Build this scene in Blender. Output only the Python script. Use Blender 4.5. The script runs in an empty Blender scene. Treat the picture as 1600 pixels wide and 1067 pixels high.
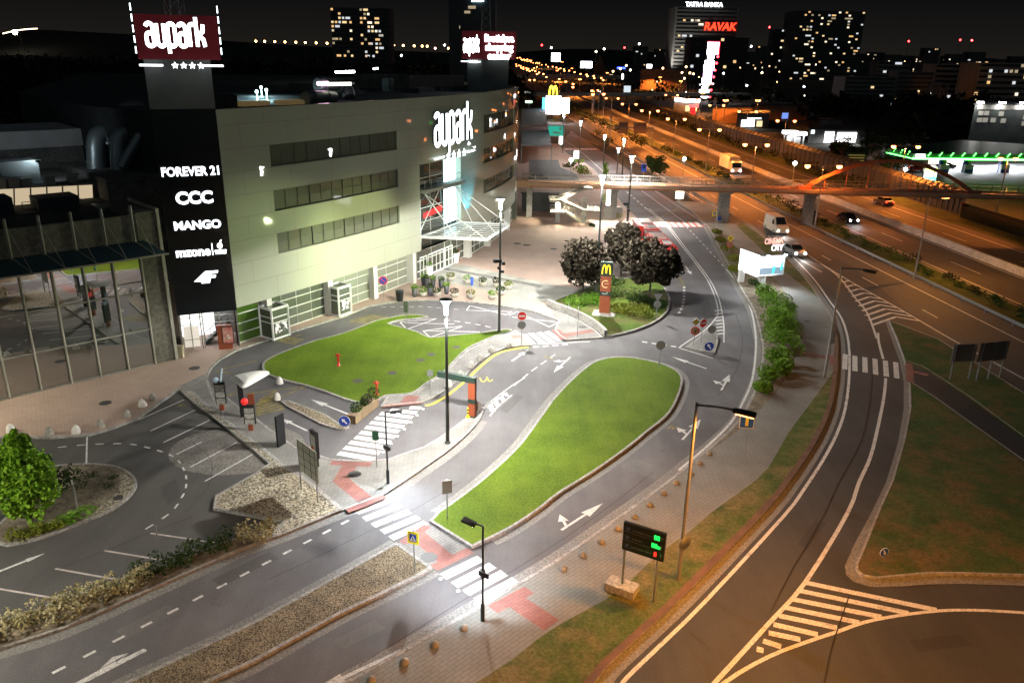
import bpy, bmesh, random
from math import *
from mathutils import Vector, Matrix, geometry

S = bpy.context.scene
COL = S.collection
RND = random.Random(11)

# ------------------------------------------------------------------ camera
FPX, PITCH, ROLL, CAMH = 1244.0, atan(450.4/1244.0), radians(1.0), 25.0
cam_d = bpy.data.cameras.new('camera'); cam = bpy.data.objects.new('camera', cam_d); COL.objects.link(cam)
cam_d.sensor_width = 36.0; cam_d.lens = FPX/1600*36.0; cam_d.clip_start = 0.5; cam_d.clip_end = 9000
_F = Vector((0, cos(PITCH), -sin(PITCH))); _U = Vector((0, sin(PITCH), cos(PITCH))); _R = Vector((1, 0, 0))
_X = _R*cos(ROLL) + _U*sin(ROLL); _Y = -_R*sin(ROLL) + _U*cos(ROLL)
cam.matrix_world = Matrix(((_X.x, _Y.x, -_F.x, 0), (_X.y, _Y.y, -_F.y, 0), (_X.z, _Y.z, -_F.z, CAMH), (0, 0, 0, 1)))
S.camera = cam

# ------------------------------------------------------------------ render settings
S.render.engine = 'CYCLES'
S.view_settings.view_transform = 'Standard'; S.view_settings.look = 'None'
S.view_settings.exposure = 1.05; S.view_settings.gamma = 1.0
S.cycles.use_denoising = True
S.cycles.sample_clamp_indirect = 4.0
S.cycles.max_bounces = 5; S.cycles.diffuse_bounces = 2; S.cycles.glossy_bounces = 3
S.cycles.transmission_bounces = 4; S.cycles.transparent_max_bounces = 8
S.cycles.caustics_reflective = False; S.cycles.caustics_refractive = False

# ------------------------------------------------------------------ night sky
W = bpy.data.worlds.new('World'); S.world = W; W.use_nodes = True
wn = W.node_tree; wn.nodes.clear()
wo = wn.nodes.new('ShaderNodeOutputWorld'); bg = wn.nodes.new('ShaderNodeBackground')
tc = wn.nodes.new('ShaderNodeTexCoord'); sp = wn.nodes.new('ShaderNodeSeparateXYZ')
rp = wn.nodes.new('ShaderNodeValToRGB'); ad = wn.nodes.new('ShaderNodeMix'); ad.data_type = 'RGBA'; ad.blend_type = 'ADD'; mr = wn.nodes.new('ShaderNodeMapRange'); e = rp.color_ramp.elements
e[0].position = 0.0; e[0].color = (0.0062, 0.0053, 0.0044, 1)
e[1].position = 0.22; e[1].color = (0.0007, 0.0011, 0.0016, 1)
_m = rp.color_ramp.elements.new(0.07); _m.color = (0.0014, 0.0017, 0.0021, 1)
wn.links.new(tc.outputs['Generated'], sp.inputs[0]); wn.links.new(sp.outputs['Z'], rp.inputs[0])
# added fill: the sky behind the camera is made brighter to lift the rooftops
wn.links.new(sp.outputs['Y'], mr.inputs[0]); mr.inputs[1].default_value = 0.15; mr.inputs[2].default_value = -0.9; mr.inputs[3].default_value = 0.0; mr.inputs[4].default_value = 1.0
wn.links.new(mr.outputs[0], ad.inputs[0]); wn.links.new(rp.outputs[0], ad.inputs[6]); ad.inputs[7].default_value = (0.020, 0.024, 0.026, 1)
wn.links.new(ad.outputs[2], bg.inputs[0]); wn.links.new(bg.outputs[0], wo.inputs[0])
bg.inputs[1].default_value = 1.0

# ------------------------------------------------------------------ helpers
def G(px, py, z=0.0):
    """point of the plane at height z seen at photo pixel (1600x1067)"""
    dx, dy = px-800, py-533.5
    a = (cos(ROLL)*dx + sin(ROLL)*dy)/FPX; b = (-sin(ROLL)*dx + cos(ROLL)*dy)/FPX
    r = _F + _R*a - _U*b
    t = (z-CAMH)/r.z
    return Vector((r.x*t, r.y*t, z))
def GP(pts, z=0.0): return [G(x, y, z) for x, y in pts]
def Z4(x0, y0, pts, k=4.0): return [(x0+u/k, y0+v/k) for u, v in pts]
def smooth(P, n=4, closed=False):
    P = [Vector(p) for p in P]; N = len(P); out = []
    rng = range(N) if closed else range(N-1)
    for i in rng:
        if closed: p0, p1, p2, p3 = P[i-1], P[i], P[(i+1) % N], P[(i+2) % N]
        else: p0, p1, p2, p3 = P[max(i-1, 0)], P[i], P[i+1], P[min(i+2, N-1)]
        for k in range(n):
            t = k/n
            out.append(0.5*((2*p1)+(p2-p0)*t+(2*p0-5*p1+4*p2-p3)*t*t+(3*p1-p0-3*p2+p3)*t**3))
    if not closed: out.append(P[-1])
    return out
def offset(P, d, closed=False):
    """offset a polyline sideways (left of travel is +)"""
    N = len(P); out = []
    for i in range(N):
        a = P[i-1] if (closed or i > 0) else P[i]; b = P[(i+1) % N] if (closed or i < N-1) else P[i]
        d1 = (P[i]-a); d2 = (b-P[i]); d1.z = d2.z = 0
        if d1.length < 1e-6: d1 = d2.copy()
        if d2.length < 1e-6: d2 = d1.copy()
        d1.normalize(); d2.normalize()
        n1 = Vector((-d1.y, d1.x, 0)); n2 = Vector((-d2.y, d2.x, 0)); n = n1+n2
        if n.length < 1e-4: n = n1.copy()
        n.normalize(); c = max(n.dot(n1), 0.5)
        out.append(P[i]+n*(d/c))
    return out
def area(P): return 0.5*sum(P[i-1].x*P[i].y-P[i].x*P[i-1].y for i in range(len(P)))

class MB:
    """collects shapes for one mesh object"""
    def __init__(s): s.v = []; s.f = []; s.m = []; s.mi = 0; s.sm = set(); s.cut = []
    def add(s, vs, fs, smooth=False):
        b = len(s.v); s.v += [tuple(v) for v in vs]; s.cut.append((b, len(s.f)))
        for f in fs:
            if smooth: s.sm.add(len(s.f))
            s.f.append([b+i for i in f]); s.m.append(s.mi)
        return s
    def quad(s, a, b, c, d): return s.add([a, b, c, d], [(0, 1, 2, 3)])
    def box(s, c, d, rz=0.0, M=None):
        x, y, z = d[0]/2, d[1]/2, d[2]/2; vs = []
        ca, sa = cos(rz), sin(rz)
        for X, Y, Zz in ((-x,-y,-z),(x,-y,-z),(x,y,-z),(-x,y,-z),(-x,-y,z),(x,-y,z),(x,y,z),(-x,y,z)):
            v = Vector((X*ca-Y*sa+c[0], X*sa+Y*ca+c[1], Zz+c[2]))
            vs.append(M @ v if M else v)
        return s.add(vs, [(0,3,2,1),(4,5,6,7),(0,1,5,4),(1,2,6,5),(2,3,7,6),(3,0,4,7)])
    def beam(s, a, b, w, h, up=(0, 0, 1)):
        a = Vector(a); b = Vector(b); d = (b-a).normalized(); u = Vector(up)
        if abs(d.dot(u)) > 0.98: u = Vector((0, 1, 0))
        r = d.cross(u).normalized(); u = r.cross(d)
        vs = [p + r*(w/2*i) + u*(h/2*j) for p in (a, b) for i, j in ((-1,-1),(-1,1),(1,1),(1,-1))]
        return s.add(vs, [(0,3,2,1),(4,5,6,7),(0,1,5,4),(1,2,6,5),(2,3,7,6),(3,0,4,7)])
    def tube(s, path, r, n=8, r1=None, cap=True):
        path = [Vector(p) for p in path]; N = len(path); vs = []; fs = []
        up = None
        for i, p in enumerate(path):
            d = (path[min(i+1, N-1)]-path[max(i-1, 0)]).normalized()
            if up is None: up = Vector((0, 0, 1)) if abs(d.z) < 0.9 else Vector((1, 0, 0))
            x = d.cross(up).normalized(); y = x.cross(d).normalized(); up = y
            rr = r if r1 is None else r+(r1-r)*i/(N-1)
            vs += [p + x*(rr*cos(2*pi*k/n)) + y*(rr*sin(2*pi*k/n)) for k in range(n)]
        for i in range(N-1):
            fs += [(i*n+k, i*n+(k+1) % n, (i+1)*n+(k+1) % n, (i+1)*n+k) for k in range(n)]
        s.add(vs, fs, True)
        if cap: s.add(vs[:n], [tuple(range(n))[::-1]]); s.add(vs[-n:], [tuple(range(n))])
        return s
    def lathe(s, prof, c=(0, 0, 0), n=12, cap=True):
        vs = []; fs = []
        for r, z in prof: vs += [Vector((c[0]+r*cos(2*pi*k/n), c[1]+r*sin(2*pi*k/n), c[2]+z)) for k in range(n)]
        for i in range(len(prof)-1):
            fs += [(i*n+k, i*n+(k+1) % n, (i+1)*n+(k+1) % n, (i+1)*n+k) for k in range(n)]
        s.add(vs, fs, True)
        if cap: s.add(vs[:n], [tuple(range(n))[::-1]]); s.add(vs[-n:], [tuple(range(n))])
        return s
    def ball(s, c, r, n=10, m=6, sz=1.0):
        vs = []; fs = []
        for i in range(m+1):
            t = pi*i/m
            vs += [Vector((c[0]+r*sin(t)*cos(2*pi*k/n), c[1]+r*sin(t)*sin(2*pi*k/n), c[2]-r*sz*cos(t))) for k in range(n)]
        for i in range(m): fs += [(i*n+k, i*n+(k+1) % n, (i+1)*n+(k+1) % n, (i+1)*n+k) for k in range(n)]
        return s.add(vs, fs, True)
    def poly(s, P, z=None):
        """flat polygon, faces up"""
        P = [Vector((p[0], p[1], p[2] if z is None else z)) for p in P]
        if area(P) < 0: P = P[::-1]
        tri = geometry.tessellate_polygon([[Vector((p.x, p.y, 0)) for p in P]])
        fs = []
        for t in tri:
            a, b, c = [P[i] for i in t]
            fs.append(t if (b-a).cross(c-a).z > 0 else t[::-1])
        return s.add(P, fs)
    def prism(s, P, z0, z1, bottom=False):
        P = [Vector((p[0], p[1], 0)) for p in P]
        if area(P) < 0: P = P[::-1]
        s.poly(P, z1)
        if bottom: s.poly(P, z0); 
        N = len(P); vs = [Vector((p.x, p.y, z)) for z in (z0, z1) for p in P]
        return s.add(vs, [(i, (i+1) % N, N+(i+1) % N, N+i) for i in range(N)])
    def band(s, A, B):
        N = len(A); return s.add(list(A)+list(B), [(i, i+1, N+i+1, N+i) for i in range(N-1)])
    def strip(s, P, w, z, closed=False):
        A = offset(P, w/2, closed); B = offset(P, -w/2, closed)
        for p in A+B: p.z = z
        if closed: A.append(A[0]); B.append(B[0])
        return s.band(B, A)
    def each(s, name, mats, parent=None):
        """every piece added becomes an object of its own"""
        out = []; C = s.cut+[(len(s.v), len(s.f))]
        for (v0, f0), (v1, f1) in zip(C, C[1:]):
            q = MB(); q.v = s.v[v0:v1]; q.f = [[i-v0 for i in f] for f in s.f[f0:f1]]; q.m = s.m[f0:f1]; q.sm = {i-f0 for i in s.sm if f0 <= i < f1}; out.append(q.build(name, mats, parent))
        return out
    def build(s, name, mats, parent=None, loc=None):
        me = bpy.data.meshes.new(name); me.from_pydata(s.v, [], s.f)
        if not isinstance(mats, (list, tuple)): mats = [mats]
        for m in mats: me.materials.append(m)
        for i, p in enumerate(me.polygons):
            p.material_index = min(s.m[i], len(mats)-1)
            if i in s.sm: p.use_smooth = True
        me.update()
        o = bpy.data.objects.new(name, me); COL.objects.link(o)
        if parent: o.parent = parent
        if loc is not None: o.location = loc
        return o

def thing(name, label, cat, loc=(0, 0, 0), rz=0.0, group=None):
    o = bpy.data.objects.new(name, None); COL.objects.link(o); o.empty_display_size = 0.2
    o.location = loc; o.rotation_euler = (0, 0, rz); tag(o, label, cat, group); return o
def tag(o, label, cat, group=None):
    o['label'] = label; o['category'] = cat
    if group: o['group'] = group
    return o
def struct(o): o['kind'] = 'structure'; return o
def stuff(o): o['kind'] = 'stuff'; return o
def copy_tree(o, loc=None, rz=None, label=None, parent=None):
    c = o.copy(); COL.objects.link(c)
    if parent: c.parent = parent
    if loc is not None: c.location = loc
    if rz is not None: c.rotation_euler = (0, 0, rz)
    if label: c['label'] = label
    for ch in list(o.children): copy_tree(ch, parent=c)
    return c
def to_px(P):
    d = Vector(P)-Vector((0, 0, CAMH)); w = d.dot(_F); a = d.x/w*FPX; b = -d.dot(_U)/w*FPX
    return (800+cos(ROLL)*a-sin(ROLL)*b, 533.5+sin(ROLL)*a+cos(ROLL)*b)
def zat(P, y):
    """height above ground point P whose picture row is y"""
    lo, hi = 0.0, 90.0
    for _ in range(50):
        m = (lo+hi)/2
        if to_px((P[0], P[1], m))[1] > y: lo = m
        else: hi = m
    return lo

# ------------------------------------------------------------------ materials
_MC = {}
def mat(name, col, rough=0.6, metal=0.0, spec=0.5, emit=None, es=0.0):
    if name in _MC: return _MC[name]
    m = bpy.data.materials.new(name); m.use_nodes = True; _MC[name] = m
    b = m.node_tree.nodes['Principled BSDF']
    b.inputs['Base Color'].default_value = (*col, 1); b.inputs['Roughness'].default_value = rough
    b.inputs['Metallic'].default_value = metal; b.inputs['Specular IOR Level'].default_value = spec
    if emit: b.inputs['Emission Color'].default_value = (*emit, 1); b.inputs['Emission Strength'].default_value = es
    return m
def nodes_of(m): return m.node_tree.nodes, m.node_tree.links, m.node_tree.nodes['Principled BSDF']
def pos(m, obj=False):
    n = m.node_tree.nodes
    if obj: return n.new('ShaderNodeTexCoord').outputs['Object']
    return n.new('ShaderNodeNewGeometry').outputs['Position']
def noise(m, src, scale, detail=3, rough=0.55):
    t = m.node_tree.nodes.new('ShaderNodeTexNoise'); t.inputs['Scale'].default_value = scale
    t.inputs['Detail'].default_value = detail; t.inputs['Roughness'].default_value = rough
    m.node_tree.links.new(src, t.inputs['Vector']); return t.outputs['Fac']
def ramp(m, src, stops):
    r = m.node_tree.nodes.new('ShaderNodeValToRGB'); el = r.color_ramp.elements
    el[0].position, el[0].color = stops[0][0], (*stops[0][1], 1)
    el[1].position, el[1].color = stops[-1][0], (*stops[-1][1], 1)
    for p, c in stops[1:-1]: x = el.new(p); x.color = (*c, 1)
    m.node_tree.links.new(src, r.inputs[0]); return r.outputs[0]
def mix(m, a, b, fac, mode='MIX'):
    x = m.node_tree.nodes.new('ShaderNodeMix'); x.data_type = 'RGBA'; x.blend_type = mode
    L = m.node_tree.links
    if hasattr(fac, 'is_linked'): L.new(fac, x.inputs[0])
    else: x.inputs[0].default_value = fac
    for v, i in ((a, 6), (b, 7)):
        if hasattr(v, 'is_linked'): L.new(v, x.inputs[i])
        else: x.inputs[i].default_value = (*v, 1)
    return x.outputs[2]
def bump(m, src, strength=0.3, dist=0.02):
    b = m.node_tree.nodes.new('ShaderNodeBump'); b.inputs['Strength'].default_value = strength
    b.inputs['Distance'].default_value = dist
    m.node_tree.links.new(src, b.inputs['Height']); m.node_tree.links.new(b.outputs[0], nodes_of(m)[2].inputs['Normal'])
def mnoise(name, c1, c2, scale, rough=0.8, fine=None, obj=False, bp=0.0, lo=0.35, hi=0.65, detail=4):
    if name in _MC: return _MC[name]
    m = mat(name, c1, rough); p = pos(m, obj)
    c = ramp(m, noise(m, p, scale, detail), [(lo, c1), (hi, c2)])
    if fine:
        f = noise(m, p, fine, 2, 0.7)
        c = mix(m, c, ramp(m, f, [(0.3, (0.55, 0.55, 0.55)), (0.7, (1.4, 1.4, 1.4))]), 1.0, 'MULTIPLY')
        if bp: bump(m, f, bp)
    m.node_tree.links.new(c, nodes_of(m)[2].inputs['Base Color']); return m
def pavers(name, c1, c2, mortar, bw, bh, rot=0.0, rough=0.8, dirt=0.35):
    m = mat(name, c1, rough); N, L, B = nodes_of(m)
    mp = N.new('ShaderNodeMapping'); mp.inputs['Rotation'].default_value = (0, 0, rot); L.new(pos(m), mp.inputs[0])
    br = N.new('ShaderNodeTexBrick'); L.new(mp.outputs[0], br.inputs['Vector'])
    br.inputs['Color1'].default_value = (*c1, 1); br.inputs['Color2'].default_value = (*c2, 1); br.inputs['Mortar'].default_value = (*mortar, 1)
    br.inputs['Scale'].default_value = 1.0; br.inputs['Brick Width'].default_value = bw; br.inputs['Row Height'].default_value = bh
    br.inputs['Mortar Size'].default_value = 0.016; br.inputs['Mortar Smooth'].default_value = 0.4
    n = noise(m, pos(m), 0.35, 5, 0.6)
    c = mix(m, br.outputs[0], ramp(m, n, [(0.3, (1-dirt,)*3), (0.7, (1+dirt*0.6,)*3)]), 1.0, 'MULTIPLY')
    L.new(c, B.inputs['Base Color']); return m
def asphalt(name, c, tint=(1, 1, 1), patch=0.35):
    m = mat(name, (c, c, c), 0.72, spec=0.35); N, L, B = nodes_of(m); p = pos(m)
    big = noise(m, p, 0.12, 5, 0.6); col = ramp(m, big, [(0.28, tuple(c*(1-patch)*t for t in tint)), (0.72, tuple(c*(1+patch)*t for t in tint))])
    mp = N.new('ShaderNodeMapping'); mp.inputs['Scale'].default_value = (1, 0.12, 1); mp.inputs['Rotation'].default_value = (0, 0, -0.9); L.new(p, mp.inputs[0])
    st = noise(m, mp.outputs[0], 0.9, 3, 0.6)
    col = mix(m, col, ramp(m, st, [(0.35, (0.92,)*3), (0.68, (1.10,)*3)]), 1.0, 'MULTIPLY')
    sp_ = noise(m, p, 0.55, 6, 0.75); col = mix(m, col, ramp(m, sp_, [(0.24, (0.45,)*3), (0.36, (1.0,)*3)]), 1.0, 'MULTIPLY')
    f = noise(m, p, 14, 2, 0.8); col = mix(m, col, ramp(m, f, [(0.25, (0.7,)*3), (0.75, (1.3,)*3)]), 1.0, 'MULTIPLY')
    L.new(col, B.inputs['Base Color']); bump(m, f, 0.15, 0.01); return m
def grassmat(name, a, b, c, scale=0.6, fine=9.0, dry=None, mow=None):
    m = mat(name, a, 0.9, spec=0.2); p = pos(m)
    n1 = noise(m, p, scale, 5, 0.6); n2 = noise(m, p, fine, 3, 0.8)
    col = ramp(m, n1, [(0.3, a), (0.5, b), (0.7, c)])
    if mow:
        mp = m.node_tree.nodes.new('ShaderNodeMapping'); mp.inputs['Rotation'].default_value = (0, 0, mow); mp.inputs['Scale'].default_value = (1, .06, 1); m.node_tree.links.new(p, mp.inputs[0])
        col = mix(m, col, ramp(m, noise(m, mp.outputs[0], 1.3, 3, .7), [(.3, (.90, .92, .9)), (.7, (1.07, 1.05, 1.0))]), 1.0, 'MULTIPLY')
        col = mix(m, col, (.13, .12, .03), ramp(m, noise(m, p, .42, 5, .75), [(.60, (0, 0, 0)), (.78, (.6, .6, .6))]))
    if dry: col = mix(m, col, dry, ramp(m, noise(m, p, 0.35, 6, 0.7), [(0.45, (0, 0, 0)), (0.62, (1, 1, 1))]))
    col = mix(m, col, ramp(m, n2, [(0.25, (0.55,)*3), (0.75, (1.4,)*3)]), 1.0, 'MULTIPLY')
    m.node_tree.links.new(col, nodes_of(m)[2].inputs['Base Color']); bump(m, n2, 0.6, 0.05); return m
def gravelmat(name, a, b, c, scale=5.0):
    m = mat(name, a, 0.9); N, L, B = nodes_of(m)
    v = N.new('ShaderNodeTexVoronoi'); v.inputs['Scale'].default_value = scale; L.new(pos(m), v.inputs['Vector'])
    sx = N.new('ShaderNodeSeparateColor'); L.new(v.outputs['Color'], sx.inputs[0])
    col = ramp(m, sx.outputs[0], [(0.0, a), (0.5, b), (1.0, c)])
    d = ramp(m, v.outputs['Distance'], [(0.35, (1, 1, 1)), (0.75, (0.25, 0.25, 0.25))])
    col = mix(m, col, d, 1.0, 'MULTIPLY')
    col = mix(m, col, ramp(m, noise(m, pos(m), 0.7, 4), [(0.3, (0.7,)*3), (0.7, (1.25,)*3)]), 1.0, 'MULTIPLY')
    L.new(col, B.inputs['Base Color']); bump(m, v.outputs['Distance'], 0.8, 0.05); return m
def emis(name, col, s, base=(0.02, 0.02, 0.02), front=False):
    new = name not in _MC; m = mat(name, base, 0.5, emit=col, es=s)
    if front and new:      # light leaves only the front of the letter
        N, L, B = nodes_of(m); g = N.new('ShaderNodeNewGeometry'); x = N.new('ShaderNodeMath'); x.operation = 'MULTIPLY_ADD'
        L.new(g.outputs['Backfacing'], x.inputs[0]); x.inputs[1].default_value = -s; x.inputs[2].default_value = s; L.new(x.outputs[0], B.inputs['Emission Strength'])
    return m

M_ASPH = asphalt('asphalt_grey', 0.112, (1.02, 0.98, 1.02))
M_ASPH2 = asphalt('asphalt_park', 0.088, (1.04, 1.0, 0.95), 0.3)
M_MOTO = asphalt('asphalt_motorway', 0.075, (1.1, 1.0, 0.92), 0.2)
M_EXIT = asphalt('asphalt_exit', 0.055, (1.0, 1.0, 0.97), 0.25)
M_WHITE = mnoise('marking_white', (0.20, 0.20, 0.20), (0.60, 0.60, 0.585), 2.2, 0.7, fine=14, lo=.24, hi=.46, detail=6)
M_YELL = mnoise('marking_yellow', (0.62, 0.46, 0.03), (0.8, 0.62, 0.06), 3.0, 0.7)
M_YELLF = mnoise('marking_yellow_worn', (0.14, 0.115, 0.035), (0.33, 0.27, 0.07), 1.6, 0.8, fine=9)
M_REDP = pavers('paving_red', (0.30, 0.125, 0.105), (0.26, 0.105, 0.09), (0.16, 0.09, 0.075), 0.4, 0.2, -0.7)
M_REDW = mnoise('marking_red', (0.45, 0.10, 0.07), (0.5, 0.13, 0.09), 3.0)
M_PAVG = pavers('paving_grey', (0.245, 0.24, 0.225), (0.215, 0.21, 0.20), (0.12, 0.12, 0.11), 0.4, 0.2, -0.85)
M_PAVR = pavers('paving_grey_riverside', (0.21, 0.21, 0.19), (0.195, 0.195, 0.175), (0.12, 0.12, 0.11), 0.5, 0.22, -0.80, dirt=.2)
M_PINK = pavers('paving_pink', (0.43, 0.32, 0.265), (0.40, 0.295, 0.245), (0.27, 0.20, 0.17), 0.4, 0.2, 0.25, dirt=.13)
M_PALE = pavers('paving_pale', (0.33, 0.33, 0.30), (0.30, 0.30, 0.275), (0.2, 0.2, 0.18), 1.2, 0.6, 0.25)
M_KERB = mnoise('kerb_concrete', (0.24, 0.235, 0.22), (0.34, 0.33, 0.31), 1.2, 0.8, fine=6)
M_KERBD = mnoise('kerb_brown', (0.10, 0.055, 0.035), (0.16, 0.085, 0.05), 0.8, 0.85)
M_GUT = mnoise('gutter_concrete', (0.18, 0.175, 0.165), (0.205, 0.20, 0.187), 0.5, 0.8, fine=8)
M_LAWN = grassmat('lawn_mown', (0.068, 0.118, 0.005), (0.092, 0.150, 0.007), (0.120, 0.178, 0.011), 0.25, 7.0, mow=-0.62)
M_VERGE = grassmat('verge_grass', (0.045, 0.075, 0.018), (0.075, 0.11, 0.022), (0.11, 0.12, 0.035), 0.8, 6.0, dry=(0.17, 0.14, 0.06))
M_FIELD = grassmat('field_grass', (0.032, 0.062, 0.018), (0.052, 0.088, 0.024), (0.085, 0.10, 0.032), 0.3, 5.0, dry=(0.12, 0.088, 0.036))
M_DARKG = grassmat('bank_grass', (0.03, 0.05, 0.014), (0.05, 0.07, 0.02), (0.08, 0.085, 0.03), 0.3, 4.0)
M_GRAV = gravelmat('gravel_tan', (0.20, 0.15, 0.09), (0.34, 0.28, 0.17), (0.48, 0.42, 0.30), 11.0)
M_COBB = gravelmat('cobble_pale', (0.26, 0.23, 0.16), (0.42, 0.37, 0.26), (0.56, 0.52, 0.42), 8.5)
M_DIRT = mnoise('bare_soil', (0.12, 0.098, 0.066), (0.21, 0.175, 0.12), 1.2, 0.95, fine=5)
M_CONC = mnoise('concrete', (0.28, 0.275, 0.25), (0.38, 0.37, 0.34), 0.7, 0.85, fine=6)
M_CONCD = mnoise('concrete_dark', (0.11, 0.11, 0.105), (0.18, 0.175, 0.165), 0.6, 0.85, fine=5)
M_STEEL = mat('steel_galvanised', (0.32, 0.33, 0.33), 0.42, 0.7)
M_DSTEEL = mat('steel_dark', (0.035, 0.045, 0.045), 0.4, 0.5)
M_PAINTW = mat('paint_white', (0.72, 0.73, 0.72), 0.4)
M_BLACK = mat('black_plastic', (0.012, 0.013, 0.014), 0.4)
M_TERRAIN = mnoise('terrain_dark', (0.010, 0.013, 0.008), (0.022, 0.024, 0.014), 0.02, 0.95)
# ================================================================== GROUND
MYY = [-40, 0, 60, 96, 120, 158, 220, 302, 377, 494, 713, 1110, 1700]
MXX = [73.5, 70.6, 66.4, 63.4, 61.4, 58.4, 54.6, 50.0, 45.5, 40, 33, 19, -6]
def MX(y):
    for i in range(len(MYY)-1):
        if y <= MYY[i+1]:
            t = (y-MYY[i])/(MYY[i+1]-MYY[i]); return MXX[i]+(MXX[i+1]-MXX[i])*t
    return MXX[-1]
_ys = [-20+8*i for i in range(45)] + [345+25*i for i in range(55)]
AXIS = smooth([Vector((MX(y), y, 0)) for y in MYY], 24)
def mline(off, y0=-35, y1=1600, z=0.0, seg=None):
    P = [p for p in offset(AXIS, -off) if y0 <= p.y <= y1]
    return [Vector((p.x, p.y, z)) for p in P]
def mband(name, o0, o1, m, z, y0=-35, y1=1600):
    b = MB(); A = [p for p in offset(AXIS, -o0)]; B = [p for p in offset(AXIS, -o1)]
    k = [i for i in range(len(A)) if y0 <= AXIS[i].y <= y1]
    A = [Vector((A[i].x, A[i].y, z)) for i in k]; B = [Vector((B[i].x, B[i].y, z)) for i in k]
    b.band(A, B) if o1 < o0 else b.band(B, A)
    return struct(b.build(name, m))

# terrain out to the horizon
b = MB(); b.quad((-4500, -200, -0.09), (4500, -200, -0.09), (4500, 7500, -0.09), (-4500, 7500, -0.09))
struct(b.build('ground', M_TERRAIN))

def sheet(name, P, m, z):
    b = MB(); b.poly(P, z); return struct(b.build(name, m))
def raised(name, P, m, z=0.13, kw=0.22, km=None, kerbed=True):
    """raised area with a concrete kerb round it"""
    P = [Vector((p.x, p.y, 0)) for p in P]
    if area(P) < 0: P = P[::-1]
    if kerbed:
        I = offset(P, kw, True)
        b = MB(); N = len(P)
        out = [Vector((p.x, p.y, z+0.012)) for p in P]; inn = [Vector((p.x, p.y, z+0.012)) for p in I]
        out0 = [Vector((p.x, p.y, -0.02)) for p in P]; inn0 = [Vector((p.x, p.y, z-0.05)) for p in I]
        b.band(inn+inn[:1], out+out[:1]); b.band(out+out[:1], out0+out0[:1]); b.band(inn0+inn0[:1], inn+inn[:1])
        struct(b.build('kerb', km or M_KERB)); P = I
    b = MB(); b.poly(P, z); return struct(b.build(name, m))
def marks(name, m, items, z=0.008):
    """painted strips: (pixel polyline, width)"""
    b = MB()
    for P, w in items:
        b.strip([G(x, y) for x, y in P] if not isinstance(P[0], Vector) else P, w, z)
    return struct(b.build(name, m))

# ---- asphalt: the local roads and car park, the slip road, the motorway
road = GP([(-140, 1300), (-420, 760), (-120, 600), (150, 585), (420, 470), (620, 440), (760, 440), (840, 360), (872, 226), (893, 205), (960, 250), (1030, 300), (1115, 352),
           (1200, 430), (1250, 520), (1215, 640), (1120, 760), (960, 950), (760, 1160), (500, 1400)])
sheet('road', road, M_ASPH, 0.0)
park = GP([(-160, 1060), (-300, 720), (0, 660), (215, 640), (300, 600), (520, 800), (440, 845), (250, 920), (0, 1020)])
sheet('car_park_surface', park, M_ASPH2, 0.004)
slip = GP([(520,1500),(780,1230),(930,1067), (1075, 925), (1200, 797), (1262, 714), (1300, 634), (1308, 560), (1300, 497), (1282, 469), (1250, 432), (1180, 372), (1240, 372), (1330, 415), (1400, 470), (1470, 530), (1440, 640), (1420, 800), (1450,890),(1760,895),(2150,900),(2600,1200),(2100,1600),(700,1600)])
sheet('slip_road', slip, M_EXIT, 0.0)
mband('motorway', -15.2, 11.0, M_MOTO, 0.0)
mband('collector_road', -26.0, -15.2, M_MOTO, -0.004, y0=40)
mband('far_verge', 11.0, 16.0, M_DARKG, 0.02)
mband('grass_verge', -13.9, -9.9, M_DARKG, 0.10, y1=900)
# guard strips and barriers
for o0, o1, nm in ((-14.3, -13.9, 'kerb'), (-9.9, -9.6, 'kerb')):
    mband(nm, o0, o1, M_GUT, 0.12, y1=900)
b = MB()
for s, zt in ((-0.42, 0.12), ):
    A = mline(-0.45, z=0); B_ = mline(0.45, z=0); A1 = mline(-0.22, z=0.95); B1 = mline(0.22, z=0.95)
    n = min(len(A), len(B_), len(A1), len(B1)); A, B_, A1, B1 = A[:n], B_[:n], A1[:n], B1[:n]
    b.band(A1, A); b.band(B1, A1); b.band(B_, B1)
tag(b.build('median_barrier', M_CONC), 'long concrete median barrier between the two motorway carriageways', 'barrier')
# steel guard rail along the collector road
def rail(name, off, y0, y1, label, h=0.7, step=4.0):
    t = thing(name, label, 'guard rail', (MX(60)+off, 60, 0))
    P = mline(off, y0, y1); L0 = Vector((MX(60)+off, 60, 0)); b = MB()
    b.band([p-L0+Vector((0, 0, h)) for p in P], [p-L0+Vector((0, 0, h-0.32)) for p in P])
    b.band([p-L0+Vector((0.05, 0, h)) for p in P], [p-L0+Vector((0, 0, h)) for p in P])
    b.build('rail', M_STEEL, t)
    b = MB(); acc = 0
    for i in range(1, len(P)):
        acc += (P[i]-P[i-1]).length
        if acc > step and P[i].y < 320: acc = 0; b.box(P[i]-L0+Vector((0.08, 0, h/2)), (0.1, 0.1, h))
    b.each('post', M_STEEL, t)
rail('guard_rail', -14.9, 30, 620, 'steel guard rail on the collector road side of the motorway verge')

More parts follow.
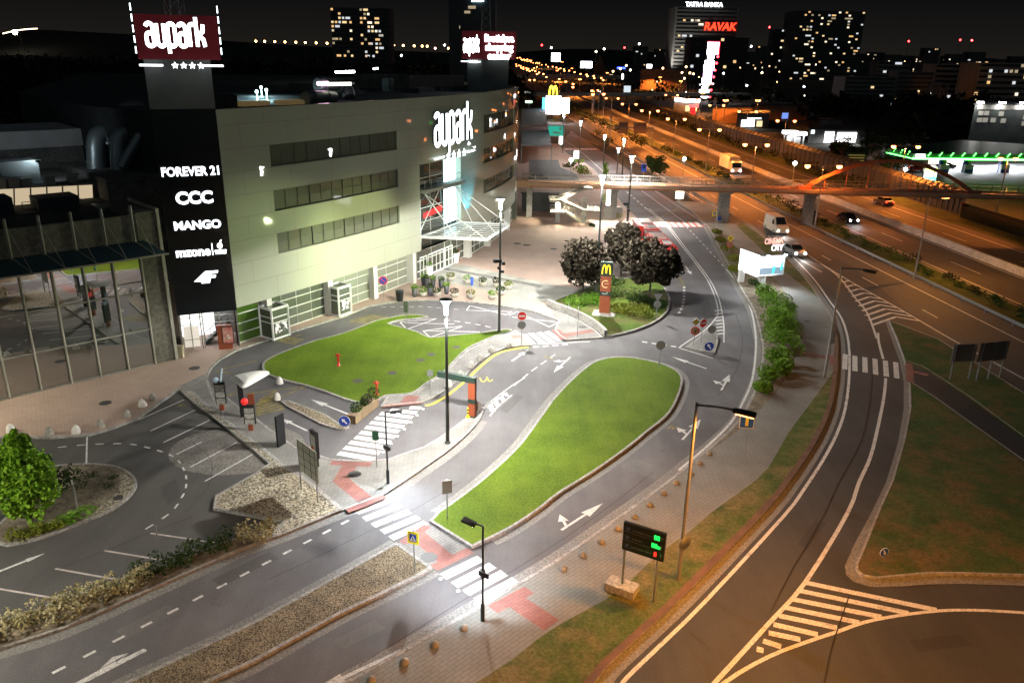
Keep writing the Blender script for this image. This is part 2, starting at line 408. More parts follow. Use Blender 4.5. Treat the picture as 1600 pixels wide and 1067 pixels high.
# motorway paint
def mdash(offs, y0, y1, on, gap, w=0.16, z=0.008):
    out = []
    for o in offs:
        P = mline(o, y0, y1); acc = 0; cur = []
        for a, c in zip(P, P[1:]):
            L = (c-a).length; n = max(1, int(L/1.0))
            for k in range(n):
                p = a.lerp(c, k/n); q = a.lerp(c, (k+1)/n)
                if acc % (on+gap) < on: cur = cur+[q] if cur else [p, q]
                elif cur: out.append((cur, w)); cur = []
                acc += L/n
    return out
marks('motorway_marking', M_WHITE, [(mline(o, -30, 1500), 0.2) for o in (-8.7, -1.0, 1.0, 8.7, -16.9)] + [(mline(-24.9, 96, 900), 0.2)]
      + mdash((-4.9, 4.9), -30, 600, 6, 12) + mdash((-20.9,), 40, 600, 3, 9), 0.006)

# ---- central teardrop lawn
TEAR = [(676,813),(685,802),(700,792),(730,770),(762,744),(800,709),(820,686),(851,643),(866,623),(895,593),(922,571),(940,563.5),(960,560),(985,560.5),(1012,565),(1037,571.5),(1057,581),
        (1066,593),(1065,607),(1060,622),(1050,642),(1037,657),(1012,677),(975,707),(925,742),(875,773),(841,800),(800,827),(767,844),(737,857)]
tearP = smooth(GP(TEAR[1:-1]), 3); tearP = [G(671,817)]+tearP+[G(737,858)]
b = MB()
raised('lawn', tearP, M_LAWN, 0.16, 0.16)
gut = offset(tearP, -0.55 if area(tearP) > 0 else 0.55)
b = MB(); b.band(tearP[1:-1], gut[1:-1])
for i, v in enumerate(b.v): b.v[i] = (v[0], v[1], 0.007)
for i, f in enumerate(b.f): b.f[i] = f if area([Vector(b.v[k]) for k in f]) > 0 else f[::-1]
struct(b.build('gutter', M_GUT))

# ---- left lawn with the hydrants (with the hatched apron let into it)
LAWN2 = [(410,572),(411,580),(420,588),(450,598),(477,604),(505,613),(527,621.5),(550,629),(570,632),(590,628),(604,620.5),(637,618),(652,613),(670,599),(692,586),(715,561.5),(732,546.5),(750,537.5),(775,527),(798,519),
         (797,515.5),(775,517.5),(750,521.5),(700,526),(672,528.5),(652,519.5),(625,512),(608,507),(625,502),(650,499.5),(668,497),(668,495.5),(650,493),(625,494.5),(604,499),(587,502.5),(550,517),(520,526.5),(495,532.5),(462,544),(432,555.5),(415,565)]
raised('lawn', smooth(GP(LAWN2), 2, True), M_LAWN, 0.13, 0.18)
# pavement between that lawn and the yellow line
PAV1 = [(595,637),(662,630),(682,621.5),(700,609),(725,590),(750,566.5),(770,553),(790,545.5),(812,542),(830,541.5),(826,535),(815,524),(806,517),(799,520),(775,528),(750,538.5),(732,547.5),(715,562.5),(692,587),(670,600),(652,614),(637,619),(604,621.5)]
raised('pavement', GP(PAV1), M_PAVG, 0.12, 0.18)

# ---- McDonald's island: sloping lawn behind a low wall, pavement in front
ISL = [(862,475),(885,464),(910,454),(950,440),(1000,436),(1030,440),(1039,452),(1047,468),(1045,482),(1040,493),(1017,509),(980,522),(945,527.5),(930,514),(905,498),(880,487)]
raised('lawn', smooth(GP(ISL), 3, True), grassmat('lawn_dark', (0.035, 0.075, 0.008), (0.06, 0.11, 0.012), (0.10, 0.13, 0.02), 0.3, 6.0, dry=(0.10, 0.09, 0.03)), 0.20, 0.2)  # darker green grass with dry patches
wl = smooth([G(x, y) for x, y in [(853,478),(866,484),(888,492),(912,503),(932,516),(944,528)]], 5)
b = MB(); w2 = offset(wl, 0.3)
for lo, hi in ((0, 0.75),):
    b.band([p+Vector((0,0,lo)) for p in wl][::-1], [p+Vector((0,0,hi)) for p in wl][::-1]); b.band([p+Vector((0,0,hi)) for p in w2], [p+Vector((0,0,hi)) for p in wl]); b.band([p+Vector((0,0,lo)) for p in w2], [p+Vector((0,0,hi)) for p in w2])
b.f = [f[::-1] for f in b.f]
tag(b.build('retaining_wall', M_CONC), 'low curved pale concrete wall holding the lawn under the dark red trees', 'wall')
PAV2 = [(854,476),(866,486),(888,494),(910,505),(930,518),(943,529),(915,531),(885,533),(873,525),(866,517),(872,503),(858,494)]
raised('pavement', GP(PAV2), M_PAVG, 0.12, 0.18)

# ---- plaza in front of the mall (pink pavers) and the pale diagonal band
FC = [-1.81443671e-05, -3.31387713e-05, 0.936740334, -80.7850009]
def FX(y): return ((FC[0]*y+FC[1])*y+FC[2])*y+FC[3]
FAC = [Vector((FX(y), y, 0)) for y in [65.6+0.62*i for i in range(99)]]           # the curved front of the mall, y 65.6 .. 126
PLZ = [(-60,690),(25,685),(82,686),(140,682),(175,672),(215,657),(279,611),(300,616),(345,653),(330,610),(325,594),(326,586),(332,575),(345,563),(370,549),(440,525),(540,495),(575,480),(612,473.5),(650,471),(700,471.5),(750,475),(800,482),(830,487),(850,494),(866,500)]
EDG = [(858,476),(880,465),(905,454),(950,438),(1000,433),(1030,437),(1046,428),(1045,405),(1030,385),(1010,360),(994,340),(974,321),(950,290),(928,265),(906,250),(888,242),(880,235),(872,226)]
plz = GP(PLZ+EDG) + [Vector((12, 240, 0)), Vector((-30, 240, 0)), Vector((-30, 100, 0)), Vector((-70, 60, 0))]
raised('plaza', plz, M_PINK, 0.12, 0.2)
sheet('plaza_band', GP([(672,428),(700,413),(730,415),(840,440),(905,452),(880,464),(858,474),(800,461),(720,446),(683,438)], 0.124), M_PALE, 0.124)
sheet('plaza_band_inlay', GP([(683,418),(700,419),(850,446),(843,449),(700,423)], 0.128), M_CONCD, 0.128)
sheet('pavement_patch', GP([(290,612),(300,618),(346,655),(352,622),(331,604),(324,590),(318,585),(283,602)], 0.126), M_PAVG, 0.126)
# car park beyond the footbridge
sheet('car_park_surface', GP([(827,250),(851,250),(872,250),(876,262),(890,267),(900,272),(905,282),(836,284),(826,270)], 0.124), asphalt('asphalt_far', 0.11, (0.95, 1, 1.05), .2), 0.124)

# ---- drive-thru islands and the divider
raised('gravel_bed', GP([(438,628),(452,628),(480,638),(510,650),(534,666),(546,670),(540,673),(525,672),(500,664),(470,648),(448,637)]), M_GRAV, 0.13, 0.14)
DIV = [(282,604),(300,616),(345,653),(412,704),(440,727),(482,755),(535,799),(480,822),(441,838),(427,843),(441,819),(400,810),(333,797),(337,777),(400,741),(420,727),(395,704),(350,668),(300,628),(279,609)]
raised('gravel_bed', GP(DIV), M_COBB, 0.14, 0.14)
PAV3 = [(346,654),(352,620),(376,639),(395,651),(425,674),(438,683),(462,700),(500,713),(515,719),(550,721),(580,721),(607,719),(625,712),(662,700),(687,685),(712,667),(732,652),(745,641),(757,643),(750,657),(732,679),(700,707),(650,742),(612,767),(600,775),(535,800),(482,756),(440,728),(412,705)]
raised('pavement', GP(PAV3), M_PAVG, 0.12, 0.18)
c0 = G(372, 700); sheet('pavement_patch', [c0+Vector((cos(i*pi/16)*4.4, sin(i*pi/16)*3.6, 0)) for i in range(32)], mnoise('concrete_patch', (0.15, 0.14, 0.125), (0.21, 0.2, 0.18), 0.8, fine=6), 0.007)

# ---- left island with the bright tree, hedge strip, median gravel
TISL = smooth(GP([(60,735),(125,726.5),(170,728),(195,735),(212,749),(213,764),(200,781),(175,799),(135,816),(70,841),(25,852),(4,853),(-20,836),(10,810),(25,770)]), 3, True)
raised('planting_bed', TISL, M_DIRT, 0.13, 0.16)
sheet('gravel_bed', smooth(GP([(190,738),(207,750),(209,763),(196,780),(172,797),(145,808),(150,796),(172,780),(186,765),(186,750)], .137), 2, True), M_COBB, 0.137)
HED = GP([(-60,1048),(0,1017),(100,985),(245,920),(375,862),(427,843),(441,820),(347,850),(277,880),(185,907),(100,938),(0,973),(-60,1000)])
raised('planting_bed', HED, M_DIRT, 0.13, 0.15)
MED = GP([(120,1110),(200,1067),(400,972),(620,849.5),(677,890),(650,905),(600,930),(525,966),(400,1036),(332,1067),(250,1112)])
raised('gravel_bed', MED, gravelmat('gravel_brown', (0.20, 0.155, 0.09), (0.29, 0.23, 0.14), (0.38, 0.315, 0.205), 15.0), 0.13, 0.2)
sheet('pavement', GP([(621,849.5),(671,817),(737,857),(678,890)]), M_PAVG, 0.012)

# ---- pavement and verge between the inner road and the slip road
INR = [(230,1245),(450,1115),(540,1067),(625,1020),(750,947.5),(800,918),(875,872.5),(975,802.5),(1045,751.5),(1075,726.5),(1112,697),(1150,661),(1172,624),(1185,591),(1190,559),(1189,534),(1177,487),(1160,457),(1145,429.5),(1127,397),(1112,367),(1105,355)]
INRs = smooth(GP(INR), 3)
SLP = [(780,1230),(860,1143),(930,1067),(950,1042),(1000,996),(1075,926),(1200,797),(1232,757),(1262,714),(1285,674),(1300,634),(1308,584),(1309,534),(1300,497),(1282,469.5),(1260,437),(1230,404),(1190,368),(1160,345),(1121,325)]
SLPs = smooth(GP(SLP), 3)
b = MB(); strip_poly = INRs[:] + [G(1080,330),G(1055,315)] + smooth(GP([(1105,318)]+SLP[::-1][1:]+[(880,1120),(760,1250)]), 3)
raised('pavement', strip_poly, M_PAVR, 0.12, 0.2)
VER = [(742,1067),(800,1030),(837,1000),(875,975),(920,950),(947,935),(985,907),(1000,892),(1035,860),(1075,832),(1112,800),(1162,764),(1200,731),(1232,676),(1267,629),(1290,598),(1302,580)]
sheet('verge_grass', smooth(GP([(540,1200),(690,1100)]+VER, .13), 2)+GP([(1299,630),(1284,672),(1260,712),(1231,753),(1199,793),(1072,921),(998,991),(948,1037),(925,1062),(890,1100),(775,1235)], .13), M_VERGE, 0.13)
sheet('verge_grass', GP([(1275,462),(1282,471),(1262,440),(1231,406),(1190,370),(1160,348),(1150,352),(1185,385),(1215,415),(1230,428)], .13), M_VERGE, 0.13)
BED = [(1112,694),(1150,659),(1171,624),(1184,591),(1189,559),(1188,533),(1176,487),(1159,457),(1144,430),(1126,397),(1111,367),(1104,354),(1112,351),(1150,385),(1190,420),(1215,440),(1228,460),(1238,485),(1246,530),(1240,565),(1222,600),(1195,632),(1160,667),(1120,696)]
sheet('planting_bed', smooth(GP(BED, .128), 2, True), M_DIRT, 0.128)
# rusty kerb face strip and gutters of the slip road
def side_strip(P, o0, o1, m, z, name='gutter'):
    A = offset(P, o0); B = offset(P, o1)
    for p in A+B: p.z = z
    b = MB(); b.band(B, A) if o0 > o1 else b.band(A, B)
    if b.f and area([Vector(b.v[k]) for k in b.f[0]]) < 0: b.f = [f[::-1] for f in b.f]
    return struct(b.build(name, m))
lowS = SLPs[:39]
side_strip(lowS, 0.0, 0.36, M_KERBD, 0.138, 'kerb')
side_strip(SLPs, -0.02, -0.62, M_GUT, 0.007)
side_strip(INRs, 0.02, 0.62, M_GUT, 0.007)
side_strip(smooth(GP([(-60,1048),(0,1017),(100,985),(245,920),(375,862),(427,843),(480,822),(535,800),(600,775),(650,742),(700,707),(732,679),(750,657)]), 3), -0.02, -0.6, M_GUT, 0.007)
side_strip(smooth(GP([(120,1110),(200,1067),(400,972),(620,849.5)]), 3), 0.02, 0.55, M_GUT, 0.007)
side_strip(smooth(GP([(677,890),(650,905),(600,930),(525,966),(400,1036),(332,1067),(250,1112)]), 3), 0.02, 0.55, M_GUT, 0.007)

# ---- splitter island
raised('pavement', GP([(1070,544),(1085,534),(1110,513),(1119,521),(1122,530),(1121,541),(1116,553),(1100,551)]), M_PAVG, 0.12, 0.16)

# ---- right triangle of rough grass with the footpath across it
TRI = [(1388,502),(1400,530),(1412,564),(1420,596),(1421,639),(1411,690),(1393,752),(1371,800),(1351,850),(1336,884),(1337,893),(1347,902.5),(1370,906.5),(1412,902.5),(1450,899),(1500,899),(1600,902),(1760,908),(2040,922),(1760,720),(1600,616),(1465,531)]
TRIk = [(1383,502),(1393,530),(1405,564),(1412,596),(1412,639),(1403,692),(1385,752),(1362,800),(1335,850),(1320,884),(1322,898),(1333,909),(1362,917),(1412,916),(1450,913),(1500,912),(1600,915),(1760,921),(2050,936),(1760,726),(1600,616),(1465,531)]
tk = GP(TRIk); ti = GP(TRI)
b = MB(); b.band([Vector((p.x,p.y,.02)) for p in ti[:18]], [Vector((p.x,p.y,.02)) for p in tk[:18]])
b.f = [f if area([Vector(b.v[k]) for k in f]) > 0 else f[::-1] for f in b.f]; struct(b.build('gutter', M_GUT))
raised('verge_grass', ti, M_FIELD, 0.14, 0.12)
sheet('footpath', GP([(1416,567),(1440,575),(1470,594),(1510,620),(1600,686),(1830,858),(1830,905),(1600,722),(1510,658),(1460,622),(1421,597)], .156), asphalt('asphalt_path', 0.034), 0.156)
for a, c in (([(1416,566),(1440,574),(1470,593),(1510,619),(1600,685),(1830,856)], 0), ([(1421,598),(1460,623),(1510,659),(1600,723),(1830,907)], 0)):
    marks('path_edging', M_KERB, [(GP(a), 0.10)], 0.162)

# ================================================================== PAINT
def stripes(L, R, w): return [([l, r], w) for l, r in zip(L, R)]
ZA = stripes([(557,800.5),(569,811),(583,821),(597,831),(611,841)], [(612,780),(626,789),(640,798.5),(654,807.5),(666,816)], 0.52)
ZB = stripes([(692,901),(710,914),(728,926.5),(746,939)], [(751,872),(770,883),(788,894.5),(806,906)], 0.6)
_c = [((515,695),(740,735)),((550,660),(775,695)),((585,627),(810,660)),((620,595),(840,630)),((650,565),(870,595)),((685,533),(895,562)),((715,503),(925,533)),((745,475),(955,503)),((775,447),(980,473)),((840,425),(1005,445)),((960,410),(1030,415))]
ZC = [([(400+a/4, 534+b_/4), (400+c/4, 534+d/4)], 0.55) for (a, b_), (c, d) in _c]
ZD = stripes([(817,522),(829,520.5),(842,519.5),(854,518)], [(833,538),(850,537.5),(864,536),(876,533)], 0.62)
_e = [((483,78),(479,172)),((543,88),(543,183)),((605,97),(607,192)),((668,106),(673,205)),((733,118),(740,217)),((797,128),(805,228))]
ZE = [([(1200+a/4, 534+b_/4), (1200+c/4, 534+d/4)], 0.42) for (a, b_), (c, d) in _e]
marks('zebra_crossing', M_WHITE, ZA+ZB+ZC+ZD+ZE, 0.010)
b = MB()   # red and white crossings
sheet('crossing_red', GP([(1010,346.5),(1086,347.5),(1104,355),(1022,354.5)]), M_REDW, 0.006)
sheet('crossing_red', GP([(879,231.5),(934,231.8),(938,235),(882,235)]), M_REDW, 0.006)
marks('zebra_crossing', M_WHITE, [([(1020+9.6*i, 347.2), (1027.5+9.6*i, 354.6)], 0.62) for i in range(8)]+[([(884.5+6.3*i, 231.9), (886.2+6.3*i, 234.6)], 1.0) for i in range(8)], 0.010)
# hatched gores
HL = GP([(1325,800),(1260,907),(1200,975),(1117,1066)]); HB = GP([(1467,954),(1400,962),(1350,972),(1307,987),(1262,1002),(1200,1026),(1132,1066)])
hs = []
for (a, b_), (c, d) in [((235,437),(1065,612)),((195,487),(890,632)),((150,540),(720,655)),((105,592),(580,690)),((65,643),(440,722)),((30,697),(320,765)),((0,750),(210,795)),((-35,800),(90,840)),((-75,850),(-20,865))]:
    hs.append(([(1200+a/4+1, 800+b_/4+1), (1200+c/4-2, 800+d/4)], 0.36))
marks('gore_hatching', M_WHITE, hs, 0.012)
marks('road_line', M_WHITE, [(smooth(GP([(1372,520),(1373,534),(1380,561)]), 3), 0.22), (smooth(GP([(1384,591),(1381,621),(1372,666),(1360,714),(1342,754),(1325,800),(1260,907),(1200,975),(1117,1066),(1080,1105),(1000,1200)]), 3), 0.22),
      (smooth(GP([(1005,1215),(1090,1110),(1132,1066),(1200,1026),(1262,1002),(1307,987),(1350,972),(1400,962),(1467,954),(1525,953),(1600,957),(1750,968),(2000,1000),(2300,1060)]), 3), 0.2),
      (smooth(GP([(1245,386),(1275,407),(1310,432),(1335,464),(1355,489),(1370,529)]), 3), 0.2), (smooth(GP([(1275,407),(1307,427),(1350,452),(1390,474),(1437,501),(1490,532),(1600,592),(1700,650)]), 3), 0.2)], 0.008)
side = offset(SLPs, -0.95); marks('road_line', M_WHITE, [(side[:-6], 0.2)], 0.008)
ch = []
for i in range(11):
    t = i/10; l = (1311+t*52, 434+t*74); a_ = (1316+t*84, 433+t*62); r = (1317+t*120, 432.5+t*69)
    ch += [([l, a_], 0.34), ([a_, r], 0.34)]
marks('chevron_marking', M_WHITE, ch, 0.012)
# inner road lines
marks('road_line', M_WHITE, [(smooth(GP([(1010,326),(1040,352),(1065,384),(1087,412),(1105,437),(1117,464),(1122,487),(1117,499),(1100,517),(1077,532),(1061,543)]), 3), 0.13),
      (smooth(GP([(1014,326),(1043.5,352),(1068.5,384),(1090.5,412),(1109,437),(1122,464),(1128,487),(1131,510),(1131,535)]), 3), 0.13),
      (smooth(GP([(1135,421),(1160,452),(1173,482),(1180,517),(1181,545),(1176,590),(1163,624),(1142,660),(1105,697),(1060,735)]), 3), 0.18),
      (smooth(GP([(1001,297),(1030,318),(1069,347)]), 3), 0.13), (smooth(GP([(1020,296),(1059,322),(1089,342),(1101,352)]), 3), 0.10),
      (smooth(GP([(882,219),(900,231),(920,248),(940,266),(965,288)]), 3), 0.15), ([(1060,543.5),(1090,552.5),(1114,560)], 0.14), ([(840,537),(880,536),(905,534.5),(922,534)], 0.12), (smooth(GP([(935,228),(915,219),(897,213),(884,212)]), 3), 0.12)]
      + [([(1117+i*0.4, 486+5.2*i), (1127+0.5*i, 484.5+5.2*i)], 0.3) for i in range(8)], 0.008)
def dashes(P, n, frac, w):
    P = P if isinstance(P[0], Vector) else GP(P)
    Ls = [0]
    for a, c in zip(P, P[1:]): Ls.append(Ls[-1]+(c-a).length)
    def at(s):
        for i in range(len(P)-1):
            if s <= Ls[i+1]+1e-9: return P[i].lerp(P[i+1], (s-Ls[i])/max(1e-9, Ls[i+1]-Ls[i]))
        return P[-1]
    per = Ls[-1]/n
    return [([at(per*(k+.5-frac/2)), at(per*(k+.5+frac/2))], w) for k in range(n)]
dl = dashes([(553,808.5),(300,939),(67,1059)], 13, 0.42, 0.16)
dl += dashes(smooth(GP([(82,700),(130,695),(190,693),(222,697),(262,709),(279,720),(288,735),(291,745),(291,757),(289,768),(282,780),(274,793),(261,805),(243,817),(220,831)]), 4), 16, 0.45, 0.12)
dl += dashes([(592,480),(660,479),(720,484)], 9, 0.5, 0.11)+dashes([(690,499),(735,505),(770,512)], 5, 0.55, 0.12)
dl += dashes([(830,542.5),(890,538)], 4, 0.6, 0.3)+dashes([(1000,533.5),(1060,542.5)], 4, 0.55, 0.26)
dl += dashes([(1069,447),(1069,465),(1066,480),(1060,491)], 9, 0.55, 0.28)+dashes([(1072,354),(1100,383),(1132,418)], 11, 0.5, 0.13)+dashes([(978,299),(1012,328)], 6, 0.5, 0.25)
dl += dashes([(800,605),(830,580),(870,552)], 5, 0.6, 0.12)
marks('lane_dashes', M_WHITE, dl, 0.009)
# parking stripes
pk = [[(1150,362),(868,488)],[(1222,425),(942,557)],[(1310,490),(1020,630)],[(1262,625),(1102,703)],[(1480,628),(1190,783)],[(1580,702),(1280,872)]]
marks('parking_line', M_WHITE, [([(a/4, 534+b_/4) for a, b_ in q], 0.11) for q in pk]+[([(136,683),(135,725)], 0.10)], 0.012)
marks('parking_line', mnoise('marking_pinkish', (0.42, 0.36, 0.34), (0.55, 0.48, 0.46), 3.0), [([(a/4, 800+b_/4) for a, b_ in q], 0.12) for q in ([(940,132),(1390,197)],[(650,240),(1110,315)],[(345,353),(740,423)],[(-60,470),(400,547)],[(-100,660),(65,690)])], 0.012)
# yellow kerb line and worn yellow boxes
marks('yellow_line', M_YELL, [(smooth(GP([(664,633.5),(675,631.5),(695,620.5),(708,611),(725,597),(750,573.5),(770,557),(785,549.5),(800,546),(815,543.5),(826,542.5)]), 4), 0.26)], 0.010)
yl = [[(336,580),(402,563)],[(336,580),(400,589)],[(352,619),(478,604)],[(352,619),(374,610)],[(478,604),(436,621)],[(395,634),(425,622)],[(438,533),(470,523)],[(545,503),(580,492)],
      [(1024,345),(1052,329)],[(1052,330),(1060,324)],[(1028,346),(1062,346.5)],[(1060,430),(1069,446),(1052,446)]]
marks('yellow_box_marking', M_YELLF, [(GP(q), 0.14) for q in yl]+[([(396+1.5*i, 650-4*i), (444-2.3*i, 638-4.5*i)], 0.24) for i in range(7)]+[([(548+6*i, 503-2.1*i), (588+5*i-i*1.0, 506-2*i)], 0.22) for i in range(6)]+[([(432+5*i, 532-1.6*i), (462+4*i, 538-2.5*i)], 0.2) for i in range(4)], 0.010)
# white hatch triangles on the apron
ht = [[(625,503.5),(682,498)],[(625,503.5),(636,514.5)],[(636,514.5),(682,498)],[(632,504.5),(710,506.5)],[(661,517),(722,509.5)],[(661,517),(672,527)],[(672,527),(722,510.5)],[(661,517),(750,518.5)],
      [(734,477.5),(729,485)],[(734,477.5),(790,492)],[(729,485),(800,487)],[(808,487),(795,493)],[(808,487),(858,511)],[(858,511),(873,503.5)],[(873,503.5),(800,495.5)],[(790,492),(800,487)]]
marks('apron_hatching', M_WHITE, [(GP(q), 0.13) for q in ht], 0.010)
marks('chevron_marking', M_WHITE, [(GP(q), w) for q, w in [([(753,638),(766,633),(770,643)], .42),([(762,631),(775,628),(778,635)], .38),([(772,625),(784,621),(787,627)], .34),([(783,618),(790,615),(793,619)], .3)]]
      +[(GP([(757,634),(775,621),(800,602.5),(820,590)]), 0.12),(GP([(765,650),(778,635),(800,617)]), 0.12)], 0.010)
# arrows
def arrow(b, tail, tip, w=0.16, hl=1.5, hw=0.5, branch=None, blen=1.0):
    blen *= .72
    t, p = (G(*tail), G(*tip)) if not isinstance(tail, Vector) else (tail, tip); d = (p-t).normalized(); n = Vector((-d.y, d.x, 0)); s = p-d*hl
    for q in ([t+n*w/2, t-n*w/2, s-n*w/2, s+n*w/2], [s+n*hw/2, s-n*hw/2, p]): b.poly(q, 0.010)
    if branch:
        side, fr = branch; o = t+(p-t)*fr; dd = (d*0.55+n*side*0.83).normalized(); nn = Vector((-dd.y, dd.x, 0)); e_ = o+dd*blen
        b.poly([o+nn*w/2, o-nn*w/2, e_-nn*w/2, e_+nn*w/2], 0.0115); b.poly([e_+nn*hw*.52, e_-nn*hw*.52, e_+dd*hl*0.42], 0.0125)
b = MB()
arrow(b, (877,828), (942,786), branch=(1, .12), blen=.8, hl=1.7, hw=.62)
arrow(b, (1066,687), (1095,655), branch=(1, .25), blen=.7, hl=1.7, hw=.7); arrow(b, (1127,610), (1140,585), branch=(1, .3), blen=.7, hl=1.7, hw=.7)
arrow(b, (891,558), (865,582), branch=(-1, .25), blen=.7, hl=1.6, hw=.6); arrow(b, (1104,576), (1050,557.5), hl=1.6, hw=.55); arrow(b, (544,647), (486,624), hl=1.6, hw=.6); arrow(b, (480,673), (440,654), hl=1.0, hw=.5)
arrow(b, (800,564), (826,546), w=.2, hl=1.5, hw=.6); arrow(b, (-10,896), (71,864), hl=.9, hw=.35); arrow(b, (1071,416), (1080,429), hl=1.5, hw=.7); arrow(b, (627,1016), (480,1085), w=.2, hl=1.6, hw=.6)
struct(b.build('road_arrow', M_WHITE))
b = MB(); b.poly(GP([(156,1045),(201,1020),(176,1026)]), .0115); b.poly(GP([(201,1020),(180,1036),(190,1037),(228,1016),(224,1013),(190,1030)]), .0105); b.poly(GP([(180,1033),(190,1037),(140,1063),(128,1067),(110,1080),(100,1076)]), .0105)
b.strip(GP([(228,1015),(185,1037),(138,1060),(95,1082)]), .2, .012); struct(b.build('road_arrow', M_WHITE))
# yellow m marks on the drive-thru lanes
for P, w in (([(750,590),(752,595),(756,596.5),(760,593),(761,589),(763,594),(766,596),(770,593)], .11), ([(1043,670),(1048,666),(1051,665),(1051,670),(1055,668),(1059,668),(1060,672),(1065,672)], .12), ([(850,559),(853,556.5),(855,558.5),(858,556.5),(860,560),(865,562.5)], .10), ([(278,636),(282,632),(284,634.5),(287,632),(289,634),(291,632)], .09)):
    marks('lane_mark', M_YELLF if P[0][0] != 750 else M_YELL, [(smooth(GP(P), 4), w)], 0.010)
# red tactile paving
rd = [([(517,722.5),(580,725.5)], .55, .126),([(547,726),(533,750),(574,783)], .95, .126),([(541,797),(571,786),(600,774)], .6, .126),
      ([(628,848),(652,832),(668,821)], .5, .016),([(650,834),(672,852),(696,872)], .95, .020),([(678,887),(706,873),(735,859)], .6, .016),
      ([(770,952),(800,935),(827,921)], .7, .126),([(800,935),(835,958),(862,976)], 1.05, .130),([(877,524.5),(900,521),(930,516)], .8, .126),([(868,515),(882,530)], .8, .130),([(815,525),(800,527)], .8, .126),
      ([(598,634),(630,631),(660,627.5)], .5, .126),([(636,630),(645,618)], 1.1, .130),([(1243,550),(1290,559)], .5, .126),([(1302,555),(1304,572)], .7, .126),([(1420,568),(1422,597)], .6, .166),([(1421,579),(1450,586)], .5, .170)]
for P, w, z in rd:
    b = MB(); b.strip(GP(P, z), w, z); struct(b.build('tactile_paving', M_REDP))
# repaired strips and cracks in the asphalt
sheet('asphalt_patch', GP([(968,728),(992,716),(1055,738),(1030,752)]), asphalt('asphalt_patch_pale', 0.125), 0.005)
sheet('asphalt_patch', GP([(1062,492),(1075,470),(1110,480),(1118,470),(1140,500),(1140,560),(1090,620),(1075,600),(1110,560),(1062,545)]), asphalt('asphalt_patch_dark', 0.05), 0.003) if False else None
for P_, al in (([(330,905),(420,862),(436,872),(346,916)], .085), ([(180,985),(262,944),(280,955),(196,998)], .135), ([(520,1000),(585,968),(603,981),(538,1013)], .13), ([(860,548),(905,545),(912,556),(862,560)], .13), ([(1105,470),(1118,500),(1108,512),(1094,482)], .09), ([(250,760),(275,748),(284,775),(262,790)], .075), ([(780,640),(806,616),(818,620),(792,646)], .09), ([(1245,850),(1275,812),(1292,816),(1262,856)], .045), ([(1420,1000),(1500,990),(1520,1008),(1436,1018)], .04)):
    sheet('asphalt_patch', GP(P_), asphalt('asphalt_patch_%d' % int(al*1000), al, (1, .98, .97), .15), 0.0052)
ck = [(smooth(GP([(1357,534),(1362,560),(1362,600),(1352,670),(1330,720),(1310,755),(1290,800),(1262,850),(1235,895),(1205,955)]), 3), .05),(smooth(GP([(1327,930),(1315,965),(1300,1010),(1288,1066)]), 3), .06),(smooth(GP([(100,885),(165,860),(235,832),(300,808)]), 2), .04),(smooth(GP([(420,905),(500,868),(560,838),(640,800),(720,752)]), 3), .035),(smooth(GP([(560,1040),(640,990),(720,940),(800,892),(880,842),(960,785),(1020,738)]), 4), .035),(smooth(GP([(300,690),(330,720),(325,760),(290,800)]), 3), .03),(smooth(GP([(1150,492),(1160,530),(1150,580),(1120,620)]), 4), .05)]
marks('asphalt_crack', mat('tar', (0.012, 0.011, 0.010), 0.6), ck, 0.0145)
# manhole covers and drains
M_IRON = mat('cast_iron', (0.05, 0.05, 0.05), 0.6, 0.3)
def disc(b, c, r, z, n=16): b.poly([Vector((c.x+r*cos(2*pi*k/n), c.y+r*sin(2*pi*k/n), 0)) for k in range(n)], z)
b = MB()
for x, y, r, z in [(554,743.5,.42,.135),(670,871,.45,.03),(304,577.5,.45,.135),(165,632,.45,.135),(613,585,.4,.145),(657,565,.4,.145),(559,597.5,.45,.145),(674,556,.4,.145),(612,512,.5,.015),(713,545,.35,.145),(808,382,.55,.135),(823,384.5,.55,.135),(865,390.5,.5,.135),(1261,504,.3,.135),(185,781,.3,.145),(300,577,.2,.14),(910,513,.4,.135)]:
    disc(b, G(x, y), r, z)
struct(b.build('manhole_cover', M_IRON))
# ================================================================== LAMPS (each lights what stands round it)
M_LENSW = emis('lamp_lens_white', (1.0, 0.97, 0.93), 90)
M_LENSZ = emis('lamp_lens_zebra', (0.86, 0.93, 1.0), 60)
M_LENSO = emis('lamp_lens_sodium', (1.0, 0.25, 0.06), 9)
M_GLOBE = emis('lamp_globe_white', (0.9, 0.96, 1.0), 25)
M_POLE = mat('pole_grey_green', (0.075, 0.085, 0.08), 0.45, 0.4)
M_POLEL = mat('pole_light', (0.30, 0.29, 0.27), 0.5, 0.4)
WHITE, SODIUM = (1.0, 0.965, 0.90), (1.0, 0.37, 0.06); SODF = (1.0, 0.28, 0.042)
def light(parent, loc, power, col, angle=164, blend=0.35, radius=0.18, aim=None):
    l = bpy.data.lights.new('lamp_light', 'SPOT'); l.energy = power; l.color = col; l.spot_size = radians(angle); l.spot_blend = blend; l.shadow_soft_size = radius
    o = bpy.data.objects.new('lamp_light', l); COL.objects.link(o); o.parent = parent; o.location = loc
    if aim is not None: o.rotation_euler = (Vector(aim)-Vector(loc)).to_track_quat('-Z', 'Y').to_euler()
    return o
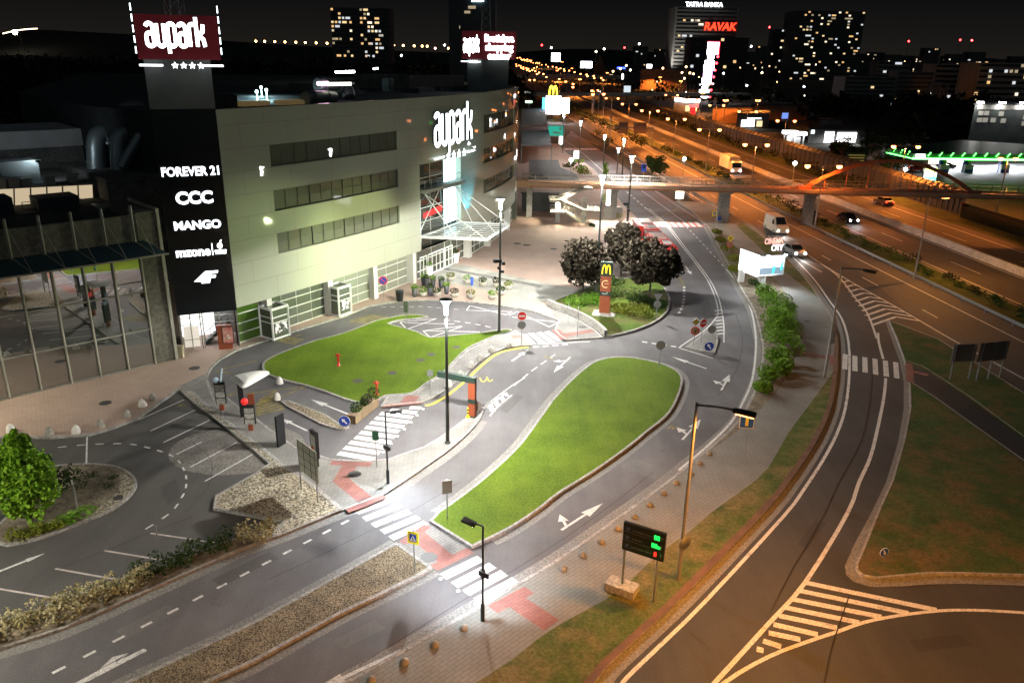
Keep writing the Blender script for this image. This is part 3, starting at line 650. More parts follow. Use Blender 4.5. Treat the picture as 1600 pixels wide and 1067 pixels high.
def plaza_lamp(base, h, label, power, big=1.0, gear=False):
    t = thing('street_lamp', label, 'street lamp', base, 0, 'white lamps round the plaza and the local road')
    MB().tube([(0, 0, 0), (0, 0, h*0.45), (0, 0, h)], 0.115*big, 10, 0.07*big).lathe([(0.2, 0), (0.2, 0.12), (0.12, 0.16)]).build('pole', M_POLE, t)
    MB().lathe([(0.03, h+0.12), (0.34*big, h+0.07), (0.38*big, h+.03), (0.12, h+0.01)], n=20).build('lamp_hood', M_DSTEEL, t)
    MB().lathe([(0.24*big, h-0.0), (0.25*big, h-0.08), (0.12*big, h-0.3), (0.08*big, h-1.0)], n=14).build('lamp_lens', M_LENSW, t)
    if gear:
        MB().box((-0.25, -0.2, h*.55), (0.75, 0.35, 0.28), .5).box((0.3, -0.05, h*.53), (0.28, .5, .25), .2).box((-.1, -.25, h*.5), (.25, .4, .2)).box((.25, -.2, h*.47), (.3, .25, .2)).box((-.45, -.1, h*.42), (.2, .2, .22)).each('floodlight', M_BLACK, t)
    light(t, (0, 0, h-1.15), power, WHITE, 168, .12)
    return t
plaza_lamp(G(699.5, 692, .12), 10.1, 'tall dark green street lamp at the tip of the drive-thru pavement, beside the height bar', 12500, 1.15)
plaza_lamp(G(780, 518, .12), 12.6, 'tall lamp at the corner of the hydrant lawn with black floodlights halfway up', 17000, 1.15, gear=True)
for aim_, p_, c_ in ((( -15.5, 79, 4.6), 4200, (.92, 1.0, .42)), ((-21.0, 71, 4.0), 4300, (.86, 1.0, .52)), ((-6, 100, 5.0), 3000, (.95, 1.0, .6))):
    _l = bpy.data.objects['street_lamp.001']; light(_l, (-.35, .1, 6.6), p_, c_, 66, .6, .25, aim=Vector(aim_)-_l.location)
plaza_lamp(G(931.5, 462, .2), 13.0, 'tall lamp behind the red fast food totem among dark red trees', 17000, 1.2, gear=False)
plaza_lamp(G(981, 346, .12), 10.2, 'thick pale lamp by the head of the red bus, in front of the footbridge', 22000, 1.5)
plaza_lamp(Vector((21.0, 158, .12)), 9.6, 'street lamp just behind the footbridge, lined up with the thick pale one', 3000)
plaza_lamp(G(964, 272, .1), 5.6, 'shorter street lamp on the grass strip beyond the footbridge', 1800, 1.2)
plaza_lamp(G(942.5, 259, .1), 7.0, 'street lamp beyond the footbridge with a dark sign box beside its head', 2200, 1.2)
plaza_lamp(G(904.5, 257, .1), 10.0, 'street lamp among the round bushes of the far car park', 4500, 1.2)
plaza_lamp(G(879, 239, .1), 10.2, 'street lamp beside the green advertising panel by the dark canopy roofs', 1500, 1.0)
# zebra lamps
def zebra_lamp(base, h, arm, label, aim, power, heads=1):
    t = thing('crossing_lamp', label, 'street lamp', base, 0, 'slim black lamps that light the zebra crossings')
    ax, ay = arm
    MB().tube([(0, 0, 0), (0, 0, h)], 0.062, 8, 0.045).lathe([(0.1, 0), (0.1, 0.9), (0.065, 0.95)]).build('pole', M_DSTEEL, t)
    d = Vector((ax, ay, 0)).normalized()
    MB().beam(Vector((0, 0, h)), Vector((ax, ay, h+0.12)), 0.06, 0.06).beam(Vector((0, 0, h-.02))+d*.35, d*1.0+Vector((0, 0, h+0.12)), 0.34, 0.11).build('lamp_head', M_BLACK, t)
    MB().beam(Vector((0, 0, h-.085))+d*.42, d*0.95+Vector((0, 0, h+0.045)), 0.26, 0.02).build('lamp_lens', M_LENSZ, t)
    MB().box((.05, -.22, h*.53), (.55, .06, .24), -.6).box((.0, .08, h*.5), (.2, .22, .42), .3).build('warning_light', M_BLACK, t)
    l = light(t, d*.7+Vector((0, 0, h-.15)), power, (0.80, 0.90, 1.0), 100, 1.0, 0.12, aim=Vector(aim)-Vector(base))
    return t
zebra_lamp(G(754, 969, .12), 5.1, (-.9, .35), 'slim black lamp on the lower pavement beside the bottom zebra', G(742, 905), 2200)
zebra_lamp(G(606.5, 755, .12), 4.8, (.9, -.1), 'slim black lamp between the drive-thru zebra and the road zebra', G(613, 808), 2200)
def stub_light(base, aim, power, z=5.2): pass
# sodium single arm lamps
def sodium_arm(base, h, arm, label, power, rad=.085, lens=None):
    t = thing('street_lamp', label, 'street lamp', base, 0, 'sodium street lamps along the slip road and motorway')
    a = Vector(arm); d = a.normalized()
    MB().tube([(0, 0, 0), (0, 0, h*.5), (0, 0, h)], rad*1.25, 10, rad*.8).build('pole', M_POLEL, t)
    MB().tube([Vector((0, 0, h-.12)), a*.5+Vector((0, 0, h+.02)), a+Vector((0, 0, h))], .06, 8).build('arm', M_POLEL, t)
    MB().beam(a*.72+Vector((0, 0, h+.02)), a+d*.35+Vector((0, 0, h-.02)), .36, .15).build('lamp_head', M_DSTEEL, t)
    MB().beam(a*.78+Vector((0, 0, h-.085)), a+d*.28+Vector((0, 0, h-.125)), .28, .06).build('lamp_lens', lens or M_LENSO, t)
    light(t, a+Vector((0, 0, h-.3)), power, SODIUM, 166, .3)
    return t
s1 = sodium_arm(G(1060, 904, .13), 9.75, G(1163, 650, 9.75)-G(1083, 633, 9.75), 'long armed sodium lamp on the lower verge, lens glowing before the blue sign', 3000)
MB().lathe([(0.0, 0), (.36, 0.0), (.36, .03), (0, .03)], n=20).build('sign_disc', mat('sign_back_grey', (.17, .18, .18), .5, .4), s1, (0.1, -.1, 2.2))
s1.children[-1].rotation_euler = (radians(90), 0, .5)
sodium_arm(G(1288, 589, .13), 9.4, G(1362, 430, 9.4)-G(1315, 423, 9.4), 'sodium lamp with its dark arm over the slip road beside the chevron markings', 250, lens=M_DSTEEL)
sodium_arm(G(1428, 437, .1), 9.7, G(1480, 309, 9.7)-G(1453, 312, 9.7), 'sodium lamp on the motorway verge right of the footbridge pier', 3200)
sodium_arm(Vector((10.5, 12.5, .1)), 9.7, Vector((1.6, .4, 0)), 'sodium lamp on the verge just below the frame, lighting the striped gore', 9500)
sodium_arm(G(1700, 1010, .1), 9.7, Vector((-2.0, .3, 0)), 'sodium lamp beyond the right edge on the bend of the slip road', 500)
# motorway lamps: poles with one or two heads
def motorway_lamp(base, h, half, power, label, lit=(1, 1), scale=1.0, group='sodium street lamps along the slip road and motorway'):
    t = thing('street_lamp', label, 'street lamp', base, 0, group)
    h = h
    MB().tube([(0, 0, 0), (0, 0, h)], .10*scale, 7, .07*scale).build('pole', M_POLEL, t)
    MB().tube([(-half, 0, h), (0, 0, h-.1), (half, 0, h)], .05*scale, 6).build('arm', M_POLEL, t)
    for k, s in enumerate((-1, 1)):
        if lit[k] is None: continue
        MB().box((s*half, 0, h+.05), (.8*scale, .34*scale, .14*scale)).build('lamp_head', M_DSTEEL, t)
        MB().lathe([(.15*scale, h-.02), (.36*scale, h-.1), (.32*scale, h-.36*scale), (.05*scale, h-.5*scale)], (s*half, 0, 0), 10).build('lamp_lens', M_LENSO if lit[k] else M_BLACK, t)
    if power: light(t, (0, 0, h-.5), power*2.5, SODF, 168, .2)
    return t
H0 = 9.7
PAIRS = [((1266,259),(1308,257),1100),((1164.5,224.5),(1199,225),3200),((1122.5,201),(1095,202),4200),((1044,185),(1069.5,185),4200),((1004,172.5),(1027,172),5200),((973,162),(993.5,162),5200),((947.5,153),(965.5,153),5200),((928,146),(944,146),5200),((926,141),(933,140),1500),
         ((1216,188),(1241,188),1800),((1158,174),(1179,173),1500),((1110,164),(1130,164),1500),((1072,155),(1089.5,155.5),1500),((1041,148),(1058,148),1500),((1399,228),(1432.5,227.5),3600)]
PLAB = ['twin sodium lamp standing in front of the footbridge left of its red arch','twin sodium lamp over the white truck','sodium lamp between the two showrooms, left of the white truck','twin sodium lamp under the tall stack of lit panels','twin sodium lamp behind the bare backs of the direction panels','twin sodium lamp left of the dealer with the white roof edge','twin sodium lamp above the long bright hedge streak','twin sodium lamp near the fast food pole sign','close pair of sodium lamps just beyond the far flyover',
        'twin sodium lamp at the dark gabled showroom on the far side','twin sodium lamp before the brick showroom wall on the far side','twin sodium lamp at the foot of the red pylon','twin sodium lamp left of the red pylon by the flag poles','twin sodium lamp at the far end of the flag poles','twin sodium lamp before the barrel roofed hall by the filling station']
for (a, c, p), lb in zip(PAIRS, PLAB):
    if p > 2300: p *= 1.9
    A, B = G(*a, H0), G(*c, H0); m = (A+B)/2
    motorway_lamp(Vector((m.x, m.y, 0)), H0, abs(B.x-A.x)/2, p, lb, lit=(1, 1), scale=1.15)
motorway_lamp(G(1556, 335), H0, 1.3, 3600, 'twin sodium lamp at the right end of the red bridge arch', scale=1.1)
# the distant motorway: separate lamps out to the horizon
FAR = [(95,5),(135,0),(160,28),(175,38),(205,30),(215,48),(240,35),(255,62),(262,28),(285,60),(300,45),(318,72),(325,50),(355,88),(398,95),(420,85),(430,100),(460,100),(500,120),(570,118),(606,152),(683,150),(745,163),(783,190),(815,178),(872,192),(880,218),(958,215),(1050,240),(1150,268),(1253,280),(1265,303),(1370,302),(1380,338),(1497,335),(1528,368),
       (75,110),(80,140),(120,130),(150,140),(160,170),(195,160),(195,185),(245,175),(255,205),(300,222),(280,185),(345,205),(395,222),(425,270),(458,245),(530,268),(582,320),(797,355),(907,395),(305,368),(382,368),(1030,435),(1028,485),(1348,545),(1540,600),(1363,605),(830,70),(852,75),(420,155),(375,175)]
for i, (u, v) in enumerate(FAR):
    x, y = 800+u/10.667, 90+v/10.667
    z = 10.0
    if y < 97: z = 16.0 if y < 95 else 12.0
    P = G(x, max(y, 95.2), z); 
    if P.y > 1900: P = Vector((P.x*1900/P.y, 1900, z))
    zz = zat((P.x, P.y), y); sc = 1.5 if P.y > 600 else 1.2
    o = motorway_lamp(Vector((P.x, P.y, 0)), max(zz, 3), .35, 0, 'distant sodium lamp of the motorway, a small orange point among many', lit=(1, None), scale=sc*1.35, group='distant sodium lamps of the motorway')
for x, y, pw in ((870, 128, 26000), (842, 108, 50000), (905, 150, 18000), (893, 122, 26000)):
    P = G(x, y, 0); t = motorway_lamp(Vector((P.x, P.y, 0)), 10.2, .6, pw, 'distant sodium lamp of the motorway, a small orange point among many', scale=1.2, group='distant sodium lamps of the motorway')
# white globe lamps
for b_, h, lb in ((G(1066, 286), 4.9, 'white globe lamp on the verge behind the footbridge'), (G(1236, 300), 5.6, 'white globe lamp right of the truck, behind the footbridge railing'), (G(891, 284, .12), 4.4, 'white globe lamp in the car park behind the footbridge'), (G(1410, 292), 3.6, 'white globe lamp below the red arch of the footbridge')):
    t = thing('globe_lamp', lb, 'street lamp', b_, 0, 'white globe lamps')
    MB().tube([(0, 0, 0), (0, 0, h-.3)], .05, 6).build('pole', M_POLEL, t)
    MB().ball((0, 0, h), .36, 12, 8).build('globe', M_GLOBE, t)
    light(t, (0, 0, h-.45), 420, (.9, .96, 1.0), 170, .3)

# lamps of the same kind just outside the picture, on the car park and the road at the lower left
WARM = (1.0, .90, .66)
for p, pw, c, lb in ((Vector((-46, 46, .1)), 7500, WARM, 'warm car park lamp outside the left edge'), (Vector((-32, 23, .1)), 9500, (1, .94, .80), 'car park lamp below the lower left corner'), (Vector((-17, 15.0, .1)), 1500, (1, .90, .72), 'street lamp below the lower edge at the gravel median')):
    t = thing('street_lamp', lb, 'street lamp', p, 0, 'lamps standing outside the picture'); MB().tube([(0, 0, 0), (0, 0, 9.5)], .11, 10, .07).build('pole', M_POLE, t); MB().lathe([(.03, 9.65), (.5, 9.5), (.1, 9.45)], n=16).build('lamp_hood', M_DSTEEL, t); light(t, (0, 0, 9.2), pw, c, 150, .5, .2, aim=Vector((0, 0, 0))+Vector((-1.5, 3.0, 0)) if p.x > -20 else Vector((-.5, 3.0, 0)))
# ================================================================== THE MALL
def VP(px, py, P0, n):
    """point where the ray of a photo pixel meets the vertical plane through P0 with normal n"""
    o = Vector((0, 0, CAMH)); d = G(px, py, 0)-o if py > 100 else None
    dx, dy = px-800, py-533.5
    a = (cos(ROLL)*dx + sin(ROLL)*dy)/FPX; b_ = (-sin(ROLL)*dx + cos(ROLL)*dy)/FPX
    d = _F + _R*a - _U*b_
    n = Vector((n[0], n[1], 0)); t = (Vector((P0[0], P0[1], 0))-Vector((0, 0, 0))).dot(n)/Vector((d.x, d.y, 0)).dot(n)
    return o + d*t
def fnorm(y):
    k = 3*FC[0]*y*y+2*FC[1]*y+FC[2]; return Vector((1, -k, 0)).normalized()
def FP(y, z, out=0.0):
    p = Vector((FX(y), y, z)); return p+fnorm(y)*out
def glass(name, col=(0.012, 0.016, 0.016), ior=2.1, rough=0.015):
    m = mat(name, col, rough); nodes_of(m)[2].inputs['IOR'].default_value = ior; return m
M_GLASS = glass('glass_dark', (0.13, 0.14, 0.105), 1.8)
M_GLASSG = glass('glass_hall', (0.022, 0.032, 0.024), 4.2, .006)
M_GLASSS = glass('glass_shop', (0.075, 0.09, 0.07), 2.1)
M_FRAME = mat('frame_white', (0.62, 0.62, 0.58), 0.4)
M_FRAMEG = mat('frame_grey', (0.36, 0.35, 0.30), 0.45, 0.3)
M_PANEL = mat('facade_panel', (0.40, 0.45, 0.35), 0.035, spec=0.4)
N, L, B = nodes_of(M_PANEL)
sx = N.new('ShaderNodeSeparateXYZ'); L.new(pos(M_PANEL), sx.inputs[0])
def _math(op, a, v):
    x = N.new('ShaderNodeMath'); x.operation = op; L.new(a, x.inputs[0]); x.inputs[1].default_value = v; return x.outputs[0]
cb = N.new('ShaderNodeCombineXYZ'); L.new(_math('MULTIPLY', sx.outputs['Y'], 1.2), cb.inputs[0]); L.new(_math('SUBTRACT', sx.outputs['Z'], 3.65), cb.inputs[1])
def _brick(w, h, ms, c, off=0.5):
    br = N.new('ShaderNodeTexBrick'); L.new(cb.outputs[0], br.inputs['Vector']); br.offset = off
    br.inputs['Scale'].default_value = 1; br.inputs['Brick Width'].default_value = w; br.inputs['Row Height'].default_value = h; br.inputs['Mortar Size'].default_value = ms
    br.inputs['Mortar Smooth'].default_value = .2
    for k in ('Color1', 'Color2'): br.inputs[k].default_value = (1, 1, 1, 1)
    br.inputs['Color2'].default_value = (.985, .985, .985, 1); br.inputs['Mortar'].default_value = (c, c, c, 1); return br.outputs[0]
c_ = mix(M_PANEL, _brick(5.1, 1.93, .016, .62), _brick(1.7, 1.93, .008, .92, 0.0), 1.0, 'MULTIPLY')
L.new(mix(M_PANEL, (0.385, 0.405, 0.33), c_, 1.0, 'MULTIPLY'), B.inputs['Base Color'])
M_ROOF = mnoise('roof_felt', (0.018, 0.022, 0.024), (0.035, 0.04, 0.042), 0.25, 0.9, fine=3)
M_DUCT = mat('duct_zinc', (0.26, 0.31, 0.32), 0.4, 0.6)
M_SIGN = emis('sign_light_white', (0.92, 0.97, 1.0), 2.2, (.8, .8, .8), True)
M_SIGN2 = emis('sign_light_soft', (0.90, 0.97, 1.0), 1.3, (.8, .8, .8), True)

mall = thing('shopping_mall', 'large shopping mall with curved grey green panel front, ribbon windows and white lettering', 'building', (0, 0, 0))
ZB, ZT = 3.65, 20.33
HOLES = [(70.45,85.33,15.30,17.16),(70.45,85.33,11.42,13.24),(70.45,85.33,7.55,9.40),(104.22,120.0,15.33,17.55),(104.22,120.0,11.55,13.4),(104.22,120.0,7.65,9.5),(88.9,97.6,ZB,13.25)]
yb = sorted(set([66.3, 125.2]+[h for H_ in HOLES for h in H_[:2]])); zb = sorted(set([ZB, ZT]+[h for H_ in HOLES for h in H_[2:]]))
yy = []
for a, c in zip(yb, yb[1:]):
    n = max(1, int((c-a)/0.9)); yy += [a+(c-a)*k/n for k in range(n)]
yy.append(yb[-1])
b = MB()
for a, c in zip(yy, yy[1:]):
    for z0, z1 in zip(zb, zb[1:]):
        ym, zm = (a+c)/2, (z0+z1)/2
        if any(h[0] < ym < h[1] and h[2] < zm < h[3] for h in HOLES): continue
        b.quad(FP(a, z0), FP(c, z0), FP(c, z1), FP(a, z1))
for y0, y1, z0, z1 in HOLES:      # reveals
    d = -0.35 if y0 != 88.9 else -.75
    ys = [y for y in yy if y0-1e-6 <= y <= y1+1e-6]
    for a, c in zip(ys, ys[1:]):
        b.quad(FP(a, z0, d), FP(c, z0, d), FP(c, z0), FP(a, z0)); b.quad(FP(a, z1), FP(c, z1), FP(c, z1, d), FP(a, z1, d))
    b.quad(FP(y0, z0), FP(y0, z0, d), FP(y0, z1, d), FP(y0, z1)); b.quad(FP(y1, z0, d), FP(y1, z0), FP(y1, z1), FP(y1, z1, d))
# soffit and parapet
ys = yy
for a, c in zip(ys, ys[1:]):
    b.quad(FP(a, ZB, -1.2), FP(c, ZB, -1.2), FP(c, ZB), FP(a, ZB)); b.quad(FP(a, ZT), FP(c, ZT), FP(c, ZT, -.35), FP(a, ZT, -.35)); b.quad(FP(c, ZT, -.35), FP(c, ZT-.7, -.35), FP(a, ZT-.7, -.35), FP(a, ZT, -.35))
e0 = FP(125.2, 0); b.quad(Vector((e0.x, e0.y, 0)), Vector((-9, 140, 0)), Vector((-9, 140, ZT)), Vector((e0.x, e0.y, ZT)))
b.build('wall', M_PANEL, mall)
# roof and hidden sides
foot = [FP(y, 0, -3.0) for y in ys]+[Vector((-9, 140, 0)), Vector((-20, 190, 0)), Vector((-90, 175, 0)), Vector((-60, 100, 0)), Vector((-40, 78, 0)), Vector((-28, 71, 0))]
b = MB(); b.prism(foot, 3.7, 19.6); b.build('roof', M_ROOF, mall)
# ribbon windows
for y0, y1, z0, z1 in HOLES[:6]:
    b = MB(); ys2 = [y for y in yy if y0-1e-6 <= y <= y1+1e-6]
    for a, c in zip(ys2, ys2[1:]): b.quad(FP(a, z0, -.3), FP(c, z0, -.3), FP(c, z1, -.3), FP(a, z1, -.3))
    w = b.build('window', M_GLASS, mall); b = MB(); n = 12
    for k in range(n+1):
        y = y0+(y1-y0)*k/n; b.beam(FP(y, z0, -.24), FP(y, z1, -.24), .035 if k % 3 else .09, .06)
    for z in (z0+.04, (z0+z1)/2, z1-.05):
        for a, c in zip(ys2, ys2[1:]): b.beam(FP(a, z, -.24), FP(c, z, -.24), .04, .04)
    b.build('frame', mat('frame_olive', (.07, .075, .06), .5, .3), w)
# ground floor: white columns and shop glazing
for px, py, w in ((432, 527, .55), (521, 493, .6), (592, 467, .62), (651, 443, .62), (739, 403, .65), (767, 385, .65), (795, 360, .6)):
    P = G(px, py, .12); y = min([65.8+.2*k for k in range(300)], key=lambda t: (FP(t, 0)-Vector((P.x, P.y, 0))).length)
    c = FP(y, 0, -.45); an = atan2(fnorm(y).y, fnorm(y).x)
    MB().box((c.x, c.y, ZB/2+.02), (.9, w, ZB-.05), an).build('column', M_FRAME, mall)
def glazing(ya, yb_, z0, z1, rec, mats=None, rows=(1.05, 1.95, 2.85), dv=1.55, fw=.07):
    b = MB(); n = max(2, int((yb_-ya)/.9)); Y = [ya+(yb_-ya)*k/n for k in range(n+1)]
    for a, c in zip(Y, Y[1:]): b.quad(FP(a, z0, rec), FP(c, z0, rec), FP(c, z1, rec), FP(a, z1, rec))
    g = b.build('shop_window', mats or M_GLASSS, mall); b = MB()
    for z in (z0+.08,)+tuple(rows):
        for a, c in zip(Y, Y[1:]): b.beam(FP(a, z, rec+.06), FP(c, z, rec+.06), .10, fw)
    m_ = int((yb_-ya)/dv)
    for k in range(m_+1): y = ya+(yb_-ya)*k/max(1, m_); b.beam(FP(y, z0, rec+.03), FP(y, z1, rec+.03), .04, .05)
    b.build('frame', M_FRAME, g); return g
M_LGREEN = glass('glass_green_interior', (0.05, 0.105, 0.012), 1.7)
glazing(66.4, 68.6, .1, ZB, -.7, M_LGREEN); glazing(69.2, 75.4, .1, ZB, -.7); glazing(76.2, 81.2, .1, ZB, -.7, glass('glass_shop_pale', (0.22, 0.25, 0.20), 1.8)); glazing(82.1, 87.6, .1, ZB, -.9, glass('glass_shop_pale2', (0.22, 0.23, 0.19), 1.8))
glazing(101.0, 106.8, .1, ZB, -.8); glazing(107.6, 120.3, .1, ZB, -.8); glazing(121, 125, .1, ZB, -.8)
# entrance bay
glazing(88.9, 94.6, .1, 13.2, -.7, glass('glass_bay', (0.05, 0.055, 0.045), 2.2), (1.0, 2.2, 3.4, 5.0, 6.6, 8.2, 10.0, 11.6), 1.9, .09)
glazing(97.7, 100.7, .1, ZB, -1.0, M_GLASSS)
glazing(94.6, 97.6, .1, 5.4, -.65, M_GLASSS, (1.0, 2.2, 3.4), 1.5)
b = MB(); b.quad(FP(94.6, 5.5, -.65), FP(97.55, 5.5, -.65), FP(97.55, 13.1, -.65), FP(94.6, 13.1, -.65)); b.build('light_wall', emis('light_wall_glow', (0.60, 0.93, 1.0), 2.2), mall)
b = MB(); b.beam(FP(88.98, 4.6, -.25), FP(88.98, 9.4, -.25), .3, .3); b.build('light_strip', emis('light_strip_glow', (0.65, 0.9, 1.0), 3.0), mall)
light(mall, FP(99.1, 5.5, 1.5), 900, (.06, .62, 1.0), 70, .6, .2, aim=FP(99.2, 9.5, -.1))
b = MB()
for a, c in zip(*(lambda Y: (Y, Y[1:]))([88.95+k*.62 for k in range(15)])):
    b.quad(FP(a, 10.5, .7), FP(c, 10.5, .7), FP(c, 10.5, -.65), FP(a, 10.5, -.65)); b.quad(FP(a, 10.1, .7), FP(c, 10.1, .7), FP(c, 10.5, .7), FP(a, 10.5, .7)); b.quad(FP(a, 10.1, -.65), FP(c, 10.1, -.65), FP(c, 10.1, .7), FP(a, 10.1, .7))
b.quad(FP(88.95, 10.1, .7), FP(88.95, 10.5, .7), FP(88.95, 10.5, -2), FP(88.95, 10.1, -.6))
bal = b.build('balcony', M_CONC, mall)
b = MB()
for a in [88.95+k*1.24 for k in range(8)]: b.beam(FP(a, 10.5, .62), FP(a, 11.5, .62), .04, .04)
b.beam(FP(88.95, 11.5, .62), FP(93.3, 11.5, .62), .05, .05).beam(FP(93.3, 11.5, .62), FP(97.6, 11.5, .62), .05, .05); b.build('railing', M_STEEL, bal)
# red banner inside, doors
b = MB(); b.quad(FP(90.3, 7.0, -.62), FP(94.2, 7.2, -.62), FP(94.2, 8.0, -.62), FP(90.3, 7.6, -.62)); b.build('red_light_band', emis('red_band_glow', (1, .06, .05), .35, (.3, .02, .02)), mall)
for ya, yb_ in ((89.3, 90.6), (90.9, 94.2), (94.5, 96.2)):
    b = MB()
    for y in [ya+(yb_-ya)*k/max(1, round((yb_-ya)/.8)) for k in range(max(1, round((yb_-ya)/.8))+1)]: b.beam(FP(y, .12, -.5), FP(y, 2.6, -.5), .1, .09)
    b.beam(FP(ya, 2.6, -.5), FP(yb_, 2.6, -.5), .12, .14).beam(FP(ya, .2, -.5), FP(yb_, .2, -.5), .1, .1); b.build('door_frame', M_PAINTW, mall)
# glass canopy with its rods
zc = 5.2; c1, c2, c3, c4 = FP(89.0, zc, 0), G(760, 374.5, zc), G(796, 351.5, zc), FP(97.4, zc, 0.0)
b = MB()
for a, c in ((c1, c2), (c2, c3), (c3, c4), (c4, c1)): b.beam(a, c, .22, .3)
for k in range(1, 8): b.beam(c1.lerp(c4, k/8), c2.lerp(c3, k/8), .06, .1)
for k in range(1, 3): b.beam(c1.lerp(c2, k/3), c4.lerp(c3, k/3), .06, .1)
can = b.build('canopy', M_PAINTW, mall)
b = MB(); b.quad(c1, c2, c3, c4); gl = mat('canopy_glass', (0.62, 0.72, 0.66), 0.05); gB = nodes_of(gl)[2]; gB.inputs['Transmission Weight'].default_value = .8; gB.inputs['IOR'].default_value = 1.2
b.build('pane', gl, can)
_d = (c1+c2+c3+c4)/4; light(mall, _d+Vector((0, 0, -.5)), 900, (1, .97, .88), 168, .3, .5)
h1, h2 = FP(89.4, 10.05, .2), FP(95.5, 10.05, .3)
b = MB()
for a, c in ((h1, c1.lerp(c2, .55)), (h1, c2), (h2, c3.lerp(c2, .6)), (h2, c3), (h2, c4.lerp(c3, .25)), (FP(89.2, 5.4, -.5), FP(93.6, 10.0, -.5))): b.tube([a, c], .06, 6)
b.build('tie_rod', M_PAINTW, can)
# vestibule boxes of glass
def vestibule(px, py, wy, dep, h):
    P = G(px, py, .12); y = min([65.8+.1*k for k in range(600)], key=lambda t: (FP(t, 0)-Vector((P.x, P.y, 0))).length); b = MB(); g = MB()
    A = [FP(y-wy/2, 0, -.5), FP(y+wy/2, 0, -.5), FP(y+wy/2, 0, dep), FP(y-wy/2, 0, dep)]; up = Vector((0, 0, h))
    for i in range(4):
        b.beam(A[i]+Vector((0, 0, .1)), A[i]+up, .16, .16); b.beam(A[i]+up, A[(i+1) % 4]+up, .16, .2); b.beam(A[i]+Vector((0, 0, .2)), A[(i+1) % 4]+Vector((0, 0, .2)), .1, .14)
        for z in (1.7, 2.2): b.beam(A[i]+Vector((0, 0, z)), A[(i+1) % 4]+Vector((0, 0, z)), .06, .08)
        g.quad(A[i], A[(i+1) % 4], A[(i+1) % 4]+up, A[i]+up)
    g.quad(*[p+up for p in A]); v = b.build('vestibule', M_PAINTW, mall); g.build('pane', M_GLASSS, v)
    c = (A[2]+A[3])/2; d = (A[2]-A[3]).normalized(); q = MB(); o = fnorm(y)*.06
    q.quad(A[3]+d*.25+Vector((0, 0, .7))+o, A[2]-d*.25+Vector((0, 0, .7))+o, A[2]-d*.25+Vector((0, 0, 1.6))+o, A[3]+d*.25+Vector((0, 0, 1.6))+o)
    q.build('poster', mnoise('poster_black_white', (.03, .03, .03), (.8, .8, .8), 2.6, .5, lo=.48, hi=.52), v)
vestibule(427, 524, 1.55, 1.15, 3.0); vestibule(541, 492, 1.45, 1.0, 3.0)

# ---- illuminated lettering
def bfont(body, size, bold=0.0, extrude=.012, sx=1.0, align='CENTER', spacing=1.0, shear=0.0):
    cu = bpy.data.curves.new('lettering', 'FONT'); cu.body = body; cu.size = size; cu.offset = bold; cu.extrude = extrude; cu.align_x = align; cu.space_character = spacing; cu.shear = shear; cu.space_line = .8
    cu.resolution_u = 3
    o = bpy.data.objects.new('lettering', cu); COL.objects.link(o); bpy.context.view_layer.update()
    me = bpy.data.meshes.new_from_object(o.evaluated_get(bpy.context.evaluated_depsgraph_get())); bpy.data.objects.remove(o); bpy.data.curves.remove(cu)
    me.transform(Matrix.Diagonal((sx, 1, 1, 1))); return me
def place(me, name, m, parent, o, xd, nd, zd=Vector((0, 0, 1))):
    """lay a text mesh on a wall: o origin, xd writing direction, nd outward normal"""
    me.materials.clear(); me.materials.append(m); ob = bpy.data.objects.new(name, me); COL.objects.link(ob); ob.parent = parent
    xd = Vector(xd).normalized(); zd = Vector(zd); nd = Vector(nd).normalized()
    M = Matrix(((xd.x, zd.x, nd.x, o[0]), (xd.y, zd.y, nd.y, o[1]), (xd.z, zd.z, nd.z, o[2]), (0, 0, 0, 1)))
    if parent: M = parent.matrix_basis.inverted() @ M if parent.parent is None else M
    ob.matrix_basis = M; return ob
def text(body, size, name, m, parent, o, xd, nd, **k): return place(bfont(body, size, **k), name, m, parent, o, xd, nd)
# the narrow rounded house lettering, drawn as strokes: unit = x-height 1
def arc(cx, cy, rx, ry, a0, a1, n=7): return [(cx+rx*cos(radians(a0+(a1-a0)*k/n)), cy+ry*sin(radians(a0+(a1-a0)*k/n))) for k in range(n+1)]
_w = .19
GLY = {'a': [arc(.19, .84, .19, .16, 170, 0)+[(.38, 0.0)], [(.38, .56)]+arc(.19, .42, .19, .16, 60, 180)+arc(.19, .16, .19, .16, 180, 360)],
       'u': [[(0, 1)]+arc(.19, .17, .19, .17, 180, 360)+[(.38, 1)], ],
       'p': [[(0, -.33), (0, .84)]+arc(.19, .83, .19, .17, 180, 0)+arc(.19, .17, .19, .17, 0, -180)],
       'r': [[(0, 0), (0, .84)]+arc(.19, .83, .19, .17, 180, 60)],
       'k': [[(0, 0), (0, 1.32)], [(.38, 1.0), (.33, .68), (.05, .50)], [(.12, .50), (.34, .32), (.40, 0)]]}
def stroke(b, P, w, z0, z1, f):
    """flat-faced stroke with depth; f maps (u, v, depth) to space"""
    V = [Vector((x, y, 0)) for x, y in P]; A = offset(V, w/2); B_ = offset(V, -w/2)
    n = len(V); vs = [f(p.x, p.y, z1) for p in A]+[f(p.x, p.y, z1) for p in B_]+[f(p.x, p.y, z0) for p in A]+[f(p.x, p.y, z0) for p in B_]
    fs = []
    for i in range(n-1): fs += [(n+i, n+i+1, i+1, i)]
    b.add(vs, fs); fs = []
    for i in range(n-1): fs += [(i, i+1, 2*n+i+1, 2*n+i), (3*n+i, 3*n+i+1, n+i+1, n+i)]
    b.mi = 1; b.add(vs, fs+[(0, 2*n, 3*n, n), (n-1, 2*n-1, 4*n-1, 3*n-1)]); b.mi = 0
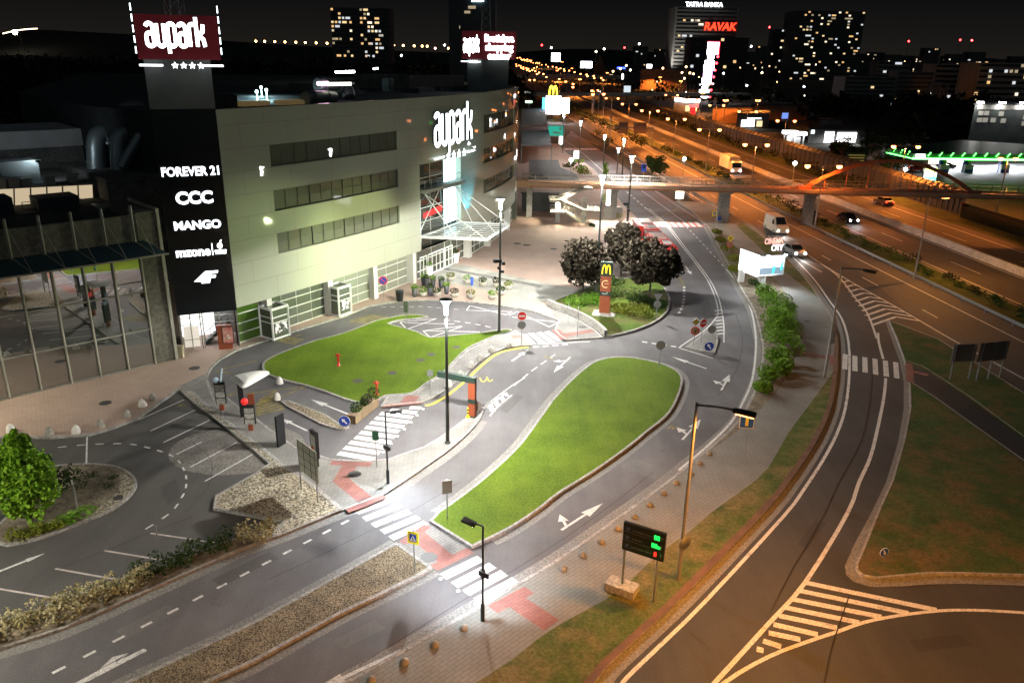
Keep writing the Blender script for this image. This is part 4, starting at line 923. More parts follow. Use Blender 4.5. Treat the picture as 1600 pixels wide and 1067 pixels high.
def house_sign(parent, f, xh, width, m, name='lettering', depth=.12, w=_w):
    x = 0.0; sc = width/3.28
    for ch, adv in zip('aupark', (.58, .58, .58, .58, .40, .40)):
        b = MB()
        for i, st in enumerate(GLY[ch]): stroke(b, [(x+u, v) for u, v in st], w, -.02-.02*i, depth+.012*i, lambda u, v, d: f(u*sc*1.0, v*xh, d))
        b.build('letter_'+ch, [m, M_DSTEEL], parent); x += adv
def star(b, cx, cy, r, f, d=.1):
    P = [(cx+(r if k % 2 == 0 else r*.48)*sin(pi*k/5), cy+(r if k % 2 == 0 else r*.48)*cos(pi*k/5)) for k in range(10)]
    c = [f(cx, cy, d)]; o = [f(x, y, d) for x, y in P]; i_ = [f(x, y, 0) for x, y in P]
    b.add(c+o, [(0, 1+(k+1) % 10, 1+k) for k in range(10)]); b.add(o+i_, [(k, (k+1) % 10, 10+(k+1) % 10, 10+k) for k in range(10)])
# on the curved front
a0, a1 = FP(91.0, 15.1, .3), FP(99.9, 15.1, .3); xd = (a1-a0).normalized(); nd = Vector((xd.y, -xd.x, 0))
sgn = thing('mall_sign', 'white lit house lettering with four stars on the curved mall front above the entrance', 'sign', (0, 0, 0))
fm = lambda u, v, d: a0+xd*(u+.35)+Vector((0, 0, v))+nd*d
house_sign(sgn, fm, 3.35, 9.6, M_SIGN2, w=.185)
for k in range(4): b = MB(); star(b, 3.2+k*1.35, -1.45, .5, fm); b.build('star', M_SIGN2, sgn)
for x0, x1 in ((.0, 2.3), (8.0, 10.0)): b = MB(); b.beam(fm(x0, -1.5, .05), fm(x1, -1.45, .05), .1, .2); b.build('light_bar', M_SIGN2, sgn)

# ---- the sign tower
TA, TB = G(277, 493, 3.5), Vector((-24.12, 66.28, 3.5)); tx = (TB-TA); TW = tx.length; tx.normalize(); tn = Vector((tx.y, -tx.x, 0))
tower = thing('sign_tower', 'tall dark sign tower with five white brand names and a red sign box on top', 'tower', (0, 0, 0))
TP = lambda u, z, d=0.0: Vector((TA.x, TA.y, 0))+tx*u+tn*d+Vector((0, 0, z))
zP1 = zat(TB, 170.5); zS = zat(TB, 95)
M_TSH = mnoise('tower_sheet_grey', (0.10, 0.115, 0.115), (0.135, 0.15, 0.145), 0.6, 0.5)
def slab(b, u0, u1, z0, z1, d0, d1, f=TP):
    V = [f(u, z, d) for z in (z0, z1) for u, d in ((u0, d0), (u1, d0), (u1, d1), (u0, d1))]
    b.add(V, [(0,3,2,1),(4,5,6,7),(0,1,5,4),(1,2,6,5),(2,3,7,6),(3,0,4,7)])
b = MB(); slab(b, 0, TW, 3.5, zS+.3, -.05, -5.5); b.build('shaft', M_TSH, tower)
b = MB(); slab(b, 0.0, TW, 3.48, zP1, .0, -.04); b.build('sign_panel', mat('sign_panel_black', (0.006, 0.009, 0.011), 0.22), tower)
zb0, zb1 = zat(TB, 94), zat(TB, 26)
b = MB(); slab(b, -.30, TW+.75, zb0, zb1, .9, -5.9); box_ = b.build('sign_box', mat('sign_box_red', (0.16, 0.018, 0.025), .35, emit=(1, .09, .13), es=.016), tower)
fb = lambda u, v, d: TP(u+.45, zb0+v+.95, .92+d)
house_sign(tower, fb, (zb1-zb0)*.50, TW-.55, emis('sign_light_strong', (0.95, 0.97, 1.0), 2.6, (.8,.8,.8), True), w=.20)
for k in range(4): b = MB(); star(b, 1.75+k*.62, -1.38, .27, fb, .1); b.build('star', M_SIGN, tower)
for u0, u1 in ((-.3, 1.35), (4.1, 5.7)): b = MB(); b.beam(TP(u0, zb0-.42, 1.0), TP(u1, zb0-.42, 1.0), .1, .14); b.build('light_bar', M_SIGN, tower)
for u in (-.40, TW+.85):
    b = MB()
    for k in range(5): b.beam(TP(u, zb0+.4+k*.75, .7), TP(u, zb0+.9+k*.75, .7), .06, .06)
    b.build('edge_light', emis('edge_light_glow', (.8, .95, 1), 3), tower)
cx = TW*.5
for body, yv, hpx, sxx, kw in (('FOREVER 21', 269, 12, 1.0, dict(bold=.022)), ('CCC', 310, 17, 1.25, dict(bold=.05)), ('MANGO', 352, 12, 1.3, dict(bold=.03))):
    z = zat(TP(cx, 0), yv+hpx*.45); sz = {'FOREVER 21': 1.0, 'CCC': 1.35, 'MANGO': .95}[body]
    me = bfont(body, sz, **kw); wd = max(v.co.x for v in me.vertices)-min(v.co.x for v in me.vertices); tgt = {'FOREVER 21': 4.35, 'CCC': 2.85, 'MANGO': 3.65}[body]
    me.transform(Matrix.Diagonal((tgt/wd, 1, 1, 1))); place(me, 'lettering', M_SIGN, tower, TP(cx+{'FOREVER 21': .05, 'CCC': .05, 'MANGO': .05}[body], z, .05), tx, tn)
z = zat(TP(cx, 0), 399); me = bfont('mzone', 1.05, bold=.035); wd = max(v.co.x for v in me.vertices)-min(v.co.x for v in me.vertices); me.transform(Matrix.Diagonal((2.7/wd, 1, 1, 1)))
place(me, 'lettering', M_SIGN, tower, TP(cx-.55, z, .05), tx, tn)
b = MB(); b.beam(TP(cx+.98, z-.05, .05), TP(cx+.98, z+.95, .05), .05, .06); b.beam(TP(cx+1.2, z+.08, .05), TP(cx+2.05, z+.08, .05), .05, .12); b.beam(TP(cx+1.15, z+.28, .05), TP(cx+2.1, z+.28, .05), .05, .14)
fr = lambda u, v, d: TP(cx+1.62+u, z+.72+v, .05+d)
P = [fr(.24*cos(k*pi/8)*(.8 if -2 <= k <= 2 else 1), .26*sin(k*pi/8), 0) for k in range(-8, 8)]
b.add(P, [tuple(range(16))]); b.add([fr(.0, .3, 0), fr(.14, .34, 0), fr(.17, .5, 0), fr(.04, .46, 0)], [(0, 1, 2, 3)]); b.build('lettering', M_SIGN, tower)
z = zat(TP(cx, 0), 441); f4 = lambda u, v, d=0: TP(cx-.75+u, z+v, .06+d)
b = MB()
for P in ([(0, .12), (.95, .95), (1.3, .95), (1.12, .40), (1.3, .40), (1.25, .15), (1.05, .15), (1.0, -.08), (.55, -.08), (.6, .08)], [(1.25, .95), (2.0, .95), (1.92, .72), (1.45, .72), (1.40, .55), (1.8, .55), (1.7, .33), (1.34, .33), (1.22, -.08), (1.0, -.08), (1.2, .75)]):
    b.add([f4(u, v) for u, v in P], [tuple(range(len(P)))[::-1]])
b.build('lettering', M_SIGN, tower)
# mast on the tower
def mast(base, h, w, label):
    b = MB(); base = Vector(base)
    cs = [Vector((sx_*w/2, sy_*w/2, 0)) for sx_, sy_ in ((-1, -1), (1, -1), (1, 1), (-1, 1))]
    for c in cs: b.tube([base+c, base+c*.55+Vector((0, 0, h))], .05, 5)
    n = int(h/1.1)
    for k in range(n):
        for i in range(4):
            s0, s1 = 1-.45*k/n, 1-.45*(k+1)/n
            b.beam(base+cs[i]*s0+Vector((0, 0, h*k/n)), base+cs[(i+1) % 4]*s1+Vector((0, 0, h*(k+1)/n)), .035, .035)
    return tag(b.build('lattice_mast', M_STEEL), label, 'mast')
mast(TP(TW*.55, zb1, -.65), 8, 1.1, 'pale lattice mast on the roof of the near sign tower')
# entrance hall below the tower
M_HALL = emis('hall_wall_glow', (1.0, 1.0, 1.0), .55, (.8, .8, .8))  # the wall glows by itself to stand for the lit interior
b = MB(); b.quad(TP(.1, .13, -4.2), TP(TW-.1, .13, -4.2), TP(TW-.1, 3.5, -4.2), TP(.1, 3.5, -4.2)); b.build('hall_wall', M_HALL, tower)
b = MB(); slab(b, 0, .12, .1, 3.5, 0, -4.2); slab(b, TW-.12, TW, .1, 3.5, 0, -4.2); slab(b, TW*.62, TW-.1, .1, 3.4, -4.1, -4.17); b.build('hall_side', M_CONCD, tower)
b = MB(); slab(b, 2.3, 3.95, 3.36, 3.44, -.6, -3.6); b.build('hall_ceiling_light', emis('hall_ceiling_glow', (1, 1, 1), 4), tower)
b = MB()
for u in (.15, .95, 1.75, 1.95, 3.3, 4.6): b.beam(TP(u, .12, -.6), TP(u, 3.5, -.6), .07, .07)
for z in (1.0, 2.35, 3.0): b.beam(TP(.1, z, -.6), TP(TW-.1, z, -.6), .05, .05)
b.build('door_frame', M_FRAMEG, tower)
b = MB()
for k in range(9): u = 2.0+k*.24; slab(b, u, u+.32, .25+k*.2, .33+k*.2, -1.4, -2.6)
b.beam(TP(1.95, .2, -1.3), TP(4.2, 2.05, -1.3), .08, .3); b.beam(TP(1.95, 1.2, -1.3), TP(4.2, 3.05, -1.3), .05, .05)
for k in range(5): b.beam(TP(2.0+k*.5, .3+k*.41, -1.3), TP(2.0+k*.5, 1.25+k*.41, -1.3), .04, .04)
b.build('stair', M_DSTEEL, tower)
b = MB(); slab(b, .3, 1.55, .2, 2.1, -1.0, -1.05); b.build('door', mat('door_cream', (.65, .6, .52), .5, emit=(1, .93, .8), es=.25), tower)

# ---- glass hall on the left
HA, HB = G(-40, 637), G(244, 570); hx = (HB-HA).normalized(); hn = Vector((hx.y, -hx.x, 0)); HL_ = (HB-HA).length
HP = lambda u, z, d=0.0: Vector((HB.x, HB.y, 0))-hx*u+hn*d+Vector((0, 0, z))
hall = thing('glass_hall', 'long glass hall with steel canopy left of the sign tower, reflecting the road', 'building', (0, 0, 0))
b = MB(); b.quad(HP(13.5, .12), HP(0, .12), HP(0, 9.55), HP(13.5, 9.55)); gw = b.build('glass_wall', M_GLASSG, hall)
b = MB()
for k in range(7): u = .05+k*2.14; b.beam(HP(u, .1, .14), HP(u, 9.6, .14), .10, .16)
for z in (.16, 3.2, 6.4): b.beam(HP(0, z, .06), HP(13.5, z, .06), .08, .1)
b.build('frame', M_FRAMEG, gw)
b = MB(); slab(b, -13.5, 0, 9.55, 12.6, 0, -.4, f=lambda u, z, d: HP(-u, z, d)); slab(b, 0.0, 1.75, .1, 12.75, .05, -6, f=lambda u, z, d: HP(-u, z, d)); b.build('wall', mnoise('wall_brown_grey', (0.10, 0.095, 0.075), (0.15, 0.14, 0.11), .5, .7, fine=3), hall)
b = MB(); slab(b, 1.55, 1.8, .1, 12.95, .25, -6, f=lambda u, z, d: HP(-u, z, d)); b.build('corner_post', M_FRAMEG, hall)
b = MB(); slab(b, -13.5, 1.5, 12.0, 12.1, -.4, -14, f=lambda u, z, d: HP(-u, z, d)); b.build('roof', M_ROOF, hall)
b = MB(); b.quad(HP(13.5, 10.55, .1), HP(13.5, 9.75, 2.4), HP(-1.4, 9.75, 2.4), HP(-.4, 10.55, .1)); cn = b.build('canopy', glass('canopy_blue_glass', (0.035, 0.075, 0.085), 1.45, .25), hall)
b = MB()
for k in range(7): u = .3+k*2.14; b.beam(HP(u, 10.55, .1), HP(u-.7, 9.75, 2.4), .06, .12); b.beam(HP(u, 10.2, .2), HP(u, 13.4, .2), .16, .16); b.tube([HP(u, 13.0, .2), HP(u-.7, 9.8, 2.35)], .025, 5)
b.beam(HP(13.5, 9.75, 2.42), HP(-1.4, 9.75, 2.42), .1, .12); b.build('bracket', M_FRAMEG, cn)
# blocks behind the hall
blk = thing('service_block', 'dark service building with a warm lit window band behind the glass hall', 'building', (0, 0, 0))
P0 = HP(0, 0, -13)
def BK(px, py, d): return VP(px, py, HP(0, 0, -d), hn)
q = [BK(-60, 299, 13), BK(145, 289, 13), BK(147, 327, 13), BK(-60, 338, 13)]
b = MB(); b.quad(q[3], q[2], q[1], q[0]); win = b.build('window_band', mat('window_band_warm', (.3, .27, .22), .6, emit=(1.0, .80, .52), es=.28), blk)
b = MB()
for k in range(9): t = k/8; b.beam(q[3].lerp(q[2], t)+hn*.06, q[0].lerp(q[1], t)+hn*.06, .1, .06)
b.build('mullion', M_DSTEEL, win)
FB = lambda u, z, d: HP(-u, z, d)
zt = (q[0].z+q[1].z)/2
def slabw(b, p, q_, z0, z1, dep):
    p = Vector((p.x, p.y, 0)); q_ = Vector((q_.x, q_.y, 0)); n = -hn*dep
    V = [Vector((v.x, v.y, z)) for z in (z0, z1) for v in (p, q_, q_+n, p+n)]
    b.add(V, [(0,3,2,1),(4,5,6,7),(0,1,5,4),(1,2,6,5),(2,3,7,6),(3,0,4,7)])
b = MB(); slabw(b, q[0]-hn*.05, q[1]+hx*9-hn*.05, 8, zt+.05, 16); slabw(b, q[1]+hx*.3+hn*3, q[1]+hx*9+hn*3, 8, zt+.6, 14); b.build('wall', M_CONCD, blk)
w0, w1 = BK(-60, 206, 24), BK(152, 200, 24); w2 = BK(152, 226, 24)
b = MB(); slabw(b, w0, w1, w2.z, w1.z, 9); b.build('parapet', mnoise('parapet_white', (.42, .42, .42), (.5, .5, .5), .6), blk)
b = MB(); slabw(b, w0-hn*.4, w1-hn*.4, 10, w2.z+.2, 8); b.build('upper_wall', M_CONCD, blk)
# plant on those roofs: ducts, coolers
def duct(path, w, label):
    b = MB().tube(smooth([Vector(p) for p in path], 5), w*.52, 12)
    for p, q in zip(path, path[1:]): b.tube([Vector(p).lerp(Vector(q), .44), Vector(p).lerp(Vector(q), .54)], w*.57, 12)
    return tag(b.build('air_duct', M_DUCT), label, 'duct')
e1, e2 = BK(150, 270, 16), BK(162, 215, 16); duct([BK(152, 268, 18), BK(151, 240, 18), BK(151, 222, 18), BK(156, 211, 18), BK(168, 208, 18), BK(172, 224, 18)], 1.7, 'arched grey air duct nearest the white parapet')
duct([BK(187, 266, 15), BK(187, 235, 15), BK(188, 215, 15), BK(198, 209, 15), BK(218, 208, 15)], 1.5, 'bent blue grey air duct in the middle of the roof plant by the tower')
duct([BK(190, 262, 13), BK(204, 238, 13), BK(220, 212, 13)], 1.0, 'slanting air duct leaning against the sign tower')
duct([BK(191, 210, 19), BK(191, 190, 19), BK(194, 178, 19), BK(204, 172, 19), BK(222, 171, 19)], 1.7, 'ribbed blue air duct at the top, beside the tower shaft')
b = MB(); slabw(b, BK(153, 183, 20), BK(183, 181, 20), 12, BK(160, 182, 20).z, 3); slabw(b, BK(204, 186, 18), BK(228, 186, 18), BK(210, 203, 18).z, BK(210, 186, 18).z, 2); tag(b.build('plant_room', mnoise('render_pinkish', (.17, .145, .13), (.21, .18, .16), .6)), 'pinkish plant room wall behind the air ducts beside the sign tower', 'plant room')
for x0, x1, lb in ((-4, 10, 'first'), (15, 31, 'second'), (36, 51, 'third'), (73, 88, 'fourth'), (110, 124, 'last')):
    p, q_ = BK(x0, 293, 13.6), BK(x1, 292, 13.6); b = MB(); b.mi = 0
    hgt_ = max(.7, zat(p, 280 if x0 < 100 else 275)-zt); slabw(b, p, q_, zt+.05, zt+hgt_, .9)
    c = (p+q_)/2; b.box((c.x, c.y, zt+hgt_+.05), (1.0, .8, .1), atan2(hx.y, hx.x))
    tag(b.build('roof_cooler', mat('cooler_white', (.5, .49, .44), .5)), 'white roof cooler above the warm window band, %s from the left in its row' % lb, 'cooler', 'white coolers over the lit window band')
b = MB(); p, q_ = BK(2, 275, 15), BK(62, 268, 15); slabw(b, p, q_, zt, BK(30, 252, 15).z, 2.2); tag(b.build('air_handler', M_DUCT), 'large grey air handling box behind the white roof coolers', 'air handler')

# fill lamps added to brighten the dark service roof and its ducts
t = thing('fill_lamp', 'small cool white fill lamp added on the wall above the service roof', 'light', BK(176, 196, 17)); MB().box((0, 0, 0), (.4, .25, .2)).build('housing', M_DSTEEL, t); MB().box((0, 0, -.11), (.3, .2, .03)).build('lens', emis('fill_lamp_glow', (.7, .95, 1), .3), t); light(t, hn*.4+Vector((0, 0, -.2)), 1700, (.62, .90, 1.0), 172, .5, .3, aim=hn*6-hx*3+Vector((0, 0, -3)))
t = thing('fill_lamp', 'second added fill lamp lighting the white parapet behind the coolers', 'light', BK(60, 252, 14)); MB().box((0, 0, 0), (.4, .25, .2)).build('housing', M_DSTEEL, t); light(t, Vector((0, 0, .3)), 170, (.85, .95, 1.0), 176, .5, .3, aim=-hn*9+Vector((0, 0, 1.6)))
for q4, d0, lb in (([(62, 312), (122, 305), (127, 334), (64, 342)], 9.5, 'dark sloping roof hood in front of the warm window band'), ([(-6, 312), (22, 308), (26, 346), (-6, 350)], 8.5, 'dark roof hood at the left picture edge before the warm windows'), ([(30, 336), (58, 332), (60, 345), (31, 349)], 8.0, 'low dark roof box between the two roof hoods'), ([(158, 326), (190, 322), (193, 342), (160, 347)], 6.5, 'teal roof box behind the parapet of the glass hall')):
    c4 = [BK(x, y, d0) for x, y in q4]; b = MB(); slabw(b, c4[3], c4[2], c4[3].z-1, (c4[0].z+c4[1].z)/2, 2.6); tag(b.build('roof_hood', M_DUCT if 'teal' in lb else mnoise('plant_dark', (.03, .04, .045), (.06, .07, .075), .8)), lb, 'roof unit')
t = thing('roof_railing', 'thin steel railing on the service roof by the warm windows', 'railing', BK(38, 336, 10.5)); o_ = t.location; b = MB()
for k in range(6): p = BK(38+18*k, 337-1.5*k, 10.5)-o_; b.beam(p, p+Vector((0, 0, 1.1)), .05, .05)
p, q_ = BK(38, 337, 10.5)-o_, BK(128, 329.5, 10.5)-o_
for z_ in (1.1, .6): b.beam(p+Vector((0, 0, z_)), q_+Vector((0, 0, z_)), .05, .05)
b.build('frame', M_STEEL, t)
# roof plant of the main building
def RP(px, py, z=19.6): return G(px, py, z)
def roofbox(pts, z0, z1, m, name, label, cat):
    b = MB(); b.prism(pts, z0, z1); return tag(b.build(name, m), label, cat)
def rbox(px0, px1, ybase, ytop, dep, m, name, label, cat):
    A, C_ = RP(px0, ybase), RP(px1, ybase-1.5); d = (C_-A).normalized(); n = Vector((-d.y, d.x, 0)); h = max(.4, zat(A, ytop)-19.6)
    b = MB(); b.prism([A, C_, C_+n*dep, A+n*dep], 19.6, 19.6+h); b.prism([A+d*.2+n*.2, C_-d*.2+n*.2, C_-d*.2+n*(dep-.2), A+d*.2+n*(dep-.2)], 19.6+h, 19.68+h)
    return tag(b.build(name, m), label, cat)
M_WARMBOX = mat('plant_yellow', (.45, .34, .17), .6, emit=(1, .7, .3), es=.04)
rbox(381, 401, 167, 162, 1.2, M_WARMBOX, 'roof_unit', 'low yellowish roof unit just behind the parapet, the one on the left', 'roof unit')
rbox(402, 422, 166.2, 161.5, 1.2, M_WARMBOX, 'roof_unit', 'low yellowish roof unit just behind the parapet, second from the left', 'roof unit')
rbox(438, 476, 164.8, 160, 1.2, M_WARMBOX, 'roof_unit', 'long low yellowish roof unit before the big zinc duct', 'roof unit')
A = RP(478, 163.2); duct([A+Vector((0, 0, .6)), RP(500, 161.5)+Vector((0, 0, .6)), RP(522, 160)+Vector((0, 0, .5))], 1.3, 'lower zinc roof duct behind the parapet')
duct([RP(497, 158)+Vector((0, 0, 1.7)), RP(520, 157)+Vector((0, 0, 1.7)), RP(540, 156)+Vector((0, 0, 1.5)), RP(546, 156.5)+Vector((0, 0, .3))], 1.4, 'upper zinc roof duct ending in a downward elbow')
rbox(645, 725, 138, 119, 2, mnoise('roof_wall_pink', (.26, .22, .23), (.32, .27, .28), .5), 'roof_wall', 'pale pinkish wall of the roof storey beside the rear sign tower', 'wall')
rbox(600, 640, 140, 118, 6, M_CONCD, 'roof_housing', 'dark plant housing left of the pale roof wall', 'plant room')
rbox(608, 615, 143, 124, 1, M_DUCT, 'roof_cowl', 'blue grey cowl standing on the dark roof', 'cowl')
for x0, x1, y0, y1, lb in ((555, 570, 150, 142, 'small dark box on the roof right of the zinc duct elbow'), (655, 680, 146, 139, 'flat dark roof unit before the pale roof wall'), (690, 720, 143, 138, 'low dark roof unit at the foot of the rear tower'), (742, 775, 139, 136, 'low dark roof unit right of the rear tower'), (350, 372, 168, 150, 'dark plant box beside the near tower shaft')):
    rbox(x0, x1, y0, y1, 2.5, mnoise('plant_dark', (.03, .04, .045), (.06, .07, .075), .8), 'roof_unit', lb, 'roof unit')
rbox(500, 560, 146, 134, 8, mat('roof_storey', (.09, .075, .07), .7), 'roof_housing', 'low roof storey with an orange wall beyond the zinc ducts', 'plant room')
p, q_ = RP(484, 142), RP(506, 141.5); b = MB(); b.beam(p+Vector((0, 0, .3)), q_+Vector((0, 0, .3)), .3, 1.1); tag(b.build('lit_wall', mat('wall_orange', (.5, .16, .06), .6, emit=(1, .25, .08), es=.12)), 'small orange lit wall piece on the mall roof', 'wall')
for x0, x1, yv, col, s, lb in ((525, 553, 113, (.95, 1, .95), 20, 'bright white roof lamp strip beyond the roof storey'), (497, 512, 131, (1, .55, .8), 6, 'small pink lit sign on the roof storey'), (512, 548, 132, (1, .9, .7), 1.6, 'thin warm light strip on the roof storey'), (584, 590, 108, (.9, 1, .9), 5, 'small lit frame at the far roof edge')):
    z = 22.0; p, q_ = G(x0, yv, 21.5), G(x1, yv-.6, 21.5); b = MB(); b.beam(p, q_, .3, .35); o = b.build('roof_light', emis('roof_light_%d' % x0, col, s)); tag(o, lb, 'light'); MBp = MB()
for x, yv, lb in ((408, 137, 'highest'), (416, 141, 'right hand'), (401, 143.5, 'lowest')):
    b = MB(); b.ball(G(x, yv, 20.6), .16, 8, 6); b.beam(G(x, yv, 20.6), G(x, yv, 20.6)+Vector((0, 0, -1)), .05, .05); light(tag(b.build('roof_lamp', emis('roof_lamp_teal', (.55, 1, .9), 14)), '%s of the three small teal white lamps on the roof' % lb, 'light'), G(x, yv, 20.6)+Vector((0, -.5, -.1)), 500, (.6, .95, 1), 175, .3, .2)
# rear tower with two faces of signs
rt = thing('sign_tower', 'rear sign tower at the far end of the mall roof, white words on red', 'tower', (0, 0, 0))
RC = Vector((-5.0, 121.0, 0))            # corner between its two faces
rl = Vector((-.93, .38, 0)).normalized(); rr = Vector((.97, .24, 0)).normalized()
p1 = VP(722, 90, RC, Vector((rl.y, -rl.x, 0))); p2 = VP(806, 90, RC, Vector((rr.y, -rr.x, 0)))
wl_, wr_ = (Vector((p1.x, p1.y, 0))-RC).length, (Vector((p2.x, p2.y, 0))-RC).length
zt0, zt1 = zat(RC, 93), zat(RC, 49)
b = MB(); b.prism([RC, RC+rr*wr_, RC+rr*wr_+rl*wl_, RC+rl*wl_], zt0, zt1, True); b.build('sign_box', mat('sign_box_red', (0,)*3), rt)
sh = .88; c0 = RC+rr*.5+rl*.5
b = MB(); b.prism([c0, c0+rr*(wr_-1.1), c0+rr*(wr_-1.1)+rl*(wl_-.8), c0+rl*(wl_-.8)], 19.6, zt0); b.build('shaft', M_TSH, rt)
ln = Vector((-rl.y, rl.x, 0)); ln = ln if ln.y < 0 else -ln; rn = Vector((rr.y, -rr.x, 0))
fl = lambda u, v, d: RC+rl*(wl_-.35-u)+ln*(.05+d)+Vector((0, 0, zt0+.95+v))
M_SIGNR = emis('sign_light_rear', (.95, .97, 1), 5, (.8, .8, .8), True)
house_sign(rt, fl, (zt1-zt0)*.46, wl_-.65, M_SIGNR, w=.19)
b = MB(); b.beam(RC+rl*(wl_+.1)+ln*.1+Vector((0, 0, zt0-.35)), RC+rl*.2+ln*.1+Vector((0, 0, zt0-.35)), .1, .12); b.build('light_bar', M_SIGN, rt)
for k in range(4): b = MB(); star(b, wl_*.33+k*.32, -1.3, .2, fl, .16); b.build('star', M_SIGN, rt)
for k, w_ in enumerate(('Bratislava', 'shopping', 'center')):
    me = bfont(w_, 1.28, bold=.06); wd = max(v.co.x for v in me.vertices)-min(v.co.x for v in me.vertices); me.transform(Matrix.Diagonal((min(1.0, (wr_-.7)/wd) if k == 0 else min(1, (wr_-.9)/wd), 1, 1, 1)))
    place(me, 'lettering', M_SIGNR, rt, RC+rr*(wr_/2)+rn*.06+Vector((0, 0, zt1-1.35-1.18*k)), rr, rn)
mast(RC+rr*1.5+rl*1+Vector((0, 0, zt1)), 9, 1.3, 'pale lattice mast on the roof of the rear sign tower')
# ================================================================== PLANTS
def leafmat(name, c1, c2, rough=.55):
    m = mat(name, c1, rough, spec=.08); p = pos(m); f = noise(m, p, 3.1, 2, .7)
    L = m.node_tree.links; N, _, B = nodes_of(m); oi = N.new('ShaderNodeTexWhiteNoise'); oi.noise_dimensions = '3D'
    sn = N.new('ShaderNodeVectorMath'); sn.operation = 'SNAP'; L.new(p, sn.inputs[0]); sn.inputs[1].default_value = (.23, .23, .23); L.new(sn.outputs[0], oi.inputs['Vector'])
    c = ramp(m, oi.outputs['Value'], [(0.0, c1), (1.0, c2)]); c = mix(m, c, ramp(m, f, [(.3, (.6,)*3), (.7, (1.35,)*3)]), 1.0, 'MULTIPLY')
    L.new(c, B.inputs['Base Color']); return m
def leaves(b, c, r, n, size, rnd, flat=.0):
    """n leaf faces through an ellipsoid (c, r), denser towards the outside"""
    for _ in range(n):
        while True:
            v = Vector((rnd.uniform(-1, 1), rnd.uniform(-1, 1), rnd.uniform(-1, 1)))
            if 0.05 < v.length <= 1: break
        v = v.normalized()*(v.length**.45)
        p = Vector((c[0]+v.x*r[0], c[1]+v.y*r[1], c[2]+v.z*r[2]))
        d = Vector((rnd.gauss(0, 1), rnd.gauss(0, 1), rnd.gauss(0, 1)+.4)).normalized(); u = d.orthogonal().normalized(); u = (Matrix.Rotation(rnd.uniform(0, 6.28), 3, d) @ u); w = d.cross(u)
        s = size*rnd.uniform(.6, 1.3)
        b.add([p-u*s*.5, p+w*s*.32-u*s*.05, p+u*s*.55, p-w*s*.32-u*s*.05], [(0, 1, 2, 3)])
M_BARK = mnoise('bark', (.05, .04, .03), (.09, .075, .06), 3, .9, obj=True)
def tree(name, base, h, crown, rads, leaf, label, cat='tree', clumps=34, per=70, size=.3, seed=1, trunk=.14, group=None, shape=None, ragged=1.0):
    t = thing(name, label, cat, base, 0, group); rnd = random.Random(seed); b = MB(); cz = crown; k = 0; tips = []
    while k < clumps:
        v = Vector((rnd.uniform(-1, 1), rnd.uniform(-1, 1), rnd.uniform(-1, 1)))
        if not .35 < v.length < 1: continue
        s = shape(v.z) if shape else 1.0
        c = Vector((v.x*rads[0]*.82*s, v.y*rads[1]*.82*s, cz+v.z*rads[2]*.85)); q = rnd.uniform(.20, .50)*max(.55, s)*ragged
        leaves(b, c, (rads[0]*q, rads[1]*q, rads[2]*q*.75), per, size, rnd); tips.append(c); k += 1
    b.build('crown', leaf, t); w = MB(); w.tube([(0, 0, -.1), (.04, .02, cz*.5), (0, 0, cz)], trunk, 7, trunk*.5)
    for c in tips[:9]: w.tube([(0, 0, min(cz*.75, c.z*.7)), Vector((c.x*.5, c.y*.5, c.z*.9)), c], trunk*.4, 5, trunk*.12)
    w.build('trunk', M_BARK, t); return t
M_MAPLE = leafmat('leaf_dark_red', (.030, .026, .018), (.070, .058, .043), .9)
M_BRIGHT = leafmat('leaf_bright', (.10, .23, .012), (.24, .42, .035))
M_BUSH = leafmat('leaf_bush', (.06, .16, .012), (.18, .33, .035)); M_BUSHD = leafmat('leaf_bush_dark', (.018, .04, .01), (.05, .085, .02)); M_BUSHY = leafmat('leaf_yellow_green', (.09, .12, .01), (.2, .22, .03)); M_CREAM = leafmat('leaf_cream', (.22, .20, .08), (.56, .51, .30)); M_NIGHT = leafmat('leaf_far', (.008, .013, .006), (.022, .032, .010))
tree('maple_tree', G(910, 460, .2), 6.4, 3.75, (2.75, 2.6, 2.75), M_MAPLE, 'dark red leaved tree left of the lamp and the totem on the lawn island', seed=3, clumps=85, per=70, size=.46, ragged=.78)
tree('maple_tree', G(970, 434, .2), 6.6, 4.1, (2.2, 2.1, 2.7), M_MAPLE, 'dark red leaved tree at the back of the lawn island, beside the bus', seed=5, clumps=80, per=70, size=.46, ragged=.78)
tree('maple_tree', G(1014, 468, .2), 6.8, 4.0, (3.2, 3.0, 2.85), M_MAPLE, 'largest dark red leaved tree, on the right of the lawn island', seed=8, clumps=100, per=75, size=.46, ragged=.75)
tree('young_tree', G(53, 818, .13), 6.0, 3.15, (1.95, 1.8, 3.15), M_BRIGHT, 'bright green dense conical tree on the gravel island of the car park', seed=12, clumps=130, per=80, size=.24, ragged=.62, shape=lambda z: 1.0-.85*max(0, z)-.05*max(0, -z))
tree('street_tree', G(1018, 283, .1), 5.6, 3.6, (2.0, 2.0, 1.9), M_BUSHD, 'round dark green tree by the pavement railing behind the footbridge', seed=15, clumps=26, per=60, size=.34)
tree('street_tree', G(1030, 284, .1), 5.2, 3.4, (2.1, 2.0, 1.8), M_BUSHD, 'wider dark green tree behind the footbridge, right of its round neighbour', seed=16, clumps=26, per=60, size=.34)
tree('young_tree', G(945, 284, .1), 4.2, 2.6, (.75, .75, 1.6), M_BUSH, 'slender young green tree just behind the footbridge railing', seed=17, clumps=18, per=40, size=.26)
